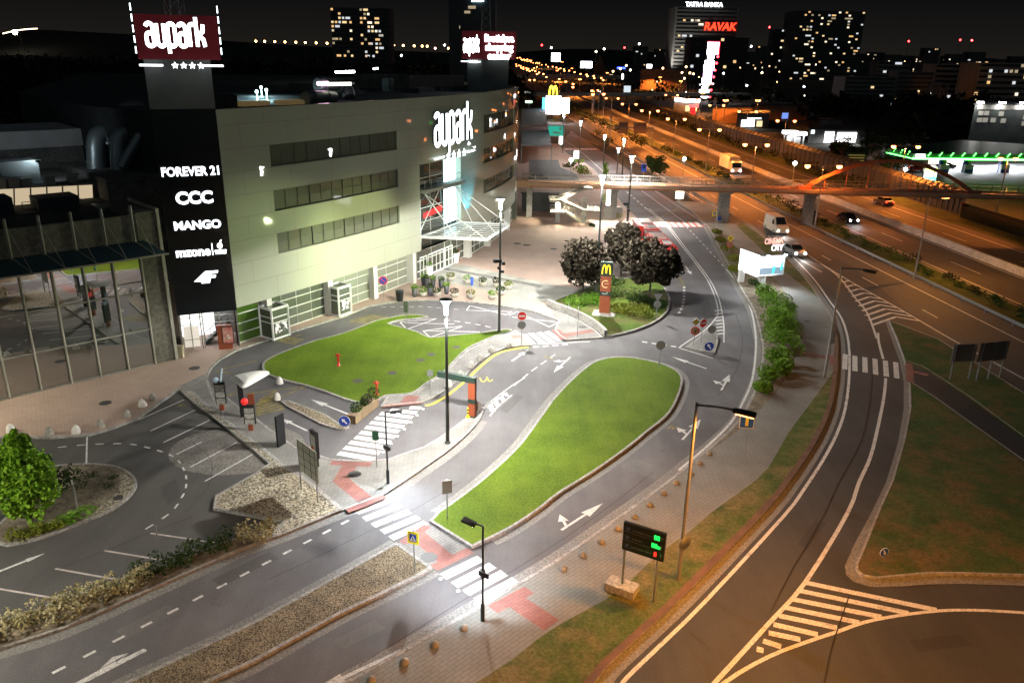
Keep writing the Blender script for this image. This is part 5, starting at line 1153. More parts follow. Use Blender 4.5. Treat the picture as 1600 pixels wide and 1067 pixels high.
def bush(name, base, r, leaf, label, cat='shrub', n=420, size=.2, seed=1, group=None):
    rnd = random.Random(seed); b = MB()
    for _ in range(7):
        c = Vector((rnd.uniform(-.55, .55)*r[0], rnd.uniform(-.55, .55)*r[1], r[2]*rnd.uniform(.35, .75))); leaves(b, c, (r[0]*.55, r[1]*.55, r[2]*.42), n//7, size, rnd)
    o = b.build(name, leaf, None, base); return tag(o, label, cat, group)
SH = [(1196,464,1.2,1.0),(1206,480,1.5,1.2),(1222,497,1.6,1.25),(1212,508,1.4,1.2),(1230,520,1.5,1.2),(1214,534,1.5,1.25),(1228,548,1.4,1.1),(1212,566,1.15,1.0),(1220,585,1.1,1.0),(1203,592,.9,.8),(1187,612,.75,.7)]
SL = ['bright green shrub nearest the lit cinema billboard','bright green shrub second from the cinema billboard','bright green shrub at the widest part of the bed by the slip road','bright green shrub on the inner road edge of the bed','bright green shrub beside the small round sign back','bright green shrub in the middle of the long bed','bright green shrub on the pavement side of the bed','bright green shrub where the bed narrows','bright green shrub at the red paving strip','small green shrub near the lower end of the bed','smallest lone green shrub at the lower tip of the bed']
for i, ((x, y, r, h), lb) in enumerate(zip(SH, SL)): bush('shrub', G(x, y, .13), (r*1.12, r*1.12, h*1.4), M_BUSH, lb, n=1150, size=.2, seed=30+i, group='green shrubs in the bed between the roads')
for i, (x, y, r, lb) in enumerate([(1119,366,.9,'low yellowish shrub at the top end of the bed'),(1126,378,1.1,'low yellowish shrub above the diamond sign'),(1136,392,1.2,'low yellowish shrub around the diamond sign post'),(1148,408,1.4,'low yellowish shrub left of the cinema billboard'),(1160,424,1.3,'low yellowish shrub at the foot of the billboard'),(1150,425,1.0,'low yellowish shrub on the road edge left of the billboard'),(1178,447,.9,'dark low shrub before the billboard column')]):
    bush('shrub', G(x, y, .13), (r, r*1.2, .75), M_BUSHY if i < 6 else M_BUSHD, lb, n=420, size=.2, seed=50+i, group='low shrubs by the billboard')
for i, (x, y, r, h, lm, lb) in enumerate([(905,474,1.9,.9,M_BUSH,'low spreading shrub at the left edge of the lawn island'),(930,471,1.6,.8,M_BUSH,'low spreading shrub just left of the totem'),(962,487,1.5,.9,M_BUSHY,'low yellow green shrub right of the totem base'),(985,490,1.7,1.0,M_BUSHY,'low yellow green shrub between totem and yield sign'),(1005,495,1.6,.9,M_BUSHY,'low yellow green shrub beside the yield sign post'),(975,466,2.0,1.0,M_BUSHD,'dark low shrub under the right hand red tree'),(1000,474,1.8,1.0,M_BUSHD,'dark low shrub below the largest red tree'),(1025,480,1.3,.8,M_BUSHD,'dark low shrub at the road edge of the lawn island'),(955,445,1.6,.9,M_BUSHD,'dark low shrub between the two left red trees')]):
    bush('shrub', G(x, y, .2), (r, r*.9, h), lm, lb, n=560, size=.2, seed=70+i, group='low shrubs on the lawn island')
bush('shrub', G(112, 765, .13), (1.0, .9, 1.6), M_BUSHD, 'dark twiggy shrub beside the bright conical tree', n=520, size=.17, seed=90)
for i, (x, y) in enumerate([(30,842),(55,835),(80,828),(105,818),(128,806)]): bush('cover_plant_bush', G(x, y, .13), (.75, .55, .5), M_BUSHY if i < 3 else M_BUSH, ['yellow green ground cover plant at the left end of the island','yellow green ground cover plant below the conical tree','yellow green ground cover plant at the tree foot','green ground cover plant by the short lamp','green ground cover plant near the gravel edge'][i], n=300, size=.14, seed=100+i)
for i, (x, y, r, lb) in enumerate([(146,745,.35,'small tuft on the gravel island, nearest its top'),(173,762,.35,'small green tuft in the middle of the gravel island'),(178,750,.3,'small brown tuft on the gravel island')]): bush('grass_tuft', G(x, y, .14), (r, r, .35), M_BUSHD, lb, n=90, size=.12, seed=110+i)
# clipped hedge along the road, in four plantings
def hedge(px, wid, h, leaf, label, n, seed, size=.16):
    P = GP(px, .13); rnd = random.Random(seed); b = MB(); Ls = sum((c-a).length for a, c in zip(P, P[1:])); k = max(2, int(Ls/.2))
    for i in range(k):
        s = (i+rnd.random())/k*Ls; j = 0
        while j < len(P)-2 and s > (P[j+1]-P[j]).length: s -= (P[j+1]-P[j]).length; j += 1
        d = (P[j+1]-P[j]); c = P[j]+d.normalized()*s; nn = Vector((-d.y, d.x, 0)).normalized()*rnd.uniform(-.5, .5)*wid*.75
        hh = h*rnd.uniform(.75, 1.12); leaves(b, (c.x+nn.x, c.y+nn.y, .13+hh*.52), (.42, .42, hh*.52), n, size, rnd)
    return tag(b.build('hedge', leaf), label, 'hedge', None)
hedge([(-45,1014),(20,987),(75,967)], 2.0, .84, M_CREAM, 'cream flowering hedge at the lower left corner beside the road', 62, 1); hedge([(75,967),(150,937),(235,901)], 1.95, .84, M_CREAM, 'cream flowering hedge in the middle of the strip along the road', 60, 2)
hedge([(212,900),(250,890),(290,876)], 1.7, .85, M_BUSHD, 'dark green hedge section around the thin bare pole', 56, 3); hedge([(280,880),(320,862),(365,850)], 1.7, .85, M_BUSHD, 'dark green hedge section right of the thin bare pole', 56, 4); hedge([(378,850),(405,840),(428,831)], 1.6, 1.05, M_CREAM, 'short cream flowering hedge at the gravel tip', 70, 5)
# bushes beyond the footbridge
for i, (x, y, r, h, lm, lb) in enumerate([(905,268,2.0,1.5,M_BUSH,'round green bush before the far parking spaces'),(892,262,2.0,1.2,M_BUSHD,'brown green bush at the left of the far planted bed'),(915,274,1.9,1.4,M_BUSHY,'round yellow green bush at the near end of the far planted bed'),(900,255,2.0,1.3,M_BUSH,'green bush at the back of the far planted bed'),(932,214,2.0,2.4,M_BUSHD,'tall round bush beside the far pavement'),(952,226,2.0,2.0,M_BUSHD,'dark bush by the lamp with the sign box'),(868,192,4.2,2.4,M_BUSH,'wide hedge like bush below the glowing billboard'),(882,195,3.6,2.2,M_BUSHD,'darker wide bush right of the glowing billboard'),(947,318,.8,1.7,M_BUSH,'upright bush behind the grey kiosk box'),(966,340,.8,1.1,M_BUSHY,'yellow green bush by the bridge pier and bus stop'),(925,355,.5,.6,M_BUSHD,'small dark bush at the foot of the bridge stair')]):
    bush('bush', G(x, y, .12), (r, r, h), lm, lb, n=420, size=.28 if r > 1 else .16, seed=130+i)
# bushes on the motorway verge: each its own plant
rnd = random.Random(4); k = 0
for y in [62+2.6*i for i in range(66)]:
    yy_ = y+rnd.uniform(-.8, .8); o = rnd.uniform(-12.6, -10.6); r = rnd.uniform(.7, 1.25)*(1 if y < 140 else 1.3)
    bush('verge_bush', (MX(yy_)+o, yy_, .1), (r, r*1.2, r*rnd.uniform(.7, 1.1)), M_BUSHD if rnd.random() < .7 else M_NIGHT, 'dark low bush in the planted strip between collector road and motorway', n=150, size=.26, seed=200+k, group='bushes on the motorway verge'); k += 1
for i in range(26):
    y = 165+i*8.5; bush('bank_bush', (MX(y)+rnd.uniform(11.5, 14.5), y, .05), (rnd.uniform(1.6, 2.6), 2.8, rnd.uniform(1.2, 2.4)), M_NIGHT, 'dark bush on the bank below the noise barrier', n=120, size=.45, seed=300+i, group='bushes on the far motorway bank')
for i in range(24):
    y = 235+i*9; bush('median_hedge', (MX(y)-16.8+rnd.uniform(-.4, .4)-3.0*(y > 260)*min(1, (y-260)/60), y, .05), (2.4, 5.0, 2.6), M_NIGHT if i % 3 else M_BUSHD, 'dark hedge plant in the far strip between the collector road and the motorway', n=150, size=.5, seed=340+i, group='hedge plants in the far motorway strip')

# ================================================================== STREET FURNITURE
M_DOME = mnoise('bollard_stone', (.21, .20, .17), (.30, .285, .25), 6, .85, obj=True)
M_WCONE = mnoise('bollard_white', (.55, .54, .50), (.68, .67, .63), 5, .7, obj=True)
bb = MB().lathe([(.205, -.02), (.205, .05), (.19, .11), (.145, .17), (.08, .215), (.02, .225)], n=14).build('bollard', M_DOME)
DB = [(580,1063),(632,1035),(679,1008),(724.5,982),(879,889),(909.5,867.5),(939,847),(964,826.5),(991,808),(1014,789.5),(1036,771),(1055.5,755),(1077,740),(1092,724),(1107,709)]
for i, (x, y) in enumerate(DB):
    o = bb if i == 0 else bb.copy()
    if i: COL.objects.link(o)
    o.location = G(x, y, .13); tag(o, 'low domed stone bollard in the row along the lower pavement edge', 'bollard', 'domed bollards along the inner road')
wb = MB().lathe([(.31, 0), (.30, .16), (.25, .34), (.15, .50), (.04, .58)], n=6).build('bollard', M_WCONE)
WB = [(17,674,0),(119.5,676,0),(223,634.5,0),(437,599,1),(433,624,1),(701,603,2),(719.5,589,2),(736,573.5,2),(749.5,562,2),(767.5,550,2),(795,542,2)]
for i, (x, y, g) in enumerate(WB):
    o = wb if i == 0 else wb.copy()
    if i: COL.objects.link(o)
    o.location = G(x, y, .12); o.rotation_euler = (0, 0, i*.7)
    if g == 1: tag(o, ['white stone bollard against the kerb of the hydrant lawn', 'white stone bollard at the tip of the small gravel bed'][i-3], 'bollard')
    else: tag(o, ['white stone bollard on the pink pavement edge of the car park', '', 'white stone bollard on the pavement along the yellow line'][g], 'bollard', ['white bollards by the car park', '', 'white bollards along the yellow line'][g])
for i, (x, y) in enumerate([(77,678),(158,666),(199,651),(239,625)]):
    o = wb.copy(); COL.objects.link(o); o.data = wb.data.copy() if i == 0 else tb_data; tb_data = o.data
    if i == 0: o.data.materials.clear(); o.data.materials.append(M_DOME)
    o.location = G(x, y, .12); tag(o, 'tan stone bollard among the white ones at the car park edge', 'bollard', 'tan bollards by the car park')
M_RED = mat('paint_red', (.48, .025, .015), .35)
for (x, y, yt, lb) in ((529, 571.5, 552, 'red hydrant alone in the middle of the lawn'), (589, 616.5, 595, 'red hydrant at the lower lawn edge behind the brick planter')):
    B_ = G(x, y, .13); h = zat(B_, yt)-.13; t = thing('fire_hydrant', lb, 'hydrant', B_, 0, 'red hydrants on the lawn')
    MB().lathe([(.16, 0), (.16, .06), (.10, .08), (.10, h*.78), (.13, h*.80), (.14, h*.9), (.1, h*.97), (.03, h)], n=12).build('body', M_RED, t)
    b = MB(); b.tube([(-.24, 0, h*.86), (.24, 0, h*.86)], .06, 8).tube([(0, -.2, h*.86), (0, 0, h*.86)], .06, 8).build('nozzle', M_RED, t)
# planters on the plaza
M_POTD = mat('pot_dark', (.05, .05, .06), .5); M_POTW = mnoise('pot_stone', (.36, .33, .28), (.46, .43, .37), 5, .8, obj=True); M_POTWW = mat('pot_white', (.8, .8, .78), .35)
def planter(x, y, kind, label, group, seed):
    t = thing('planter', label, 'planter', G(x, y, .13), seed*.6, group); r = random.Random(seed)
    if kind == 'd': MB().lathe([(.22, 0), (.34, .95), (.30, .95), (.28, .85)], n=10).build('pot', M_POTD, t); z, w = 1.0, .38
    elif kind == 'w': MB().lathe([(.30, 0), (.42, .12), (.46, .45), (.40, .45), (.36, .38)], n=12).build('pot', M_POTW, t); z, w = .62, .5
    else: MB().lathe([(.34, 0), (.52, 1.25), (.46, 1.25), (.42, 1.1)], n=14).build('pot', M_POTWW, t); z, w = 1.35, .42
    b = MB(); leaves(b, (0, 0, z+.08), (w, w, .30), 150, .15, r); b.build('plant', [M_BUSHY, M_BUSH, M_BUSHD, M_MAPLE][seed % 4 if kind == 'w' else 1+seed % 2], t)
PD = [(662,445.6),(667,447.5),(676.5,448.5),(689.6,450),(648,463.5),(672,462),(697.5,459)]
for i, p in enumerate(PD): planter(*p, 'd', 'tall dark tapered planter with a small clipped plant on the plaza', 'dark planters on the plaza', i)
PW = [(704,438.5),(730.6,443),(754,446),(776,448),(794,452),(660.6,462.5),(682.5,462.5),(710,464),(735.6,466),(769,467),(782,461)]
for i, p in enumerate(PW): planter(*p, 'w', 'low round stone planter with a loose flowering plant on the plaza', 'stone planters on the plaza', i)
planter(712, 410, 'ww', 'large white planter at the far side of the mall doors', 'white planters at the mall doors', 3); planter(670, 430.5, 'ww', 'large white planter at the near side of the mall doors', 'white planters at the mall doors', 4)
for x, y, lb in ((665.5, 430, 'rust brown column beside the near white planter'), (716, 408, 'rust brown column behind the far white planter'), (705.5, 407, 'rust brown column at the mall doors before the far planter')): tag(MB().box((0, 0, .75), (.34, .34, 1.5)).lathe([(.1, 1.5), (.1, 1.53)]).build('column_bin', mat('rust_brown', (.26, .07, .03), .6), None, G(x, y, .13)), lb, 'bin')
def wheelie(x, y, lb):
    t = thing('waste_bin', lb, 'bin', G(x, y, .13), .3); MB().lathe([(.36, 0), (.45, 1.05)], n=8).build('body', M_BLACK, t); MB().lathe([(.48, 1.05), (.46, 1.16), (.1, 1.2)], n=8).build('lid', M_DSTEEL, t)
wheelie(625, 470, 'large black bin on the plaza at the curve of the hatched road')
tag(MB().box((0, 0, .5), (.5, .4, 1.0)).box((0, 0, 1.03), (.56, .46, .08)).box((0, -.2, .85), (.35, .02, .1)).build('litter_bin', mat('bin_tan', (.33, .29, .2), .6), None, G(283, 558, .13)), 'tan litter bin at the corner of the glass hall', 'bin')
# ---- flat signs
M_SBACK = mat('sign_back', (.22, .23, .22), .5, .5); M_SWHITE = mat('sign_white', (.8, .8, .8), .4); M_SRED = mat('sign_red', (.6, .02, .02), .4); M_SBLUE = mat('sign_blue', (.015, .06, .38), .4); M_SYEL = mat('sign_yellow', (.85, .72, .02), .4); M_SBLACK = mat('sign_black', (.01, .01, .01), .5)
def plate(parent, pts, z, d, m, name, rz, off=0.0, th=.025):
    """flat plate with thickness facing -Y turned by rz; pts in (u, v)"""
    b = MB(); n = len(pts); ca, sa = cos(rz), sin(rz)
    f = lambda u, v, y: Vector((u*ca-y*sa, u*sa+y*ca, z+v))
    F_ = [f(u, v, -off-th) for u, v in pts]; K = [f(u, v, -off) for u, v in pts]
    if sum(pts[i-1][0]*pts[i][1]-pts[i][0]*pts[i-1][1] for i in range(n)) < 0: F_, K = F_[::-1], K[::-1]
    b.add(F_, [tuple(range(n))]); b.add(K, [tuple(range(n))[::-1]]); b.add(F_+K, [(n+i, n+(i+1) % n, (i+1) % n, i) for i in range(n)]); return b.build(name, m, parent)
def circ(r, n=20, cy=0): return [(r*cos(2*pi*k/n), cy+r*sin(2*pi*k/n)) for k in range(n)]
def rect(w, h): return [(-w/2, -h/2), (w/2, -h/2), (w/2, h/2), (-w/2, h/2)]
def signpost(px, top, label, plates, rz=0.0, cat='road sign', r=.032, z=.13, two=0, name='road_sign'):
    B_ = G(*px, z); t = thing(name, label, cat, B_, 0); h = max(zat(B_, top)-z, .4); ca, sa = cos(rz), sin(rz)
    b = MB()
    for s in ((0,) if not two else (-two/2, two/2)): b.tube([(s*ca, s*sa, 0), (s*ca, s*sa, h)], r, 7)
    b.build('post', M_STEEL, t)
    for pl in plates:
        kind, sz, dz = pl[:3]; zc = h-dz
        if kind == 'disc': plate(t, circ(sz), zc, 0, M_SBACK if len(pl) < 4 else pl[3], 'plate', rz, .035)
        if kind == 'rect': plate(t, rect(*sz), zc, 0, M_SBACK if len(pl) < 4 else pl[3], 'plate', rz, .035)
        if kind == 'tri': plate(t, [(-sz, sz*.6), (sz, sz*.6), (0, -sz*1.1)], zc, 0, M_SBACK, 'plate', rz, .035)
        if kind == 'noentry': plate(t, circ(sz), zc, 0, M_SWHITE, 'plate', rz, .035); plate(t, circ(sz*.92), zc, 0, M_SRED, 'red_disc', rz, .062, .006); plate(t, rect(sz*1.35, sz*.36), zc, 0, M_SWHITE, 'bar', rz, .07, .006)
        if kind == 'blue':
            plate(t, circ(sz), zc, 0, M_SWHITE, 'plate', rz, .035); plate(t, circ(sz*.93), zc, 0, M_SBLUE, 'blue_disc', rz, .062, .006)
            a = radians(pl[3]); A = [(-.12, -.6), (.12, -.6), (.12, .1), (.36, .1), (0, .65), (-.36, .1), (-.12, .1)]; plate(t, [((u*cos(a)-v*sin(a))*sz, (u*sin(a)+v*cos(a))*sz) for u, v in A], zc, 0, M_SWHITE, 'arrow', rz, .07, .006)
        if kind == 'noturn':
            plate(t, circ(sz), zc, 0, M_SRED, 'plate', rz, .035); plate(t, circ(sz*.78), zc, 0, mat('sign_buff', (.22, .18, .1), .5), 'field', rz, .062, .006); plate(t, [(-.5*sz, -.35*sz), (.35*sz, .5*sz), (.5*sz, .35*sz), (-.35*sz, -.5*sz)], zc, 0, M_SRED, 'bar', rz, .07, .006); plate(t, [(-.1*sz, -.5*sz), (.1*sz, -.5*sz), (.1*sz, .1*sz), (.4*sz, .1*sz), (.4*sz, .3*sz), (-.1*sz, .3*sz)], zc, 0, M_SBLACK, 'arrow', rz, .077, .006)
        if kind == 'diamond': plate(t, [(-sz, 0), (0, -sz), (sz, 0), (0, sz)], zc, 0, M_SWHITE if len(pl) < 4 else pl[3], 'plate', rz, .035); plate(t, [(-sz*.75, 0), (0, -sz*.75), (sz*.75, 0), (0, sz*.75)], zc, 0, mat('sign_gold', (.28, .19, .02), .5), 'field', rz, .062, .006)
        if kind == 'nopark': plate(t, circ(sz), zc, 0, M_SRED, 'plate', rz, .035); plate(t, circ(sz*.8), zc, 0, M_SBLUE, 'blue_disc', rz, .062, .006); plate(t, [(-.6*sz, .45*sz), (-.45*sz, .6*sz), (.6*sz, -.45*sz), (.45*sz, -.6*sz)], zc, 0, M_SRED, 'bar', rz, .07, .006)
        if kind == 'ped':
            s = sz; plate(t, rect(s, s*1.12), zc, 0, mat('sign_fluor', (.9, .8, .02), .4), 'plate', rz, .05); plate(t, rect(s*.62, s*.7), zc, 0, M_SBLUE, 'blue_field', rz, .077, .006); plate(t, [(-.27*s, -.27*s), (.27*s, -.27*s), (0, .27*s)], zc, 0, M_SWHITE, 'white_triangle', rz, .085, .006)
            plate(t, [(-.1*s, -.24*s), (-.05*s, -.24*s), (.0, -.1*s), (.07*s, -.24*s), (.12*s, -.24*s), (.03*s, 0), (.03*s, .08*s), (-.03*s, .08*s), (-.03*s, -.05*s)], zc, 0, M_SBLACK, 'walker', rz, .093, .006); plate(t, circ(.03*s, 10), zc+.115*s, 0, M_SBLACK, 'walker_head', rz, .093, .006)
    return t
signpost((648, 893), 826, 'yellow bordered pedestrian crossing sign on the gravel median', [('ped', .62, .48)], rz=-.35, cat='crossing sign')
signpost((814.5, 541), 486, 'red no entry sign at the zebra by the yellow line', [('noentry', .42, .45), ('disc', .38, 1.3)], rz=.1)
signpost((887.5, 506), 474, 'bare thin post on the pavement before the retaining wall', [('rect', (.1, .05), .1)]); signpost((902, 526), 479, 'second bare thin post, in front of the retaining wall corner', [('rect', (.1, .05), .1)])
signpost((1025, 499.5), 458, 'back of a yield sign over a round sign, on the lawn island', [('tri', .45, .35), ('disc', .38, 1.15)], z=.2, r=.045)
signpost((1083.7, 541), 497, 'gold diamond sign over a no turn sign on the splitter island', [('diamond', .42, .35), ('noturn', .40, 1.2)]); signpost((1095, 537.6), 498, 'red no entry sign on the splitter island', [('noentry', .42, .4)], rz=.5)
signpost((1111.5, 524), 509, 'round grey sign back on twin short posts at the hatched nose', [('disc', .40, .35)], two=.25); signpost((1107, 549.5), 534, 'blue round arrow sign on the splitter island', [('blue', .45, .42, 35)], two=.25)
signpost((1029.5, 573), 532, 'round sign back on a thin post in the teardrop lawn', [('disc', .40, .4)], z=.16); signpost((600, 472), 431, 'no parking sign with a small plate before the white mall columns', [('nopark', .46, .5), ('rect', (.5, .45), 1.35)])
signpost((737.5, 471), 432, 'narrow blue sign on the plaza among the stone planters', [('rect', (.28, .9), .5, M_SBLUE)]); signpost((635, 514.5), 468, 'grey green sign back on the small lawn strip by the hatched apron', [('rect', (.42, 1.1), .7, mat('sign_green_grey', (.13, .17, .11), .5))])
signpost((539, 669), 649, 'blue round arrow sign at the end of the small gravel bed', [('blue', .42, .42, 45)], two=.18); signpost((672.5, 618), 577, 'small grey sign back on the pavement by the yellow line', [('rect', (.45, .5), .3)], rz=.2)
signpost((699, 810), 749, 'grey square sign back at the edge of the teardrop lawn', [('rect', (.55, .8), .45)], rz=.35, z=.16); signpost((589, 729), 671, 'green sign back on a thin post between the zebras', [('rect', (.4, .62), .4, mat('sign_green', (.04, .16, .09), .5))])
signpost((1234, 496), 471, 'round grey sign back on the pavement beside the shrub bed', [('disc', .36, .4)]); signpost((1227, 562), 536, 'round grey sign back in front of the shrub at the red strip', [('disc', .36, .4)])
signpost((1114, 354), 330, 'yellow pedestrian sign at the red crossing under the footbridge', [('ped', .7, .4)], rz=.15, cat='crossing sign'); signpost((1123, 352), 338, 'small blue bus stop sign beside the footbridge pier', [('rect', (.55, .6), .35, M_SBLUE)])
signpost((1139, 395), 369, 'yellow diamond sign with a round sign below in the shrub bed', [('diamond', .42, .3, M_SYEL), ('noturn', .38, 1.15)]); signpost((1379, 870), 856, 'blue round arrow sign low in the rough grass', [('blue', .26, .22, 200)], rz=.25, r=.02)
signpost((1297, 548), 517, 'two round grey sign backs by the sodium lamp at the slip road', [('disc', .33, .3), ('disc', .33, .9)]); signpost((252, 880), 821, 'bare thin post standing in the hedge', [('rect', (.05, .05), .05)])
signpost((1004, 292), 257, 'blue parking sign beyond the footbridge railing', [('rect', (1.0, 1.5), .75, M_SBLUE), ('rect', (.5, .7), .5, M_SWHITE)], z=.1)
signpost((122, 800), 750, 'short curved lamp post on the gravel island', [('rect', (.06, .3), .1, M_SWHITE)], r=.05)
signpost((408, 535), 484, 'thin white door post sign', [('rect', (.1, .3), .2, M_SWHITE)]) if False else None
signpost((815, 516), 510, 'short white marker on the apron kerb', [('rect', (.12, .3), .1, M_SWHITE)]) if False else None
# blue lit sign with a yellow arrow and the big board backs
t = signpost((1160, 712), 642, 'blue sign with yellow rim and arrow on two thin posts at the lower pavement', [('rect', (.95, 1.22), .62, M_SWHITE)], rz=-.12, two=.30, r=.02); h = zat(G(1160, 712, .13), 642)-.13
plate(t, rect(.84, 1.1), h-.62, 0, mat('sign_blue_deep', (.02, .12, .5), .4), 'blue_field', -.12, .062, .006); plate(t, [(-.1, -.42), (.1, -.42), (.1, .15), (.0, .42), (-.28, .36), (-.1, .1)], h-.62, 0, mat('sign_arrow_yellow', (.9, .75, .1), .5), 'arrow', -.12, .07, .006)
def board(pts, top, bot, z, label, m, group=None, name='direction_sign', bars=2):
    A, C_ = G(*pts[0], z), G(*pts[1], z); t = thing(name, label, 'sign', A, 0, group); z1, z0 = zat(A, top)-z, zat(A, bot)-z; d = (C_-A); b = MB()
    n = Vector((-d.y, d.x, 0)).normalized()*.03
    b.add([v+o+Vector((0, 0, zz)) for o in (-n, n) for zz in (z0, z1) for v in (Vector((0, 0, 0))-d*.12, d*1.12)], [(0, 1, 3, 2), (4, 6, 7, 5), (0, 4, 5, 1), (2, 3, 7, 6), (0, 2, 6, 4), (1, 5, 7, 3)]); b.build('panel', m, t); b = MB()
    for k in range(bars): p = d*(k/max(1, bars-1)); b.beam(p-n*2.5, p-n*2.5+Vector((0, 0, z1)), .09, .09)
    b.each('post', M_STEEL, t)
M_BOARD = mat('board_back_dark', (.15, .13, .115), .7)
board([(1483,592),(1512,591)], 538, 565, .14, 'left dark board back on posts in the rough grass by the motorway', M_BOARD); board([(1524,594),(1560,590)], 536, 565, .14, 'right dark board back on posts in the rough grass by the motorway', M_BOARD, bars=3)
b = MB()
# overhead panels on a half gantry by the collector road
t = thing('gantry_sign', 'half gantry over the collector road carrying two bare panel backs', 'gantry', G(1018, 229, 0)); P0_ = G(1018, 229, 0); z1 = zat(P0_, 199)
MB().tube([(0, 0, 0), (0, 0, z1)], .22, 8).build('post', M_POLEL, t); MB().tube([(0.2, 0, z1-.2), (-12.5, -.4, z1-.1)], .16, 6).build('beam', M_POLEL, t); M_RUST = mnoise('panel_back_rusty', (.20, .13, .09), (.28, .18, .12), 1.0, .6)
for x0, x1 in ((-5.6, -1.9), (-10.0, -7.3)): MB().box(((x0+x1)/2, -.3, z1-.3), (x1-x0, .12, 3.1)).build('panel', M_RUST, t)
MB().tube([(-12.4, -.4, 0), (-12.4, -.4, z1)], .2, 8).build('post', M_POLEL, t)

# ---- drive-thru: height bar, menu boards, shell canopy, totem
M_GREEN = mat('corporate_green', (.016, .035, .026), .4); M_BRICK = mat('board_rust_red', (.27, .065, .025), .5); M_MENU = mnoise('menu_paper', (.28, .29, .26), (.55, .55, .5), 5, .4, obj=True, detail=2)
A = G(738, 651, .12); t = thing('height_bar', 'drive-thru height bar: rust red post with a long dark green arm', 'barrier', A); h = zat(A, 598)-.1; e_ = G(685, 586, h+.2)-A; e_.z = 0; e_ = e_.normalized()*min(e_.length, 4.2); an = atan2(e_.y, e_.x)
MB().box((0, 0, h/2), (.52, .34, h), an).build('post', M_BRICK, t); MB().box((0, 0, .06), (.56, .38, .12), an).box((0, 0, h*.47), (.55, .37, .34), an).build('band', M_GREEN, t); MB().beam(Vector((0, 0, h+.2))-e_.normalized()*.26, e_+Vector((0, 0, h+.2)), .34, .42).build('arm', M_GREEN, t)
t = thing('guide_post', 'small black and yellow striped guide post beside the height bar', 'bollard', G(731, 652, .12))
MB().lathe([(.16, 0), (.14, .1), (.07, .14), (.06, .3)], n=10).lathe([(.06, .42), (.06, .54)], n=10).lathe([(.06, .66), (.05, .8)], n=10).build('yellow_part', M_SYEL, t); MB().lathe([(.061, .3), (.061, .42)], n=10).lathe([(.061, .54), (.061, .66)], n=10).build('black_part', M_SBLACK, t)
signpost((744.5, 648), 628, 'round dark sign back beside the height bar', [('disc', .38, .3, M_BOARD)], two=.2)
def menu(px, top, boards, label, rz=.12, w=.74):
    A = G(*px, .12); t = thing('menu_board', label, 'menu board', A, rz, 'menu boards of the drive-thru'); h = zat(A, top)-.12
    MB().box((0, 0, .3), (.3, .25, .6)).build('foot', M_BRICK, t); MB().box((0, 0, (h+.35)/2+.1), (w, .22, h-.45)).build('frame', M_BLACK, t)
    n = boards; z0, z1 = .45, h-.15
    for k in range(n): zc_ = z0+(z1-z0)*(k+.5)/n; MB().box((0, -.12, zc_), (w*.84, .02, (z1-z0)/n*.86)).build('menu_panel', M_MENU if n > 1 else M_BLACK, t)
    return t, h
t, h = menu((347.5, 640), 597, 3, 'dark menu board with three panels, nearest the mall', w=.74); MB().ball((-.2, 0, h+.15), .22, 10, 6).beam((.1, 0, h), (.28, .05, h+1.0), .08, .2).build('topper', mat('topper_pale_blue', (.45, .58, .68), .4), t)
t, h = menu((392.5, 671.5), 633, 3, 'dark menu board with a red lit topper beside the white shell canopy', w=.76); MB().ball((-.25, 0, h+.28), .25, 10, 6).build('topper', mat('topper_red', (.6, .02, .02), .4, emit=(1, .03, .03), es=.25), t); MB().box((.2, .03, h+.4), (.42, .1, .85)).build('back_plate', M_BRICK, t)
A = G(384, 650, .12); t = thing('shell_canopy', 'white shell shaped canopy on a black column over the order point', 'canopy', A); hz = zat(A, 606)
sc = [(360,591),(366,596),(376,605),(382,606),(391,602),(405,594),(417,587),(421,583.5),(419,581.5),(412,581.5),(395,583),(375,587)]
P = [G(x, y, 3.4)-A for x, y in sc]; P = smooth(P, 3, True); cen = sum(P, Vector((0, 0, 0)))/len(P); n = len(P); b = MB()
rings = [[cen+(p-cen)*s+Vector((0, 0, dz)) for p in P] for s, dz in ((.55, -.06), (1, 0), (.97, .1), (.75, .24), (.35, .33))]
for r0, r1 in zip(rings, rings[1:]): b.add(r0+r1, [(i, (i+1) % n, n+(i+1) % n, n+i) for i in range(n)], True)
b.add(rings[-1], [tuple(range(n))], True); b.add(rings[0], [tuple(range(n))[::-1]], True)
if area(P) < 0: b.f = [f[::-1] for f in b.f]
b.build('shell', mat('shell_white', (.82, .82, .76), .35), t); MB().box((-.15, -.1, 1.7), (.36, .30, 3.3), .3).build('column', M_BLACK, t)
A = G(440, 695, .12); t = thing('panel_sign', 'narrow black panel seen edge on beside the drive-thru lane', 'sign', A, 1.15); h = zat(A, 648)-.12; MB().box((0, 0, h/2), (.75, .14, h)).build('frame', M_BLACK, t); MB().box((.0, .078, h*.55), (.6, .02, h*.8)).build('panel', M_MENU, t)
A = G(494, 726, .12); t = thing('poster_stand', 'tall black poster stand with a white poster by the big grid panel', 'sign', A, -.9); h = zat(A, 673)-.12; MB().box((0, 0, h/2+.3), (.85, .2, h-.6)).box((-.3, 0, .3), (.08, .1, .6)).box((.3, 0, .3), (.08, .1, .6)).build('frame', M_BLACK, t); MB().box((0, -.11, h*.6), (.62, .02, h*.55)).build('poster', mat('poster_white', (.6, .6, .55), .5), t); MB().ball((0, -.12, h*.52), .16, 8, 6).box((0, -.124, h*.45), (.3, .02, .12)).build('poster_motif', M_BRICK, t)
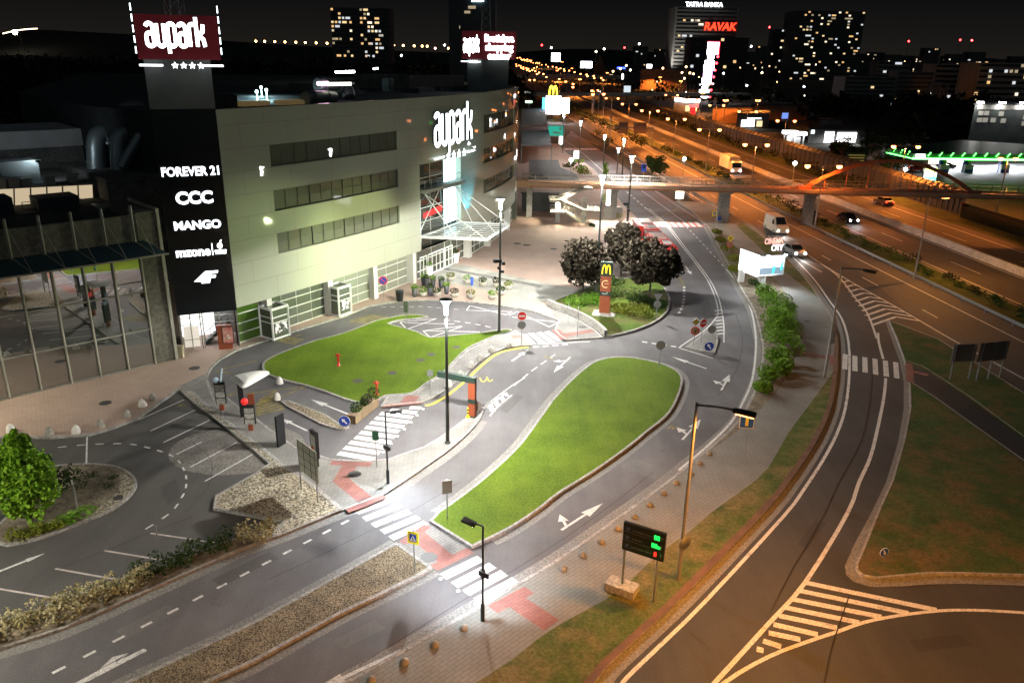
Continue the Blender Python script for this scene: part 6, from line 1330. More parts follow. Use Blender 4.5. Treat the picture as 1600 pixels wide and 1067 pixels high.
A, C_ = G(471, 764, .12), G(497, 785, .12); t = thing('direction_sign', 'large grey panel back with a grid of seams on two thin posts', 'sign', A); d = C_-A; z0, z1 = zat(A, 734)-.1, zat(A, 686)-.1; b = MB(); b.tube([(0, 0, 0), (0, 0, z1)], .04, 7).tube([d, d+Vector((0, 0, z1))], .04, 7).build('post', M_STEEL, t)
n = Vector((-d.y, d.x, 0)).normalized()*.05; u = d.normalized(); L_ = d.length; b = MB()
b.add([p+o for o in (n*0, n*.6) for p in (-u*.12+Vector((0, 0, z0)), d+u*.2+Vector((0, 0, z0)), d+u*.2+Vector((0, 0, z1)), -u*.12+Vector((0, 0, z1)))], [(0,1,2,3),(4,7,6,5),(0,4,5,1),(1,5,6,2),(2,6,7,3),(3,7,4,0)]); b.build('panel', mat('panel_back_grey', (.62, .63, .52), .6), t); b = MB()
for k in range(1, 3): b.beam(-u*.12+(d+u*.32)*(k/3)-n*.1+Vector((0, 0, z0)), -u*.12+(d+u*.32)*(k/3)-n*.1+Vector((0, 0, z1)), .03, .02)
for k in range(1, 4): zz = z0+(z1-z0)*k/4; b.beam(-u*.12-n*.1+Vector((0, 0, zz)), d+u*.2-n*.1+Vector((0, 0, zz)), .03, .02)
b.build('seam', M_DSTEEL, t)
# brick planter with clipped plants by the drive-thru zebra
A, C_ = G(556, 663, .1), G(592, 634, .1); t = thing('brick_planter', 'low sandy brick planter with round shrubs by the drive-thru zebra', 'planter', A); d = C_-A; b = MB(); n = Vector((-d.y, d.x, 0)).normalized()*.7
b.add([p+Vector((0, 0, z)) for z in (0, .62) for p in (Vector((0, 0, 0)), d, d+n, n)], [(0,3,2,1),(4,5,6,7),(0,1,5,4),(1,2,6,5),(2,3,7,6),(3,0,4,7)]); b.build('trough', pavers('planter_brick', (.30, .22, .13), (.25, .18, .1), (.15, .12, .08), .3, .1), t)
for k, (s, r) in enumerate(((.22, .42), (.55, .3), (.66, .42), (.95, .5))): b = MB(); c = d*s+n*.5; leaves(b, (c.x, c.y, .62+r*.8), (r, r, r), 300, .13, random.Random(60+k)); b.build('shrub', M_BUSHD if k != 2 else M_MAPLE, t)
# totem of the fast food restaurant
A = G(944, 490, .2); t = thing('totem_sign', 'tall rust red totem with a yellow M on green, on the lawn island', 'sign', A, -.22); h = zat(A, 409)-.2
MB().box((0, -.1, .03), (2.3, 1.9, .12)).build('plinth', M_CONC, t); W_ = 1.12
MB().box((0, 0, .12+(h-1.5)/2), (W_*.93, .42, h-1.5)).build('column', M_BRICK, t); MB().box((0, 0, h-.72), (W_*1.05, .5, 1.42)).build('green_box', M_GREEN, t); MB().box((0, 0, h*.40), (W_*1.05, .5, .42)).build('green_band', M_GREEN, t)
M_ARCH = emis('arches_yellow', (1.0, .72, .02), .8, (.8, .55, .02)); q = [(-.36, 0)]+[(-.34+.17*(1-cos(radians(a)))*1.0, .92*sin(radians(a))) for a in range(15, 166, 15)]+[(0, .06)]
fA = lambda u, v, d: Vector((u, -.26-d, h-1.22+v))
def archm(b, f, s=1.0, w=.11):
    L1 = [(-.40, 0), (-.37, .5), (-.29, .83), (-.2, .93), (-.11, .83), (-.03, .5), (0, .1)]; L1 = [(p.x, p.y) for p in smooth([Vector((u*s, v*s, 0)) for u, v in L1], 3)]
    stroke(b, L1, w*s, 0, .05, f); stroke(b, [(-u, v) for u, v in L1], w*s, 0, .04, f)
b = MB(); archm(b, fA); b.build('arches', M_ARCH, t)
b = MB(); stroke(b, arc(0, 0, .36, .36, 60, 300, 16), .07, 0, .03, lambda u, v, d: Vector((u, -.22-d, h-2.25+v))); stroke(b, [(-.12, .02), (.3, .08)], .03, 0, .02, lambda u, v, d: Vector((u, -.22-d, h-2.25+v))); b.build('ring_mark', mat('mark_cream', (.75, .6, .35), .5, emit=(1, .7, .3), es=.15), t)
b = MB(); b.box((-.05, -.26, h*.40), (.55, .02, .09)).box((.2, -.26, h*.43), (.14, .02, .1)); b.build('band_mark', mat('mark_grey', (.4, .42, .4), .5), t)

# ---- parking guidance display
A, C_ = G(972, 914, .45), G(1021, 940, .13); Ab = Vector((A.x, A.y, .13)); t = thing('parking_display', 'black parking guidance board with two green and one red lit counters', 'sign', Ab); d = Vector((C_.x-A.x, C_.y-A.y, 0)); u = d.normalized(); nn = Vector((u.y, -u.x, 0))
z1a, z0a = zat(Ab, 815)-.13, zat(Ab, 857)-.13; L_ = d.length; u0, u1 = -.12, L_+.32
MB().tube([(0, 0, .3), (0, 0, z0a+.3)], .06, 8).tube([d, d+Vector((0, 0, z0a+.3))], .06, 8).build('post', M_STEEL, t)
b = MB(); b.prism([u*.75+nn*.42, u*.75-nn*.42, u*-.75-nn*.42, u*-.75+nn*.42], -.05, .42); b.build('foundation', M_CONC, t)
fd = lambda uu, v, dd: u*uu+nn*(.0+dd)+Vector((0, 0, z0a+v))
Hh = z1a-z0a; b = MB(); V = [fd(uu, v, dd) for dd in (-.09, .09) for uu, v in ((u0, 0), (u1, 0), (u1, Hh), (u0, Hh))]; b.add(V, [(0,3,2,1),(4,5,6,7),(0,1,5,4),(1,2,6,5),(2,3,7,6),(3,0,4,7)]); b.build('panel', mat('display_black', (.008, .012, .012), .3), t)
wd_ = u1-u0; M_DIM = mat('display_grey', (.13, .14, .14), .6); b = MB()
for k in (1, 2): b.beam(fd(u0+.05, Hh*(1-k*.31), .1), fd(u0+wd_*.66, Hh*(1-k*.31), .1), .01, .015)
b.build('row_line', M_DIM, t)
for k, w_ in enumerate(('vonkaj\u0161ie plochy', 'suter\u00e9n', 'parkovac\u00ed dom')):
    v = Hh*(.80-.30*k); P = Ab+fd(u0+wd_*.22, v-.06, .1)
    me = bfont(w_, .17, align='LEFT', extrude=.004); place(me, 'lettering', M_DIM, t, P, u, nn)
    b = MB(); b.add([fd(u0+wd_*.055+a, v-.13+c, .1) for a, c in ((0, 0), (.26, 0), (.26, .26), (0, .26))], [(0, 1, 2, 3)]); b.build('icon', mat('icon_blue', (.02, .04, .10), .5), t); place(bfont('P', .25, extrude=.004), 'lettering', M_DIM, t, Ab+fd(u0+wd_*.055+.13, v-.10, .106), u, nn)
    col = ('led_green', (.004, 1.0, .07), 1.5) if k < 2 else ('led_red', (1, .015, .01), 1.6); b = MB()
    for j in range((2, 3, 1)[k]): uu = u0+wd_*(.745 if k != 1 else .70)+j*.15+(.05 if k == 2 else 0); b.add([fd(uu+a, v-.12+c, .1) for a, c in ((0, 0), (.12, 0), (.12, .24 if not (k == 1 and j == 2) else .15), (0, .24 if not (k == 1 and j == 2) else .15))], [(0, 1, 2, 3)])
    b.build('counter', emis(*col), t)
    b = MB(); f_ = lambda uu, v_, dd=0: fd(u0+wd_*.93+uu, v+v_, .1); b.add([f_(-.02, -.1), f_(.02, -.1), f_(.02, .03), f_(.07, .03), f_(0, .12), f_(-.07, .03), f_(-.02, .03)], [(0, 1, 2, 3, 4, 5, 6)]); b.build('arrow', M_DIM, t)
light(t, fd(wd_*.75, Hh*.6, .5), 12, (.05, 1, .25), 150, .5, .2, aim=fd(wd_*.6, -2.0, 1.2))

# ---- cinema billboard
A = G(1189, 449, .13); t = thing('billboard', 'glowing white V shaped cinema billboard beside the shrub bed', 'billboard', A); z0, z1 = zat(A, 430)-.13, zat(A, 400)-.13
e = Vector((-.62, -.28, 0)); r_ = Vector((3.15, .95, 0)); l_ = Vector((-1.35, 3.3, 0)); M_BW = emis('billboard_white', (.95, 1.0, 1.0), 1.3, (.8, .8, .8))
def face(b, o, v, z0, z1, th): b.add([o+v*a+Vector((0, 0, z)) for z in (z0, z1) for a in (0, 1)], [(0, 1, 3, 2)])
b = MB(); face(b, e, r_, z0, z1, 0); b.build('poster', M_BW, t); b = MB(); face(b, e+l_, -l_, z0-.2, z1+.1, 0); b.build('poster', M_BW, t)
b = MB(); off_ = Vector((.05, -.12, 0))
b.beam(e+off_*.5+Vector((0, 0, z0)), e+r_+off_*.5+Vector((0, 0, z0)), .12, .12).beam(e+off_*.5+Vector((0, 0, z1)), e+r_+off_*.5+Vector((0, 0, z1)), .12, .12).beam(e+r_+Vector((0, 0, z0)), e+r_+Vector((0, 0, z1)), .12, .12).beam(e+Vector((0, 0, z0)), e+Vector((0, 0, z1)), .12, .12)
b.build('frame', M_PAINTW, t); b = MB(); b.add([e+Vector((0, 0, z1-.15)), e+r_+Vector((0, 0, z1-.15)), e+l_+Vector((0, 0, z1-.15))], [(0, 1, 2)]); b.build('top_cover', M_CONCD, t)
b = MB(); H_ = z1-z0; face(b, e+r_*.03+off_*.4, r_*.94, z0+.08, z0+H_*.40, 0); b.build('poster_band', emis('poster_slate', (.25, .36, .46), .55), t)
b = MB()
for q in ([(.52, .1), (.62, .1), (.66, .42), (.56, .5)], [(.84, .25), (.93, .2), (.95, .7), (.86, .62)]): b.add([e+r_*a+off_*.6+Vector((0, 0, z0+H_*c)) for a, c in q], [(0, 1, 2, 3)])
b.build('poster_shape', emis('poster_teal', (.05, .75, .75), .8), t); MB().box((.1, .4, z0/2), (.7, .8, z0)).build('column', M_CONC, t); MB().box((-1.7, 2.4, z0/2), (.6, .7, z0)).build('column', M_PAINTW, t)
zl = zat(A, 386)-.13; sx_ = r_.normalized(); me = bfont('CINEMA', .92, bold=.02); wd = max(v.co.x for v in me.vertices)-min(v.co.x for v in me.vertices); me.transform(Matrix.Diagonal((2.45/wd, 1, 1, 1)))
ML = emis('letter_salmon', (1.0, .42, .34), .9, (.6, .2, .15)); place(me, 'lettering', ML, t, A+e+r_*.52+Vector((0, .4, zl+.25)), sx_, Vector((sx_.y, -sx_.x, 0))); me = bfont('CITY', .92, bold=.02); wd = max(v.co.x for v in me.vertices)-min(v.co.x for v in me.vertices); me.transform(Matrix.Diagonal((1.55/wd, 1, 1, 1))); place(me, 'lettering', M_SIGN2, t, A+e+r_*.68+Vector((0, .4, zl-.55)), sx_, Vector((sx_.y, -sx_.x, 0)))
for k, s in enumerate((.12, .80)):
    p = e+r_*s+Vector((.3, -1.1, z1+.5)); b = MB(); b.beam(e+r_*s+Vector((0, 0, z1)), p, .05, .05).box(p, (.3, .2, .25)).build('lamp', M_DSTEEL, t); MB().ball(p+Vector((0, .1, -.12)), .17, 8, 6).build('lamp_lens', M_GLOBE, t)
light(t, e+r_*.5+Vector((.3, -1.3, z1-.2)), 700, (.85, .95, 1), 150, .5, .3, aim=Vector((0, -3, 0)))
# brown poster pillar by the entrance
A = G(355, 545, .13); t = thing('poster_pillar', 'rust brown pillar with a framed red poster by the hall entrance', 'sign', A, .28); h = zat(A, 508)-.13; MB().box((-.1, .1, h/2), (1.15, .3, h)).build('pillar', M_BRICK, t); MB().box((.2, -.1, h*.6), (.95, .1, h*.72)).build('frame', M_BLACK, t); MB().box((.2, -.155, h*.6), (.84, .02, h*.66)).build('poster', mnoise('poster_red', (.5, .12, .11), (.6, .4, .32), 2.2, .5, obj=True), t); MB().ball((.2, -.16, h*.52), .17, 10, 6, 1.3).build('poster_motif', mat('poster_pale', (.6, .5, .42), .6), t)
# studs in the road by the zebras
M_STUD = emis('stud_white', (1, 1, 1), 3, (.6, .6, .6))
sd = MB().lathe([(.09, 0), (.09, .02), (.04, .035)], n=8).build('road_stud', M_STUD)
for i, (x, y) in enumerate([(661,639),(652,649),(642,659.5),(632,670.5),(621,681.5),(610.5,693),(599,706),(688.5,904),(716,923),(744,943),(654,807)][:10]):
    o = sd if i == 0 else sd.copy()
    if i: COL.objects.link(o)
    o.location = G(x, y, .012); tag(o, 'small white glowing road stud beside a zebra crossing', 'road stud', 'glowing studs at the zebras')
class LB(MB):
    def two(s): s.mi = 1; return s
# ================================================================== FOOTBRIDGE
def BY(x): return 126.9-.052*x                     # front edge of the deck
M_DECK = mnoise('bridge_steel_brown', (.46, .20, .10), (.55, .26, .14), .8, .6); M_MESHR = mat('railing_grey', (.30, .29, .26), .5, .4); M_ARCHR = mnoise('arch_red', (.55, .14, .05), (.62, .18, .065), .7, .5)
fbr = thing('footbridge', 'long brown steel footbridge with mesh railings across the road and the motorway', 'bridge', (0, 0, 0))
X0, X1 = 1.2, 104.0
def deckbox(b, x0, x1, d0, d1, z0, z1):
    V = [Vector((x, BY(x)+d, z)) for z in (z0, z1) for x, d in ((x0, d0), (x1, d0), (x1, d1), (x0, d1))]
    b.add(V, [(0,3,2,1),(4,5,6,7),(0,1,5,4),(1,2,6,5),(2,3,7,6),(3,0,4,7)])
b = MB(); deckbox(b, X0, X1, 0, 3.3, 5.05, 5.55); b.build('deck', M_DECK, fbr)
b = MB(); deckbox(b, X0, X1, -.06, .12, 5.3, 5.8); deckbox(b, X0, X1, 3.2, 3.38, 5.3, 5.8); b.build('edge_beam', mnoise('edge_beam', (.52, .34, .22), (.60, .40, .27), .8, .6), fbr)
for d in (.05, 3.25):
    b = MB(); deckbox(b, X0, X1, d-.03, d+.03, 6.75, 6.83); deckbox(b, X0, X1, d-.03, d+.03, 6.15, 6.19); r_ = b.build('railing', M_MESHR, fbr); b = MB(); x = X0
    while x < X1: b.beam((x, BY(x)+d, 5.6), (x, BY(x)+d, 6.8), .09, .07); x += 2.05
    b.each('post', M_MESHR, r_); b = MB(); x = X0
    while x < X1: b.beam((x, BY(x)+d, 5.85), (x, BY(x)+d, 6.76), .022, .022); x += .34
    b.build('infill', M_MESHR, r_)
for x, w in ((15.9, 1.0), (33.3, 1.7), (46.6, 1.5), (81.5, 1.6), (98, 1.6)):
    b = MB(); y = BY(x)+1.6; b.prism([Vector((x-w/2, y-.5, 0)), Vector((x+w/2, y-.5, 0)), Vector((x+w/2, y+.5, 0)), Vector((x-w/2, y+.5, 0))], 0, 4.75); b.box((x, y, 4.9), (w*1.15, 2.6, .32)); b.build('pier', M_CONC, fbr)
ax0, ax1 = G(1258, 296, 5.8).x, G(1536, 305, 5.8).x; zz = zat((ax0*.5+ax1*.5, BY(60)+1.6), 252)
P = [Vector((ax0+(ax1-ax0)*t, BY(ax0+(ax1-ax0)*t)+1.6, 5.6+(zz-5.6)*4*t*(1-t))) for t in [k/24 for k in range(25)]]
b = MB()
for a, c in zip(P, P[1:]): b.beam(a, a.lerp(c, 1.03), .5, .52)
b.box(P[0]+Vector((.2, 0, .1)), (2.2, .9, .9)).box(P[-1]+Vector((-.2, 0, .1)), (2.2, .9, .9)); ar = b.build('arch', M_ARCHR, fbr); b = MB()
for k in range(3, 24, 3): b.tube([P[k], Vector((P[k].x, P[k].y, 5.6))], .07, 6)
b.each('hanger', M_ARCHR, ar)
MB().box((X0-.2, BY(0)+1.5, 5.6), (2.2, 3.4, 1.0)).build('end_block', mnoise('end_block_orange', (.42, .24, .12), (.5, .3, .16), .9, .6), fbr)
b = MB(); xx = G(1057, 296, 5).x; deckbox(b, 20.2, 22.2, 1.0, 1.9, 4.96, 5.06); b.build('under_light', emis('under_light_glow', (1, .93, .8), 9), fbr); light(fbr, (21.2, BY(21)+1.5, 4.85), 1100, (1, .93, .82), 165, .4, .4)
# stair down to the plaza
st = thing('bridge_stair', 'concrete switchback stair from the footbridge down to the plaza', 'stair', (0, 0, 0)); sy0, sy1 = BY(8)-2.3, BY(8)-.3
def ramp_(b, xa, za, xb, zb_, y0, y1, th=.3):
    V = [Vector((x, y, z)) for (x, z) in ((xa, za), (xb, zb_)) for y in (y0, y1)]; W2 = [v-Vector((0, 0, th)) for v in V]
    b.add(V+W2, [(0, 2, 3, 1), (4, 5, 7, 6), (0, 4, 6, 2), (1, 3, 7, 5), (0, 1, 5, 4), (2, 6, 7, 3)])
M_STAIR = mnoise('stair_concrete', (.34, .31, .25), (.42, .39, .32), .8, .8)
xl, xr = G(860, 345).x, G(912, 350).x
b = MB(); ramp_(b, xr, 5.5, xl+1.4, 3.9, sy0, sy1); b.build('flight', M_STAIR, st); b = MB(); ramp_(b, xl+1.4, 3.9, xr, 2.4, sy0-2.2, sy0-.1); b.build('flight', M_STAIR, st); b = MB(); ramp_(b, xr-.3, .3, xl+2.0, 2.0, sy0, sy1); b.build('flight', M_STAIR, st)
for x0, x1, z, y0 in ((xl-.4, xl+1.5, 3.9, sy0-2.2), (xr, xr+2.4, 2.4, sy0-2.2), (xl-.2, xl+2.1, 2.0, sy0-1.4), (xr-.2, xr+1.2, 5.5, sy0)): MB().box(((x0+x1)/2, (y0+sy1)/2, z-.15), (x1-x0, sy1-y0, .3)).build('landing', M_STAIR, st)
b = MB()
for (xa, za, xb, zb_, yv) in ((xr, 5.5, xl+1.4, 3.9, sy0), (xl+1.4, 3.9, xr, 2.4, sy0-2.2), (xr-.3, .3, xl+2.0, 2.0, sy0), (xl-.4, 3.9, xl+1.5, 3.9, sy0-2.2), (xr, 2.4, xr+2.4, 2.4, sy0-2.2), (xl-.2, 2.0, xl+2.1, 2.0, sy0-1.4)):
    for dz in (1.05, .72, .4): b.beam((xa, yv, za+dz), (xb, yv, zb_+dz), .06, .06)
    for k in range(5): t_ = k/4; b.beam((xa+(xb-xa)*t_, yv, za+(zb_-za)*t_), (xa+(xb-xa)*t_, yv, za+(zb_-za)*t_+1.05), .06, .06)
b.build('railing', M_MESHR, st)
for x in (xl+1.0, xr): b = MB(); b.box((x, sy0-.15, 2.0), (.75, .55, 4.0)); b.build('column', M_CONC, st)
t_ = st; MB().box((xl+1.0, sy0-.5, 3.0), (.5, .12, .18)).build('lamp', emis('stair_lamp_warm', (1, .9, .65), 6), st); light(st, (xl+1.0, sy0-1.0, 3.2), 1500, (1, .88, .62), 172, .3, .3); light(st, ((xl+xr)/2, sy0-.4, 4.7), 900, (1, .88, .62), 172, .3, .3)
MB().box((2.4, BY(2)+1.4, 2.5), (.9, .9, 5.0)).build('column', M_CONC, st)
tag(MB().box((0, 0, 1.5), (6.2, .5, 3.0)).box((0, -.1, 3.1), (6.6, .7, .25)).build('garage_gate', M_BLACK, None, G(844, 331)), 'black garage gate behind the footbridge stair', 'gate')
tag(MB().box((0, 0, .9), (1.3, 1.1, 1.8)).box((0, 0, 1.85), (1.5, 1.3, .12)).build('kiosk_box', mat('kiosk_grey', (.42, .41, .37), .6), None, G(949, 342, .12)), 'grey service box by the footbridge pier', 'cabinet')
tag(MB().box((0, 0, 1.8), (.9, .3, .9)).beam((0, 0, 0), (0, 0, 1.5), .1, .1).build('switch_box', mat('box_grey', (.3, .31, .3), .5, .3), None, G(967, 346, .12)), 'grey box on a post left of the red bus', 'cabinet')
t = thing('traffic_camera', 'black floodlights on the thick pale lamp by the bus', 'floodlight', G(979, 347, .12)); MB().box((-.3, -.2, 2.9), (.7, .4, .4), .4).box((.2, -.2, 1.9), (.5, .4, .35), -.3).beam((0, 0, 0), (0, 0, 3.2), .08, .08).build('body', M_BLACK, t)
M_CITYL = emis('city_light_white', (1, .97, .88), 2.6, (.8, .8, .8))
def citylight(px, top, w, label, m=M_CITYL, z=.12):
    A = G(*px, z); t = thing('advert_panel', label, 'advert', A); h = zat(A, top)-z; MB().box((0, .05, h*.62), (w+.2, .22, h*.78)).build('case', M_DSTEEL, t); MB().box((0, -.075, h*.62), (w, .02, h*.72)).build('poster', m, t); MB().box((0, .05, h*.12), (w*.35, .2, h*.24)).build('foot', M_CONC, t)
citylight((1061, 315), 297, 1.5, 'warm glowing advertising panel on the pavement under the footbridge', emis('city_light_warm', (1, .86, .6), 2.0, (.8,.8,.8))); citylight((951, 330), 296, 1.0, 'white glowing advertising panel left of the footbridge pier'); citylight((876, 230), 213, 1.0, 'white glowing advertising panel beside the dark canopy roofs'); citylight((900.5, 253), 235.5, 1.3, 'white glowing advertising panel before the far planted bed')
# low pavement railing along the collector road
rail('pavement_railing', -25.2, 128, 300, 'light tubular railing between the pavement and the collector road', h=1.0, step=3.0)

# ================================================================== VEHICLES
M_TYRE = mat('tyre', (.012, .012, .012), .8); M_RIM = mat('rim', (.3, .3, .3), .4, .7); M_CGLASS = glass('car_glass', (.01, .012, .014), 1.7); M_HEAD = emis('headlight_white', (.95, .96, 1), 30); M_TAIL = emis('taillight_red', (1, .03, .02), 8)
def vehicle(name, label, loc, rz, prof, glassprof, width, paint, lights=True, group=None, wheels=(.8, 3.4), wr=.31, tail=True, beam=0):
    """side outline (x forward, z) swept across the width with rounded shoulders; faces +X"""
    t = thing(name, label, 'car' if name != 'truck' else 'truck', loc, rz, group); n = len(prof); b = MB(); vs = []
    rows = [(-width/2, .0), (-width/2*.99, .03), (width/2*.99, .03), (width/2, 0)]
    zt_ = max(z for x, z in prof); cxx = sum(x for x, z in prof)/n
    for y, ins in ((-width/2, .05), (-width/2+.06, 0), (width/2-.06, 0), (width/2, .05)):
        for x, z in prof:
            f = max(0, (z-zt_*.55)/(zt_*.45)); vs.append(Vector((cxx+(x-cxx)*(1-ins*.6), y*(1-.14*f), z-ins*.5*(z > zt_*.5))))
    fs = []
    for r in range(3): fs += [(r*n+i, r*n+(i+1) % n, (r+1)*n+(i+1) % n, (r+1)*n+i) for i in range(n)]
    fs += [tuple(range(n))[::-1], tuple(range(3*n, 4*n))]; b.add(vs, fs); b.build('body', paint, t)
    for s in (-1, 1):
        b = MB(); w = []
        for x, z in glassprof: f = max(0, (z-zt_*.55)/(zt_*.45)); w.append(Vector((x, s*(width/2+.012)*(1-.14*f), z)))
        b.add(w, [tuple(range(len(w))) if s < 0 else tuple(range(len(w)))[::-1]]); b.build('side_window', M_CGLASS, t)
    for x in wheels:
        for s in (-1, 1): o = MB().tube([(x, s*(width/2-.2), wr), (x, s*(width/2+.02), wr)], wr, 14).build('wheel', M_TYRE, t); MB().tube([(x, s*(width/2), wr), (x, s*(width/2+.035), wr)], wr*.6, 10).build('rim', M_RIM, o)
    L_ = max(x for x, z in prof)
    for s in (-1, 1):
        MB().ball((L_-.06, s*width*.36, .66), .15, 8, 5).build('headlight', M_HEAD if lights else M_RIM, t); MB().box((min(x for x, z in prof)+.03, s*width*.38, .8), (.1, .25, .16)).build('taillight', M_TAIL if lights and tail else mat('tail_dull', (.2, .01, .01), .4), t)
    return t
CARP = [(0, .25), (0, .75), (.15, .95), (.75, 1.0), (1.25, 1.42), (2.55, 1.45), (3.3, .98), (4.2, .82), (4.35, .55), (4.3, .25)]; CARG = [(.95, 1.0), (1.35, 1.36), (2.5, 1.38), (3.1, .98)]
def windsh(t, xa, za, xb, zb_, w, name='windscreen'):
    b = MB(); b.quad(Vector((xa, -w, za)), Vector((xa, w, za)), Vector((xb, w*.86, zb_)), Vector((xb, -w*.86, zb_))); b.build(name, M_CGLASS, t)
def mcar(px, label, toward=True, paint=None, lights=True, rz=None):
    A = G(*px); 
    if rz is None:
        d = Vector((MX(A.y-5)-MX(A.y+5), -10, 0)); d = d if toward else -d; rz = atan2(d.y, d.x)
    t = vehicle('car', label, A-Vector((cos(rz), sin(rz), 0))*2.2, rz, CARP, CARG, 1.75, paint or mat('car_grey', (.12, .12, .13), .25, .4), lights); windsh(t, 3.33, 1.0, 2.6, 1.43, .74); windsh(t, .72, 1.02, 1.22, 1.41, .74, 'rear_window'); return t
c1_ = mcar((1324, 347), 'dark car with bright headlights on the near motorway carriageway', True, mat('car_dark', (.02, .022, .03), .25, .4)); light(c1_, (4.5, 0, .65), 260, (.95, .96, 1), 70, .6, .1, aim=(14, 0, -.2))
mcar((1380, 320), 'car with red tail lights on the far motorway carriageway', False, mat('car_maroon', (.06, .03, .03), .3, .3))
c3_ = mcar((1240, 398), 'grey car with headlights behind the cinema billboard', True, mat('car_silver', (.3, .3, .3), .3, .5)); light(c3_, (4.5, 0, .65), 300, (1, .93, .8), 70, .6, .1, aim=(14, 0, -.3))
mcar((840, 283), 'black parked car in the car park behind the footbridge', True, mat('car_black', (.01, .01, .012), .2, .3), False, rz=pi+.15)
VANP = [(0, .35), (0, 2.3), (.2, 2.45), (3.7, 2.45), (4.5, 1.45), (5.2, 1.2), (5.35, .7), (5.3, .3)]; VANG = [(3.3, 1.4), (3.3, 2.1), (3.75, 2.1), (4.3, 1.42)]
A = G(1219, 366); d = Vector((MX(A.y-5)-MX(A.y+5), -10, 0)); rz = atan2(d.y, d.x); t = vehicle('van', 'pale delivery van with headlights on the collector road by the bridge pier', A-d.normalized()*4.5, rz, VANP, VANG, 2.0, mat('van_cream', (.42, .36, .28), .35), True, wheels=(1.0, 4.3), wr=.35); t['category'] = 'van'; windsh(t, 4.55, 1.45, 3.75, 2.42, .8); light(t, (5.5, 0, .7), 300, (1, .92, .8), 70, .6, .1, aim=(16, 0, -.3))
TRKP = [(0, .9), (0, 3.7), (6.6, 3.7), (6.6, .9)]
A = G(1148, 272); d = Vector((MX(A.y-5)-MX(A.y+5), -10, 0)); rz = atan2(d.y, d.x); t = thing('truck', 'white box truck on the near motorway carriageway behind the footbridge', 'truck', A-d.normalized()*5, rz)
MB().box((.3, 0, 2.3), (7.2, 2.45, 2.75)).build('cargo_box', mnoise('truck_white', (.42, .38, .33), (.5, .46, .42), .5, .5, obj=True), t); b = MB(); b.add([Vector((x, y, z)) for y in (-1.15, 1.15) for x, z in ((4.1, .5), (5.9, .5), (5.95, 1.5), (5.6, 2.6), (4.1, 2.75))], [(0, 1, 2, 3, 4), (9, 8, 7, 6, 5), (0, 5, 6, 1), (1, 6, 7, 2), (2, 7, 8, 3), (3, 8, 9, 4), (4, 9, 5, 0)]); b.build('cab', mat('cab_cream', (.45, .38, .3), .4), t)
b = MB(); b.quad(Vector((5.97, -1.0, 1.5)), Vector((5.97, 1.0, 1.5)), Vector((5.64, 1.0, 2.5)), Vector((5.64, -1.0, 2.5))); b.build('windscreen', M_CGLASS, t); MB().box((1, 0, .75), (8.5, .9, .25)).build('chassis', M_BLACK, t)
for x in (-2.2, -1.1, 4.7):
    for s in (-1, 1): MB().tube([(x, s*.85, .5), (x, s*1.2, .5)], .5, 14).build('wheel', M_TYRE, t)
for s in (-1, 1): MB().ball((5.95, s*.9, .8), .18, 8, 5).build('headlight', M_HEAD, t); MB().box((5.6, s*.9, 2.75), (.15, .25, .12)).build('marker_light', emis('marker_orange', (1, .45, .1), 10), t)
# far small traffic
for px, tw, lb in (((876, 134), False, 'far car with red lights on the motorway'), ((936, 145), True, 'far car lit white by the flyover'), ((1288, 212), False, 'parked pale car before the white lit showroom')):
    mcar(px, lb, tw, mat('car_silver', (.3, .3, .3), .3, .5))
for i, px in enumerate([(1128,184),(1122,182),(1240,222),(1262,218),(1322,232),(1330,236)]): mcar(px, ['parked car before the brick showroom, light coloured', 'parked car at the edge of the showroom yard', 'parked car by the dealer entrance', 'parked car between the lit dealer stands', 'dark parked car left of the barrel roofed hall', 'dark parked car nearest the barrel roofed hall'][i], True, [mat('car_silver', (.3, .3, .3), .3, .5), mat('car_dark', (.02, .022, .03), .25, .4)][i % 2], False, rz=1.0+i)
# the articulated bus
fA_, nA_ = G(1001.5, 341.5, 3.0), G(1037, 379, 3.0); d = Vector((nA_.x-fA_.x, nA_.y-fA_.y, 0)).normalized(); M_BUSR = mnoise('bus_red', (.62, .035, .03), (.70, .06, .045), 1.0, .35, obj=True); M_BUSW = mat('bus_white', (.72, .70, .68), .35)
t = thing('articulated_bus', 'red and white articulated bus at the stop beside the dark red trees', 'bus', (fA_.x, fA_.y, 0), atan2(d.y, d.x))
for x0, x1 in ((0, 8.2), (9.3, 18)):
    c = (x0+x1)/2; L_ = x1-x0
    s = MB().box((c, 0, 1.15), (L_, 2.5, 1.7)).build('body', M_BUSW, t); MB().box((c, 0, .6), (L_-.1, 2.53, .6)).build('skirt', M_BUSR, s); MB().box((c, 0, 2.25), (L_-.06, 2.46, .9)).build('window_band', M_CGLASS, t)
    b = MB(); b.box((c, 0, 2.82), (L_, 2.48, .26)); b.box((c, 0, 3.0), (L_*.9, 2.1, .12)); r_ = b.build('roof', M_BUSR, t); MB().box((c-L_*.15, 0, 3.16), (L_*.34, 1.5, .24)).build('roof_unit', mat('bus_roof_pale', (.75, .5, .45), .4), r_); MB().box((c+L_*.25, .3, 3.12), (L_*.15, .9, .18)).build('roof_hatch', M_BUSW, r_)
    for k in range(5): x = x0+L_*(k+.5)/5; b = MB(); b.box((x+L_*.08, 0, 2.25), (.12, 2.5, .9)); b.build('pillar', M_BUSR, t)
b = MB()
for k in range(6): b.box((8.3+k*.19, 0, 1.75), (.12, 2.35, 2.4)); b.box((8.4+k*.19, 0, 1.75), (.09, 2.15, 2.2))
b.build('bellows', mat('bellows_grey', (.16, .16, .17), .8), t)
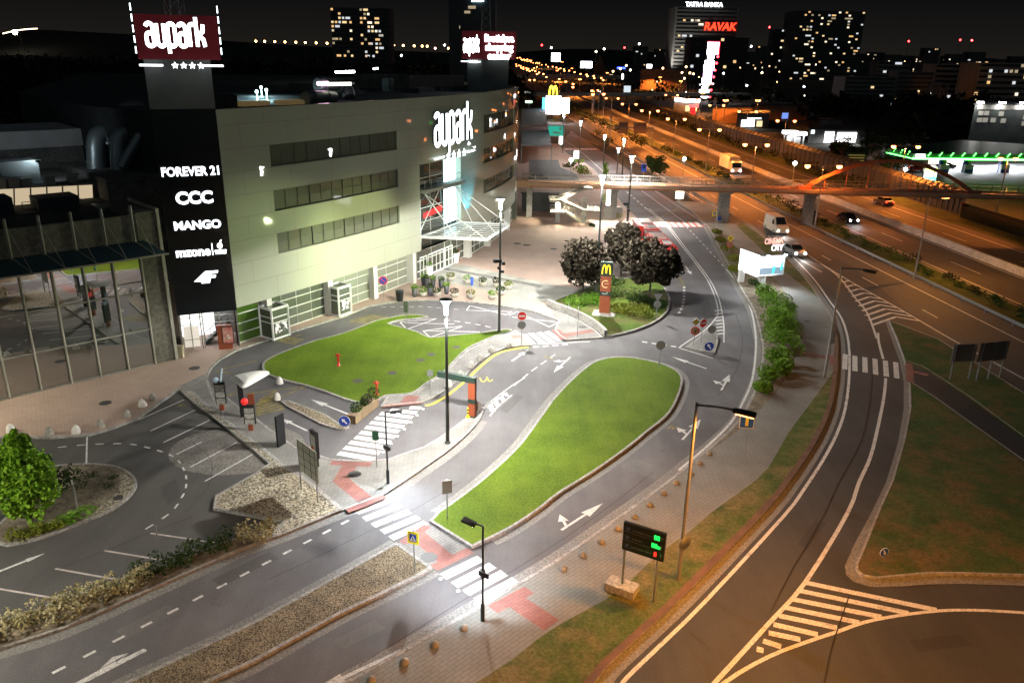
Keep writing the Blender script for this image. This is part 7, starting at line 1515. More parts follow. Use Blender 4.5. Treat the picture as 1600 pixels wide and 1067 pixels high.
for x in (1.6, 6.6, 11.5, 15.2):
    for s in (-1, 1): MB().tube([(x, s*.95, .48), (x, s*1.27, .48)], .48, 14).build('wheel', M_TYRE, t)
for s in (-1, 1): MB().box((-.02, s*.95, .9), (.06, .3, .2)).build('taillight', M_TAIL, t)
tag(MB().beam((0, 0, 0), (0, 0, 3.6), .12, .12).box((0, 0, 2.6), (.8, .14, 1.9)).box((0, -.08, 2.8), (.4, .02, .5)).build('stop_pole', M_BUSR, None, G(998, 395, .12)), 'red bus stop pole beside the bus, among the trees', 'bus stop')

# ================================================================== BEYOND THE MALL
M_CORR = mnoise('roof_corrugated', (.03, .045, .05), (.05, .07, .075), .4, .6); N, L, B = nodes_of(M_CORR); w_ = N.new('ShaderNodeTexWave'); w_.inputs['Scale'].default_value = 1.1; L.new(pos(M_CORR), w_.inputs[0]); bump(M_CORR, w_.outputs['Fac'], 1.0, .15)
for pts, lb in (([(815,226), (862,226), (857,203), (815,204)], 'nearer dark corrugated canopy roof beyond the mall'), ([(815,197), (855,196), (852,168), (816,170)], 'farther dark corrugated canopy roof beyond the mall')):
    P = [G(x, y, 4.6) for x, y in pts]; t = thing('canopy_roof', lb, 'canopy', (P[0].x, P[0].y, 0)); o = Vector((P[0].x, P[0].y, 0)); b = MB(); b.prism([p-o for p in P], 4.2, 4.6, True); b.build('roof', M_CORR, t)
    for p in P: b = MB(); b.beam((p.x-o.x, p.y-o.y, 0), (p.x-o.x, p.y-o.y, 4.2), .25, .25); b.build('post', M_STEEL, t)
    b = MB(); b.beam(P[0]-o-Vector((0, .2, .1)), P[1]-o-Vector((0, .2, .1)), .3, .5); b.build('gutter', M_STEEL, t)
A = G(868, 222, .1); t = thing('green_board', 'green information board with a white frame by the canopy roofs', 'sign', A); MB().box((0, 0, 3.2), (5.0, .2, 3.3)).build('frame', M_PAINTW, t); MB().box((0, -.12, 3.2), (4.5, .04, 2.8)).build('panel', emis('board_green', (.02, .42, .30), .45, (.02, .25, .18)), t); MB().box((.3, -.15, 2.7), (2.4, .03, .45)).box((1.4, -.15, 3.9), (.7, .03, .7)).build('panel_mark', mat('mark_pale', (.6, .75, .5), .5), t); MB().beam((-2, 0, 0), (-2, 0, 1.6), .15, .15).beam((2, 0, 0), (2, 0, 1.6), .15, .15).build('post', M_STEEL, t)
A = G(868, 190, 0); z0, z1 = zat(A, 178), zat(A, 151); t = thing('billboard', 'large glowing white billboard with yellow arches on top beyond the mall', 'billboard', A); M_BW2 = emis('billboard_white_far', (1, .97, 1), 6, (.8, .8, .8)); sc_ = A.y/1244
MB().box((-2*sc_*2, 0, (z0+z1)/2), (22*sc_, .6, z1-z0+.3)).build('poster', M_BW2, t); MB().box((13*sc_, .6, (z0+z1)/2-.2), (14*sc_, .6, z1-z0-.8)).build('poster', M_BW2, t); MB().box((-18*sc_, .6, (z0+z1)/2-.3), (5*sc_, .5, z1-z0-.6)).build('poster', emis('billboard_cyan', (.05, .55, 1), 3), t); MB().box((1*sc_, .3, z0/2), (9*sc_, 1, z0)).build('column', M_CONC, t)
b = MB(); archm(b, lambda u, v, dd: Vector((-5*sc_+u, -.2-dd, z1+.3+v)), s=13*sc_/.9, w=.15); b.build('arches', emis('arches_yellow_bright', (1, .62, .03), 4), t); light(t, (0, -3, z0+1), 2500, (1, .97, 1), 165, .4, .6, aim=(0, -12, 0))
for (x, y), w, h, col, s, lb in (((868, 100), 13, 12, (.9, 1, .95), 4, 'distant pale lit screen left above the motorway'), ((915.5, 110), 17, 9, (.9, .85, 1), 6, 'distant white violet lit billboard beside the gabled building'), ((970, 112), 12, 2.5, (.05, .1, 1), 3, 'distant small blue lit sign'), ((979, 150), 10, 11, (.7, .8, .85), .5, 'pale direction board beyond the motorway'), ((984.5, 128), 7, 7, (.5, .75, .8), .8, 'small round pale lit sign far behind the motorway'), ((1013.5, 112), 7.5, 6.5, (1, .95, 1), 6, 'small white lit box sign before the tall office tower'), ((972, 128), 2, 8, (1, .9, .9), 5, 'narrow white lit sign column beyond the flyover'), ((826, 165), 10, 3, (.5, 1, .5), 3, 'small green lit canopy edge left of the glowing billboard'), ((824, 150), 9, 3, (.5, .5, .42), .25, 'pale small signboard at the end of the mall')):
    A = G(x, y+6); k = A.y/1244; t = thing('lit_sign', lb, 'sign', A); zc_ = zat(A, y-h/2) if y < 0 else zat(A, y-h*.5-4); MB().box((0, 0, zc_), (w*k, .5, h*k)).build('panel', emis('lit_sign_%d' % x, col, s), t); MB().box((0, .3, zc_/2), (.6, .5, zc_)).build('post', M_DSTEEL, t)
# far flyovers
for (xa, ya), (xb, yb_), z0, z1, lb in (((808, 134), (976, 134), 5.5, 8.5, 'distant flyover crossing the motorway among the lamps'), ((838, 165), (1172, 165), 4.6, 6.2, 'nearer low flyover crossing the motorway before the stack of lit panels')):
    A, C_ = G(xa, ya), G(xb, yb_); t = thing('flyover', lb, 'bridge', A); d = C_-A; b = MB(); n = Vector((-d.y, d.x, 0)).normalized()*8
    b.add([p+Vector((0, 0, z)) for z in (z0, z1) for p in (Vector((0, 0, 0)), d, d+n, n)], [(0,3,2,1),(4,5,6,7),(0,1,5,4),(1,2,6,5),(2,3,7,6),(3,0,4,7)]); b.build('deck', M_CONC, t)
    for k in range(5): p = d*(.1+.2*k)+n*.5; MB().box((p.x, p.y, z0/2), (1.6, 2, z0)).build('pier', M_CONC, t)
# noise barrier on the far bank
t = thing('noise_barrier', 'long curved noise barrier of pale panels along the far side of the motorway', 'barrier', (0, 0, 0)); A_ = mline(17.0, 136, 420)
b = MB(); b.band([p+Vector((0, 0, 3.4)) for p in A_], A_); b.band([p+Vector((.9, 0, 4.2)) for p in A_], [p+Vector((0, 0, 3.4)) for p in A_]); b.build('panel', mnoise('barrier_panel', (.075, .06, .044), (.105, .088, .066), .3, .6), t); b = MB(); acc = 0
for a, c in zip(A_, A_[1:]):
    n_ = max(1, int((c-a).length/3))
    for k in range(n_): p = a.lerp(c, k/n_); b.tube([p+Vector((-.1, 0, 0)), p+Vector((-.1, 0, 3.4)), p+Vector((.8, 0, 4.3))], .09, 5, cap=False)
b.each('post', M_DSTEEL, t)
t = thing('glass_barrier', 'dark glass noise screen with thin posts right of the footbridge', 'barrier', (0, 0, 0)); A_ = mline(15.5, 30, 136); b = MB(); b.band([p+Vector((0, 0, 2.5)) for p in A_], A_); b.build('pane', glass('screen_glass', (.012, .02, .012), 1.5, .08), t); b = MB()
for k in range(27): y = 32+k*3.9; b.beam((MX(y)+15.6, y, 0), (MX(y)+15.6, y, 2.55), .045, .045)
b.each('post', M_BLACK, t)
# ---- roadside businesses
def bld(name, px0, px1, ybase, ytop, dep, m, label, cat='building', parts=None):
    A, C_ = G(px0, ybase), G(px1, ybase); t = thing(name, label, cat, A); d = C_-A; h = zat(A, ytop); n = Vector((A.x*1.12, A.y, 0)).normalized()*dep; b = MB(); b.prism([Vector((0, 0, 0)), d, d+n, n], 0, h); b.build('wall', m, t); b = MB(); e = d.normalized()*.3; f = n.normalized()*.3; b.prism([-e-f, d+e-f, d+e+n+f, -e+n+f], h, h+.25); b.build('roof', M_ROOF, t)
    for (u0, u1, v0, v1, mm, nm) in parts or []:
        b = MB(); o = Vector((d.y, -d.x, 0)).normalized()*.12; b.add([d*u+o+Vector((0, 0, h*v)) for u, v in ((u0, v0), (u1, v0), (u1, v1), (u0, v1))], [(0, 1, 2, 3)]); b.build(nm, mm, t)
    return t, d, h
M_BRK = mnoise('brick_brown', (.16, .085, .05), (.22, .12, .075), .4, .8); M_LITW = emis('window_white_lit', (1, .97, .9), 4, (.5, .5, .5)); M_LITD = emis('window_dim_lit', (1, .75, .4), .6, (.3, .25, .2)); M_SHOW = mnoise('showroom_grey', (.10, .10, .10), (.15, .15, .15), .3, .7)
t, d, h = bld('dealership', 1052, 1092, 176, 158, 14, M_SHOW, 'low car dealer with a bright white folded roof edge and red pylon', parts=[(.45, .62, .1, .6, M_LITD, 'window'), (.66, .9, .1, .6, M_LITD, 'window')]); b = MB(); b.beam(Vector((0, -.4, h+.8))+d*.02, d*.5+Vector((0, -.4, h+.1)), .6, 1.5); b.beam(d*.5+Vector((0, -.4, h+.1)), d*.98+Vector((0, -.4, h+.2)), .6, 1.5); b.build('roof_edge', emis('roof_edge_white', (1, .98, 1), 5), t)
A = G(1082, 180); t = thing('pylon_sign', 'narrow red lit pylon before the low car dealer', 'sign', A); h = zat(A, 166); MB().box((0, 0, h/2), (2.2, .6, h)).build('body', emis('pylon_red', (1, .02, .02), .9), t); MB().box((.2, 0, h), (4.2, .7, 1.2)).build('head', emis('pylon_red2', (1, .10, .10), 1.6), t)
bld('showroom', 1112, 1172, 193, 170, 22, M_BRK, 'brown brick showroom hall behind the noise barrier', parts=[(.1, .3, .0, .6, M_BRK, 'door')]); t, d, h = bld('showroom', 1150, 1200, 200, 178, 20, M_SHOW, 'grey showroom with white lit window front', parts=[(.15, .55, .08, .55, M_LITW, 'window'), (.62, .8, .08, .5, M_LITD, 'window'), (.3, .75, .62, .72, M_SIGN2, 'lit_strip')]); bld('showroom', 1172, 1260, 188, 165, 25, M_BRK, 'long brown flat roofed showroom on the far side', parts=[(.55, .66, .1, .5, emis('window_blue_lit', (.2, .35, 1), .5), 'window')])
A = G(1141, 192); t = thing('pylon_sign', 'grey pylon with red round lit marks before the brick showroom', 'sign', A); h = zat(A, 175); MB().box((0, 0, h/2), (1.6, .5, h)).build('body', M_PAINTW, t); MB().ball((-1.2, -.3, h), .7, 8, 6).ball((.4, -.4, h*.82), .7, 8, 6).build('mark', emis('mark_red', (1, .03, .02), 2.5), t)
for x, y, lb in ((1232.5, 224, 'left white topped fuel stand before the dealers'), (1246, 226, 'right white topped fuel stand before the dealers')):
    A = G(x, y); t = thing('fuel_stand', lb, 'stand', A); h = zat(A, y-17); MB().box((0, 0, h), (4.2, 2.5, .9)).build('top', emis('stand_top_white', (.95, .97, 1), 5), t); MB().box((-1.7, 0, h/2), (.3, .4, h)).box((1.7, 0, h/2), (.3, .4, h)).box((0, .3, h*.35), (1.4, .5, h*.6)).build('frame', M_PAINTW, t)
t, d, h = bld('showroom', 1262, 1350, 224, 203, 16, M_SHOW, 'white lit glass showroom with dark flat roof above the parked cars', parts=[(.28, .44, .05, .85, emis('showroom_white', (1, .99, .97), 3.2, (.7,.7,.7)), 'window'), (.50, .84, .05, .8, emis('showroom_white', (1, .99, .97), 3.2), 'window'), (.56, .84, .03, .34, M_BLACK, 'display'), (.03, .09, .70, .98, M_SIGN2, 'lit_sign')]); light(t, d*.55+Vector((0, -6, 4)), 2600, (1, .98, .95), 165, .4, 1.0)
bld('plant_house', 1280, 1314, 205, 188, 8, M_SHOW, 'dark box on the roof of the white lit showroom', 'building')
# barrel roofed hall
A, C_ = G(1376, 246), G(1492, 246); d = C_-A; t = thing('barrel_hall', 'long hall with a ribbed white barrel roof by the filling station', 'building', A); h = zat(A, 238); r_ = 4.2; n = Vector((-d.y, d.x, 0)).normalized(); b = MB(); K = 12
for i in range(28):
    for k in range(K): a0_, a1_ = pi*k/K, pi*(k+1)/K; q = [d*(i/28), d*((i+1)/28)]; b.add([q[0]+n*(r_-r_*cos(a0_))+Vector((0, 0, h+r_*.42*sin(a0_))), q[1]+n*(r_-r_*cos(a0_))+Vector((0, 0, h+r_*.42*sin(a0_))), q[1]+n*(r_-r_*cos(a1_))+Vector((0, 0, h+r_*.42*sin(a1_))), q[0]+n*(r_-r_*cos(a1_))+Vector((0, 0, h+r_*.42*sin(a1_)))], [(0, 1, 2, 3)])
b.build('roof', mnoise('barrel_roof', (.42, .40, .37), (.5, .48, .45), .5, .6), t); b = MB(); b.prism([Vector((0, 0, 0)), d, d+n*8.4, n*8.4], 0, h)
b.add([n*(r_-r_*cos(pi*k/K))+Vector((0, 0, h+r_*.42*sin(pi*k/K))) for k in range(K+1)], [tuple(range(K+1))]); b.build('wall', M_CONCD, t)
bld('yard_shed', 1296, 1322, 240, 226, 5, M_BRK, 'small orange lit shed at the edge of the dealer yard', 'shed'); bld('yard_wall', 1336, 1374, 250, 234, 6, M_BRK, 'brown wall block left of the barrel roofed hall', 'shed')
for i, (x, y, r) in enumerate([(1316,252,3.6),(1352,254,4.2),(1338,262,3.4),(1380,262,4.2),(1402,268,4.4),(1420,262,4.6),(1392,280,3.8),(1375,285,2.8),(1300,250,2.5)]):
    tree('yard_tree', G(x, y), r*2, r*1.15, (r, r*.8, r*.9), M_BUSHD if i < 5 else M_NIGHT, 'dark bushy tree between the noise barrier and the filling station, %s' % ['by the shed','below the brown wall','at the barrier','before the barrel hall','at the green canopy tip','right of the canopy tip','behind the red arch','low at the arch foot','smallest beside the shed'][i], 'tree', 12, 40, .55, 500+i, .2)
A = G(1334, 268); t = thing('price_board', 'dark green price board with yellow lines behind the red arch', 'sign', A); MB().box((0, 0, 2.6), (4.6, .4, 3.4)).build('panel', M_GREEN, t); b = MB()
for k in range(5): b.box((0, -.25, 1.3+k*.62), (3.8, .05, .14))
b.build('line', mat('line_gold', (.5, .38, .1), .5, emit=(1, .7, .2), es=.12), t)
# filling station
z = 5.6; L0, L1, L2 = G(1386, 238, z), G(1425, 247, z), G(1660, 250, z); t = thing('filling_station', 'filling station with a flat canopy edged by a bright green light line', 'filling station', (0, 0, 0)); far = Vector((8, 22, 0)); b = MB(); b.prism([L0, L1, L2, L2+far, L0+far+Vector((20, 0, 0))], z-.1, z+.9, True); b.build('canopy', mat('canopy_dark_green', (.02, .10, .03), .4), t); M_GL = emis('green_line_glow', (.10, 1.0, .12), 4.5); b = MB(); b.beam(L1-Vector((0, .2, .1)), L2-Vector((0, .2, .1)), .3, .35); b.build('light_line', M_GL, t); b = MB(); b.beam(L0-Vector((.2, .2, .1)), L1-Vector((0, .2, .1)), .25, .16); b.build('light_line', M_GL, t)
for k in range(9): p = L1.lerp(L2, .10+.075*k); b = MB(); b.beam(p+Vector((0, -.2, .45)), p+Vector((.5, -.2, 1.2)), .12, .14); b.build('light_tick', M_GL, t)
for k in range(3): p = L0.lerp(L1, .25+.28*k); b = MB(); b.beam(p+Vector((0, -.2, .45)), p+Vector((.3, -.2, 1.2)), .12, .14); b.build('light_tick', M_GL, t)
MB().box((L1.x+1.5, L1.y-.4, z+.5), (1.9, .3, .7)).build('lit_sign', M_SIGN, t)
for x in (1468, 1506, 1562): p = G(x, 270); MB().box((p.x, p.y, 2.7), (.9, .9, 5.4)).build('column', mat('column_blue', (.03, .10, .5), .4), t); MB().box((p.x+.6, p.y-.1, 3.0), (.7, .8, 5.0)).build('column_green', mat('column_green', (.25, .6, .08), .4), t); MB().box((p.x+.5, p.y-.6, 1.0), (2.0, .9, 1.9)).build('pump', M_PAINTW, t); MB().box((p.x+.5, p.y-1.08, .5), (2.0, .05, .8)).build('pump_panel', mat('column_blue', (.03, .10, .5), .4), t)
for x, y in ((1475, 262), (1530, 262), (1585, 262)): p = G(x, y); light(t, (p.x, p.y, z-.4), 5200, (.93, .97, 1), 168, .3, .8)
sheet('station_forecourt', GP([(1385, 305), (1420, 262), (1700, 252), (1800, 290), (1700, 330), (1480, 292)]), asphalt('forecourt', .16, (1, 1, 1), .15), 0.02)
p, q_ = G(1440, 278), G(1496, 262); b = MB(); b.box((G(1475, 258).x, G(1475, 258).y, 1.7), (9, 4, 3.4)); b.build('shop', M_PAINTW, t); b = MB(); pp = G(1474, 259.5); b.box((pp.x, pp.y-.2, 1.5), (8, .1, 2.0)); b.build('shop_window', emis('shop_window_lit', (1, .85, .55), 1.5), t)
A = G(1448, 297); t = thing('pylon_sign', 'blue and white lit price pylon of the filling station beside the red arch', 'sign', A); h = zat(A, 262); MB().box((0, 0, h/2), (2.7, .5, h)).build('body', M_DSTEEL, t)
for v0, v1, col in ((.02, .42, (.02, .12, 1)), (.42, .60, (.1, .8, .9)), (.60, .80, (1, 1, 1)), (.80, .99, (.75, 1, .2))): MB().box((0, -.28, h*(v0+v1)/2), (2.5, .06, h*(v1-v0)*.94)).build('panel', emis('pylon_%d' % int(v0*100), col, 2.2), t)
mcar((1478, 263), 'dark car parked at the filling station shop', True, mat('car_dark', (.02, .022, .03), .25, .4), False, rz=0.1); mcar((1436, 268), 'red white car at the filling station edge', True, mat('car_red', (.3, .03, .03), .3, .3), True, rz=-1.0)
# office block at the right edge
A = G(1507, 245); C_ = G(1680, 245); t, d, h = bld('office_block', 1507, 1680, 245, 163, 30, mnoise('office_clad', (.05, .06, .06), (.085, .095, .09), .25, .5), 'dark office block at the right edge with roof lamps and lit upper floors', parts=[(.02, .98, .90, .99, mnoise('office_band', (.28, .27, .24), (.36, .35, .32), .4, .6), 'parapet')])
M_OW = emis('office_window_dim', (1, .95, .8), .10, (.28, .27, .24))
for u, v in ((.04, .79), (.09, .79), (.22, .78), (.04, .66), (.09, .66), (.16, .66), (.25, .65), (.44, .72), (.49, .72), (.44, .60), (.49, .60)):
    b = MB(); b.add([d*uu+Vector((0, -.15, h*vv)) for uu, vv in ((u, v), (u+.045, v), (u+.045, v+.085), (u, v+.085))], [(0, 1, 2, 3)]); b.build('window', M_OW, t)
for u in (.03, .22, .40, .58): p = d*u+Vector((0, -.8, h+.5)); MB().box(p, (1.6, .6, .35)).build('roof_lamp', emis('roof_lamp_white', (1, .98, .95), 25), t); light(t, p+Vector((0, -.4, -.3)), 260, (1, .98, .95), 160, .5, .4, aim=p+Vector((0, .6, -6)))
# stack of lit panels on a mast
A = G(1102, 158); k = A.y/1244*1.0; t = thing('panel_mast', 'tall mast stacked with white lit sign panels and a pink one', 'sign', A); top = zat(A, 66); MB().box((-1.0, .5, top/2), (1.4, 1.2, top)).build('mast', M_DSTEEL, t); M_PW = emis('panel_white_lit', (1, .97, 1), 6)
for yc, w, hh, m_, xo in ((76, 16.5, 17, M_PW, 4), (98, 13.5, 5.5, M_PW, 1), (106, 14.5, 8.5, M_PW, .6), (116.5, 13, 8, emis('panel_pink_lit', (.95, .35, .85), 2.2), -.2), (127, 13.5, 9, M_PW, -1), (147, 14, 12, M_PW, -3), (138.5, 8, 6, M_PW, -2.5)): MB().box((xo*k, 0, zat(A, yc)), (w*k, .8, hh*k)).build('panel', m_, t)
MB().ball((2*k, 0, zat(A, 89.5)), 5*k, 14, 8).build('round_panel', M_PW, t); MB().ball((-2*k, 0, zat(A, 134.5)), 2.6*k, 10, 6).build('round_panel', M_PW, t)
b = MB(); zc_ = zat(A, 76); b.beam((-4.6*k, -.5, zc_+8.8*k), (12.6*k, -.5, zc_+8.8*k), .5, .5).beam((12.5*k, -.5, zc_-8.6*k), (12.5*k, -.5, zc_+8.8*k), .5, .5); b.build('red_rim', emis('rim_red', (1, .02, .05), 3), t)
for yc in (89, 99, 110, 120.5, 131, 141, 152): MB().ball(((12-(yc-89)*.10)*k, -.6, zat(A, yc)), .65, 8, 6).build('marker_lamp', emis('marker_red', (1, .02, .03), 10), t)
# ---- towers and blocks on the skyline
M_TW = mnoise('tower_wall_dark', (.05, .05, .05), (.08, .08, .08), .05, .8); LITC = [(1, .72, .36), (1, .85, .6), (1, .6, .25), (.9, .95, 1), (1, .8, .5)]
LITM = [emis('lit_window_%d' % i, c, s, (.05, .05, .05)) for i, (c, s) in enumerate(zip(LITC, (.55, .8, .5, .4, .2)))]
def tower_b(name, px0, px1, ytop, dist, m, label, floors, cols, nlit, seed, dep=None, wins=None, band=True):
    k = dist/1244/cos(PITCH)*1.04; x0, x1 = (px0-800)*dist/1170, (px1-800)*dist/1170; A = Vector((x0, dist, 0)); t = thing(name, label, 'building', A)
    h = zat((x0, dist), ytop); w = x1-x0; b = MB(); b.box((w/2, w*.3 if dep is None else dep/2, h/2), (w, dep or w*.6, h)); b.build('wall', m, t); r = random.Random(seed)
    if band:
        for f in range(floors):
            zf = h*(f+.35)/floors; b = MB(); b.quad(Vector((w*.03, -.12, zf)), Vector((w*.97, -.12, zf)), Vector((w*.97, -.12, zf+h/floors*.42)), Vector((w*.03, -.12, zf+h/floors*.42))); b.build('window_band', mat('window_night', (.008, .009, .011), .3), t)
    ww, hh = w/cols*.62, h/floors*.5; me = {}
    for i in range(nlit):
        c, f = (r.randrange(cols), r.randrange(floors)) if wins is None else wins(r); mi = r.randrange(len(LITM)); n2 = r.choice((1, 1, 1, 2))
        key = (mi, n2)
        if key not in me: o = MB().add([Vector((0, 0, 0)), Vector((ww*n2, 0, 0)), Vector((ww*n2, 0, hh)), Vector((0, 0, hh))], [(0, 1, 2, 3)]).build('lit_window', LITM[mi], t); me[key] = o
        else: o = me[key].copy(); COL.objects.link(o); o.parent = t
        o.location = (w*c/cols+ww*.2, -.3, h*(f+.32)/floors)
    return t, w, h
M_TW2 = mnoise('tower_wall_grey', (.11, .11, .11), (.15, .15, .15), .05, .8)
tower_b('tower_block', 545, 624, 12, 684, M_TW, 'dark residential tower with scattered warm windows, alone above the mall roof', 18, 16, 62, 1, wins=lambda r: (r.choice((0, 1, 2, 3, 4, 5, 8, 9, 10, 11, 12, 13)), r.randrange(6, 18)))
t, w, h = tower_b('office_tower', 1014, 1100, 11, 820, M_TW2, 'grey office tower with horizontal bands and a red lit word', 20, 16, 20, 2, wins=lambda r: (r.choice((1, 2, 3, 4, 5, 6)), r.choice((8, 9, 9, 9, 15, 16, 12))))
me = bfont('RAVAK', 9.5, bold=.25, extrude=.3, shear=.15); place(me, 'lettering', emis('letters_red', (1, .035, .012), 2.0), t, Vector((1076-800, 0, 0))*820/1170+Vector((0, 820-.8, zat((190, 820), 47.5))), (1, 0, 0), (0, -1, 0)); me = bfont('TATRA BANKA', 5.2, bold=.12, extrude=.3); place(me, 'lettering', emis('letters_white', (.9, .97, 1), 3), t, Vector((1052-800, 0, 0))*820/1170+Vector((0, 820-.8, h+.6)), (1, 0, 0), (0, -1, 0))
light(t, (-6, -14, 6), 60000, (1, .93, .8), 90, .8, 1.0, aim=(6, 0, h*.75))
tower_b('tower_block', 1040, 1118, 58, 760, mnoise('tower_wall_black', (.02, .022, .025), (.035, .038, .04), .05, .8), 'low dark wing before the grey office tower', 9, 12, 5, 5); tower_b('tower_block', 1180, 1272, 17, 1000, M_TW, 'tall residential tower with many warm lit windows on the right skyline', 24, 20, 88, 7); tower_b('tower_block', 1150, 1180, 46, 1040, M_TW, 'narrower dark block beside the tall residential tower', 15, 8, 14, 8)
t, w, h = tower_b('office_tower', 706, 770, -14, 330, mnoise('tower_wall_blue', (.012, .018, .022), (.02, .028, .034), .05, .4), 'very dark tower behind the rear sign tower, cut by the top edge', 22, 12, 0, 9, band=False)
for x, y, ww, hh in ((736, 12, 7, 4), (741, 12, 4, 4), (729, 19.5, 3, 3.5), (733, 19.5, 5, 3.5), (721, 43, 1.2, 4)):
    kk = 330/1244; MB().box(((x-706)*330/1170, -.3, zat((( x-800)*330/1170, 330), y)), (ww*kk, .2, hh*kk)).build('lit_window', LITM[4], t)
MB().box((w*.62, -.5, zat(((744-800)*330/1170, 330), .5)), (17*330/1244, .5, 1.2)).build('lit_sign', emis('sign_ice', (.6, .9, 1), 5), t)
M_APT = mnoise('apartment_wall', (.25, .21, .18), (.32, .27, .23), .1, .8)
for i, (x0, x1, yt, D, sd_) in enumerate([(1380,1440,100,505,1),(1440,1525,98,470,2),(1525,1552,101,475,3),(1552,1580,102,478,4),(1580,1650,103,482,5),(1258,1330,120,430,6),(1330,1380,112,470,7),(1300,1345,96,620,8)]):
    tower_b('apartment_block', x0, x1, yt, D, M_APT if i < 5 else M_TW2, ['apartment slab at the left of the orange lit row', 'apartment slab lit orange by a street lamp', 'narrow apartment slab, first right of the orange lit one', 'narrow apartment slab, second right of the orange lit one', 'last apartment slab at the right edge of the row', 'grey low block left of the dark wood', 'dim block behind the grey low one', 'far dark block under the tall residential tower'][i], 8, max(4, int((x1-x0)/7)), [3, 16, 3, 3, 4, 4, 3, 6][i], sd_)
for x, y, pw in ((1386, 147, 90000), (1497, 162, 110000), (1492, 165, 15000), (1463, 160, 90000)):
    P_ = G(x, y+9); motorway_lamp(P_, max(4, zat(P_, y)), .5, pw, 'sodium street lamp among the far apartment slabs', lit=(1, None), scale=1.5, group='sodium lamps among the far apartment slabs')
for i in range(7):
    A = G(1440+i*5.6, 170); tag(MB().tube([(0, 0, 0), (0, 0, 11+((i*37) % 5))], .8, 8).build('concrete_pillar', M_CONCD, None, A), 'pale slender concrete pillar in the dark yard before the apartments', 'pillar', 'slender pillars before the far apartments')
# far city: low dark blocks with a few lit windows each
r = random.Random(21)
for i in range(34):
    x = 965+i*19+r.uniform(-6, 6); D = r.uniform(1500, 2300); yt = 97-(1600-x)*.017-r.uniform(2, 20 if i % 3 == 0 else 10)
    tower_b('city_block', x, x+r.uniform(14, 26), yt, D, M_TW, 'distant dark city block with a few lit windows on the horizon', 9, 8, r.choice((2, 3, 4, 5)), 600+i, band=False)['group' if False else 0]['group'] = 'distant city blocks'
for x, y, c in ((1337, 65, (1, .03, .03)), (1407, 63, (1, .03, .03)), (1423, 63.5, (.8, .05, .05)), (1144, 43, (1, .03, .03)), (948, 75, (1, .03, .03)), (834, 71, (1, .1, .05)), (920, 77, (1, .9, .7)), (909, 81, (1, .85, .6)), (847, 75, (1, .95, .9)), (968, 69, (1, .9, .8)), (382, 61, (1, .7, .35)), (700, 71, (1, .9, .8)), (687, 76, (1, .5, .4)), (705, 76, (1, .5, .2)), (640, 87, (1, 1, .9)), (1122, 73, (.7, 1, 1)), (1141, 114, (1, .9, .4)), (1088, 115, (.8, .95, 1)), (1122, 134, (.8, .95, 1)), (1202, 136, (.8, .9, 1)), (1070, 127, (1, .6, .2)), (1066, 129, (1, .6, .2)), (1068, 133, (1, .6, .2)), (1035, 105, (1, .55, .2)), (1030, 114, (1, .55, .2)), (1041, 114.5, (1, .55, .2)), (1046, 116, (1, .55, .2)), (1034, 123, (1, .55, .2)), (1003, 107, (1, .55, .2)), (934, 112, (1, .55, .2)), (944, 108, (1, .55, .2)), (958, 110, (1, .9, .6)), (952, 103, (1, .55, .2)), (1420, 149, (1, .9, .5)), (1347, 162, (1, .7, .3)), (1352, 163, (1, .7, .3)), (1361, 162, (1, .7, .3))):
    D = 1500 if y < 90 else 520; X_ = (x-800)*D/1170; zz = zat((X_, D), y); s_ = D*.0011
    o = LB().ball((X_, D, zz), s_, 8, 6).two().tube([(X_, D, 0), (X_, D, zz-s_)], s_*.15, 5).build('distant_lamp', [emis('far_lamp_%d_%d_%d' % tuple(int(v*9) for v in c), c, 9), M_DSTEEL]); tag(o, 'small distant %s light point in the dark city' % ('red' if c[1] < .2 else 'orange' if c[2] < .45 else 'white'), 'light', '%s light points in the distant city' % ('red' if c[1] < .2 else 'orange' if c[2] < .45 else 'white'))
for i, x in enumerate([440, 452, 466, 480, 495, 508, 523, 538, 630, 643, 658, 669, 676]):
    D = 1200; X_ = (x-800)*D/1170; zz = zat((X_, D), 64.8+(x-440)*.034); o = LB().ball((X_, D, zz), 1.5, 8, 6).two().tube([(X_, D, 0), (X_, D, zz-1.4)], .3, 5).build('distant_lamp', [emis('far_lamp_row', (1, .52, .18), 8), M_DSTEEL]); tag(o, 'orange lamp of the far row along the ridge road left of centre', 'light', 'orange lamps along the far ridge road')
rq = random.Random(77)
for i in range(64):
    x, y = rq.uniform(985, 1595), rq.uniform(92, 166); D = rq.uniform(430, 900); X_ = (x-800)*D/1170
    if x > 1480 and y > 150: continue
    zz = zat((X_, D), y); c = rq.choice(((1, .55, .2), (1, .6, .25), (1, .8, .5), (.9, .97, 1), (1, .9, .7))); s_ = D*.0007
    if zz < 2: continue
    wh = c[2] >= .45; o = LB().ball((X_, D, zz), s_, 6, 4).two().tube([(X_, D, 0), (X_, D, zz-s_)], s_*.12, 4).build('distant_lamp', [emis('far_dot_%d_%d_%d' % tuple(int(v*9) for v in c), c, 4), M_BLACK]); tag(o, 'small distant %s light point in the dark city' % ('white' if wh else 'orange'), 'light', '%s light points in the distant city' % ('white' if wh else 'orange'))
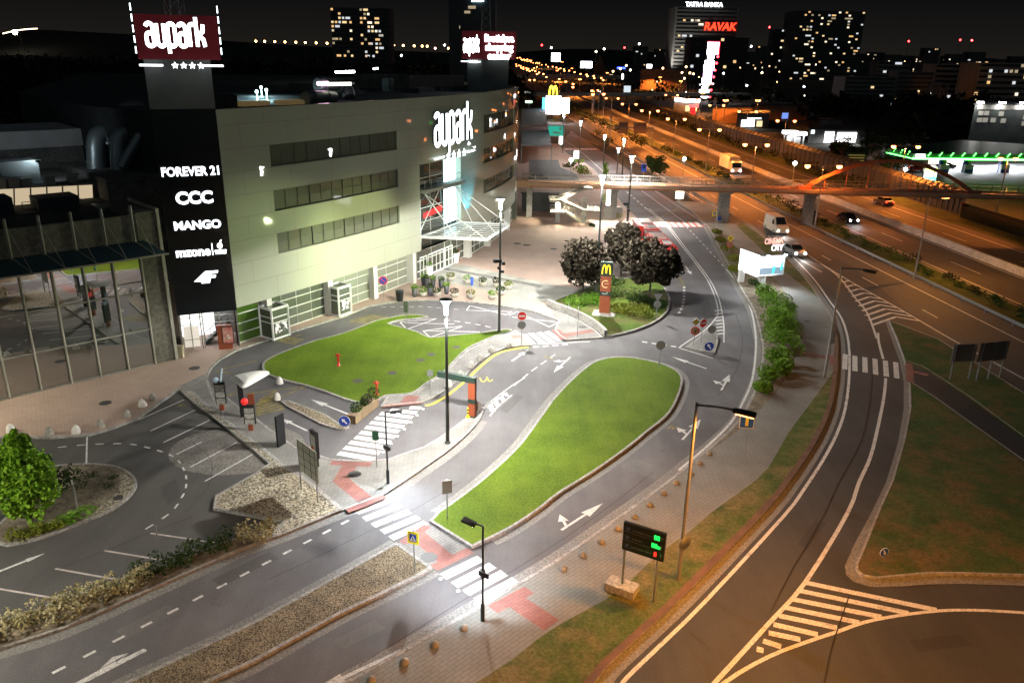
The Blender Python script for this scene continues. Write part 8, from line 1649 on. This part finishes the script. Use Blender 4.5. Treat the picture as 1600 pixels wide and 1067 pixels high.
# hills and woods
def hill(pts, D, name, m=M_TERRAIN, dep=700):
    b = MB(); T = [Vector(((x-800)*D/1170, D, max(1, zat(((x-800)*D/1170, D), y)))) for x, y in pts]; T = smooth(T, 4); F0 = [Vector((p.x, p.y-dep*.5, -1)) for p in T]; K_ = [Vector((p.x, p.y+dep, -1)) for p in T]; b.band(F0, T); b.band(T, K_); return struct(b.build(name, m))
hill([(-500, 70), (-200, 56), (0, 51), (90, 52), (140, 47), (200, 50), (330, 58), (420, 66), (540, 74), (640, 80), (740, 84)], 2600, 'hill'); hill([(780, 84), (850, 78), (900, 77), (960, 80), (1050, 86), (1200, 90)], 2900, 'hill')
D = 2300; P = [Vector(((x-800)*D/1170, D, zat(((x-800)*D/1170, D), y))) for x, y in ((92, 53), (104, 50), (116, 47.5), (128, 46), (141, 45.2))]; b = LB(); b.tube(smooth(P, 4), 1.3, 6); b.two(); b.tube([P[2], Vector((P[2].x, P[2].y, 0))], .5, 5); tag(b.build('lit_road', [emis('lit_road_warm', (1, .75, .5), 3), M_TERRAIN]), 'thin curved bright streak of the road lights on the left hill', 'light'); X_ = (109-800)*2250/1170; tag(LB().ball((X_, 2250, zat((X_, 2250), 51)), 6, 10, 8).two().tube([(X_, 2250, 0), (X_, 2250, zat((X_, 2250), 54))], .3, 5).build('hill_lamp', [emis('hill_lamp_white', (1, .85, .7), 20), M_BLACK]), 'brightest white lamp on the left hill', 'light')
# woods behind the mall: trees one by one in front, the rest as one mass
rw = random.Random(31)
fr_ = []
for i in range(44):
    x, D = rw.uniform(-60, 720), rw.uniform(170, 300); X_ = (x-800)*D/1170; r_ = rw.uniform(4.5, 7.5)
    if X_ > -28: continue
    h = rw.uniform(11, 17)
    t = thing('broadleaf_tree', 'dark broadleaf tree of the wood behind the mall', 'tree', (X_, D, 0), 0, 'trees of the wood behind the mall'); b = MB()
    for _ in range(9): leaves(b, (rw.uniform(-.5, .5)*r_, rw.uniform(-.5, .5)*r_, h*rw.uniform(.45, .85)), (r_*.5, r_*.5, h*.2), 26, 1.5, rw)
    b.build('crown', M_NIGHT, t); MB().tube([(0, 0, 0), (0, 0, h*.6)], .35, 6, .15).build('trunk', M_BARK, t)
b = MB()
for i in range(420):
    x, D = rw.uniform(-150, 760), rw.uniform(300, 800); X_ = (x-800)*D/1170; r_ = rw.uniform(5, 9); h = rw.uniform(12, 19)
    for _ in range(3): leaves(b, (X_+rw.uniform(-.5, .5)*r_, D, h*rw.uniform(.4, .85)), (r_*.7, r_*.7, h*.28), 10, 3.2, rw)
o = b.build('woodland', M_NIGHT); stuff(o); o['label'] = 'dark wood stretching behind the mall to the hill'; o['category'] = 'wood'
b = MB()
for i in range(300):
    x, D = rw.uniform(1195, 1700), rw.uniform(255, 430); X_ = (x-800)*D/1170; r_ = rw.uniform(4, 8); h = rw.uniform(6, 11)
    if x < 1360 and D < 330: continue
    for _ in range(3): leaves(b, (X_+rw.uniform(-.5, .5)*r_, D, h*rw.uniform(.3, .8)), (r_*.7, r_*.7, h*.3), 10, 2.6, rw)
o = b.build('woodland', M_NIGHT); stuff(o); o['label'] = 'dark wood between the dealers and the apartment slabs'; o['category'] = 'wood'
b = MB()
for i in range(260):
    D = rw.uniform(420, 1300); s_ = rw.choice((-1, 1)); X_ = MX(D)+(rw.uniform(-60, -34) if s_ < 0 else rw.uniform(38, 130)); r_ = rw.uniform(4, 8); h = rw.uniform(7, 14)*(1 if s_ < 0 else .7)
    for _ in range(3): leaves(b, (X_+rw.uniform(-.5, .5)*r_, D, h*rw.uniform(.3, .8)), (r_*.7, r_*.7, h*.3), 9, 2.8, rw)
o = b.build('woodland', M_NIGHT); stuff(o); o['label'] = 'dark trees lining both sides of the far motorway'; o['category'] = 'wood'
# gabled building beside the motorway
t, d, h = bld('gabled_building', 926, 962, 127, 108, 30, M_BRK, 'gabled brown building with warm lamps beyond the flyover', parts=[(.7, .86, .2, .55, M_LITD, 'window')]); b = MB(); b.add([Vector((0, -.3, h)), d*.5+Vector((0, -.3, h)), d*.27+Vector((0, -.3, h+14))], [(0, 1, 2)]); b.build('gable', M_BRK, t)
bld('brick_block', 1000, 1072, 140, 108, 30, M_BRK, 'broad brick block with warm lamps before the office tower')
for x_, y_, pw_ in ((1030, 141, 26000), (1062, 150, 22000), (948, 131, 26000), (1095, 178, 8000), (1180, 196, 7000), (1130, 196, 6000)):
    P_ = G(x_, y_); motorway_lamp(P_, 9.5, .6, pw_, 'sodium street lamp among the roadside businesses', scale=1.2, group='sodium lamps among the roadside businesses')
bld('dark_block', 975, 1003, 136, 115, 20, M_SHOW, 'small dark block left of the broad brick one')
for i in range(6): A = G(1058+i*6, 166); tag(MB().tube([(0, 0, 0), (0, 0, 11)], .12, 6, .07).build('flag_pole', M_PAINTW, None, A), 'bare white flag pole beside the low car dealer', 'flag pole', 'flag poles by the low car dealer')
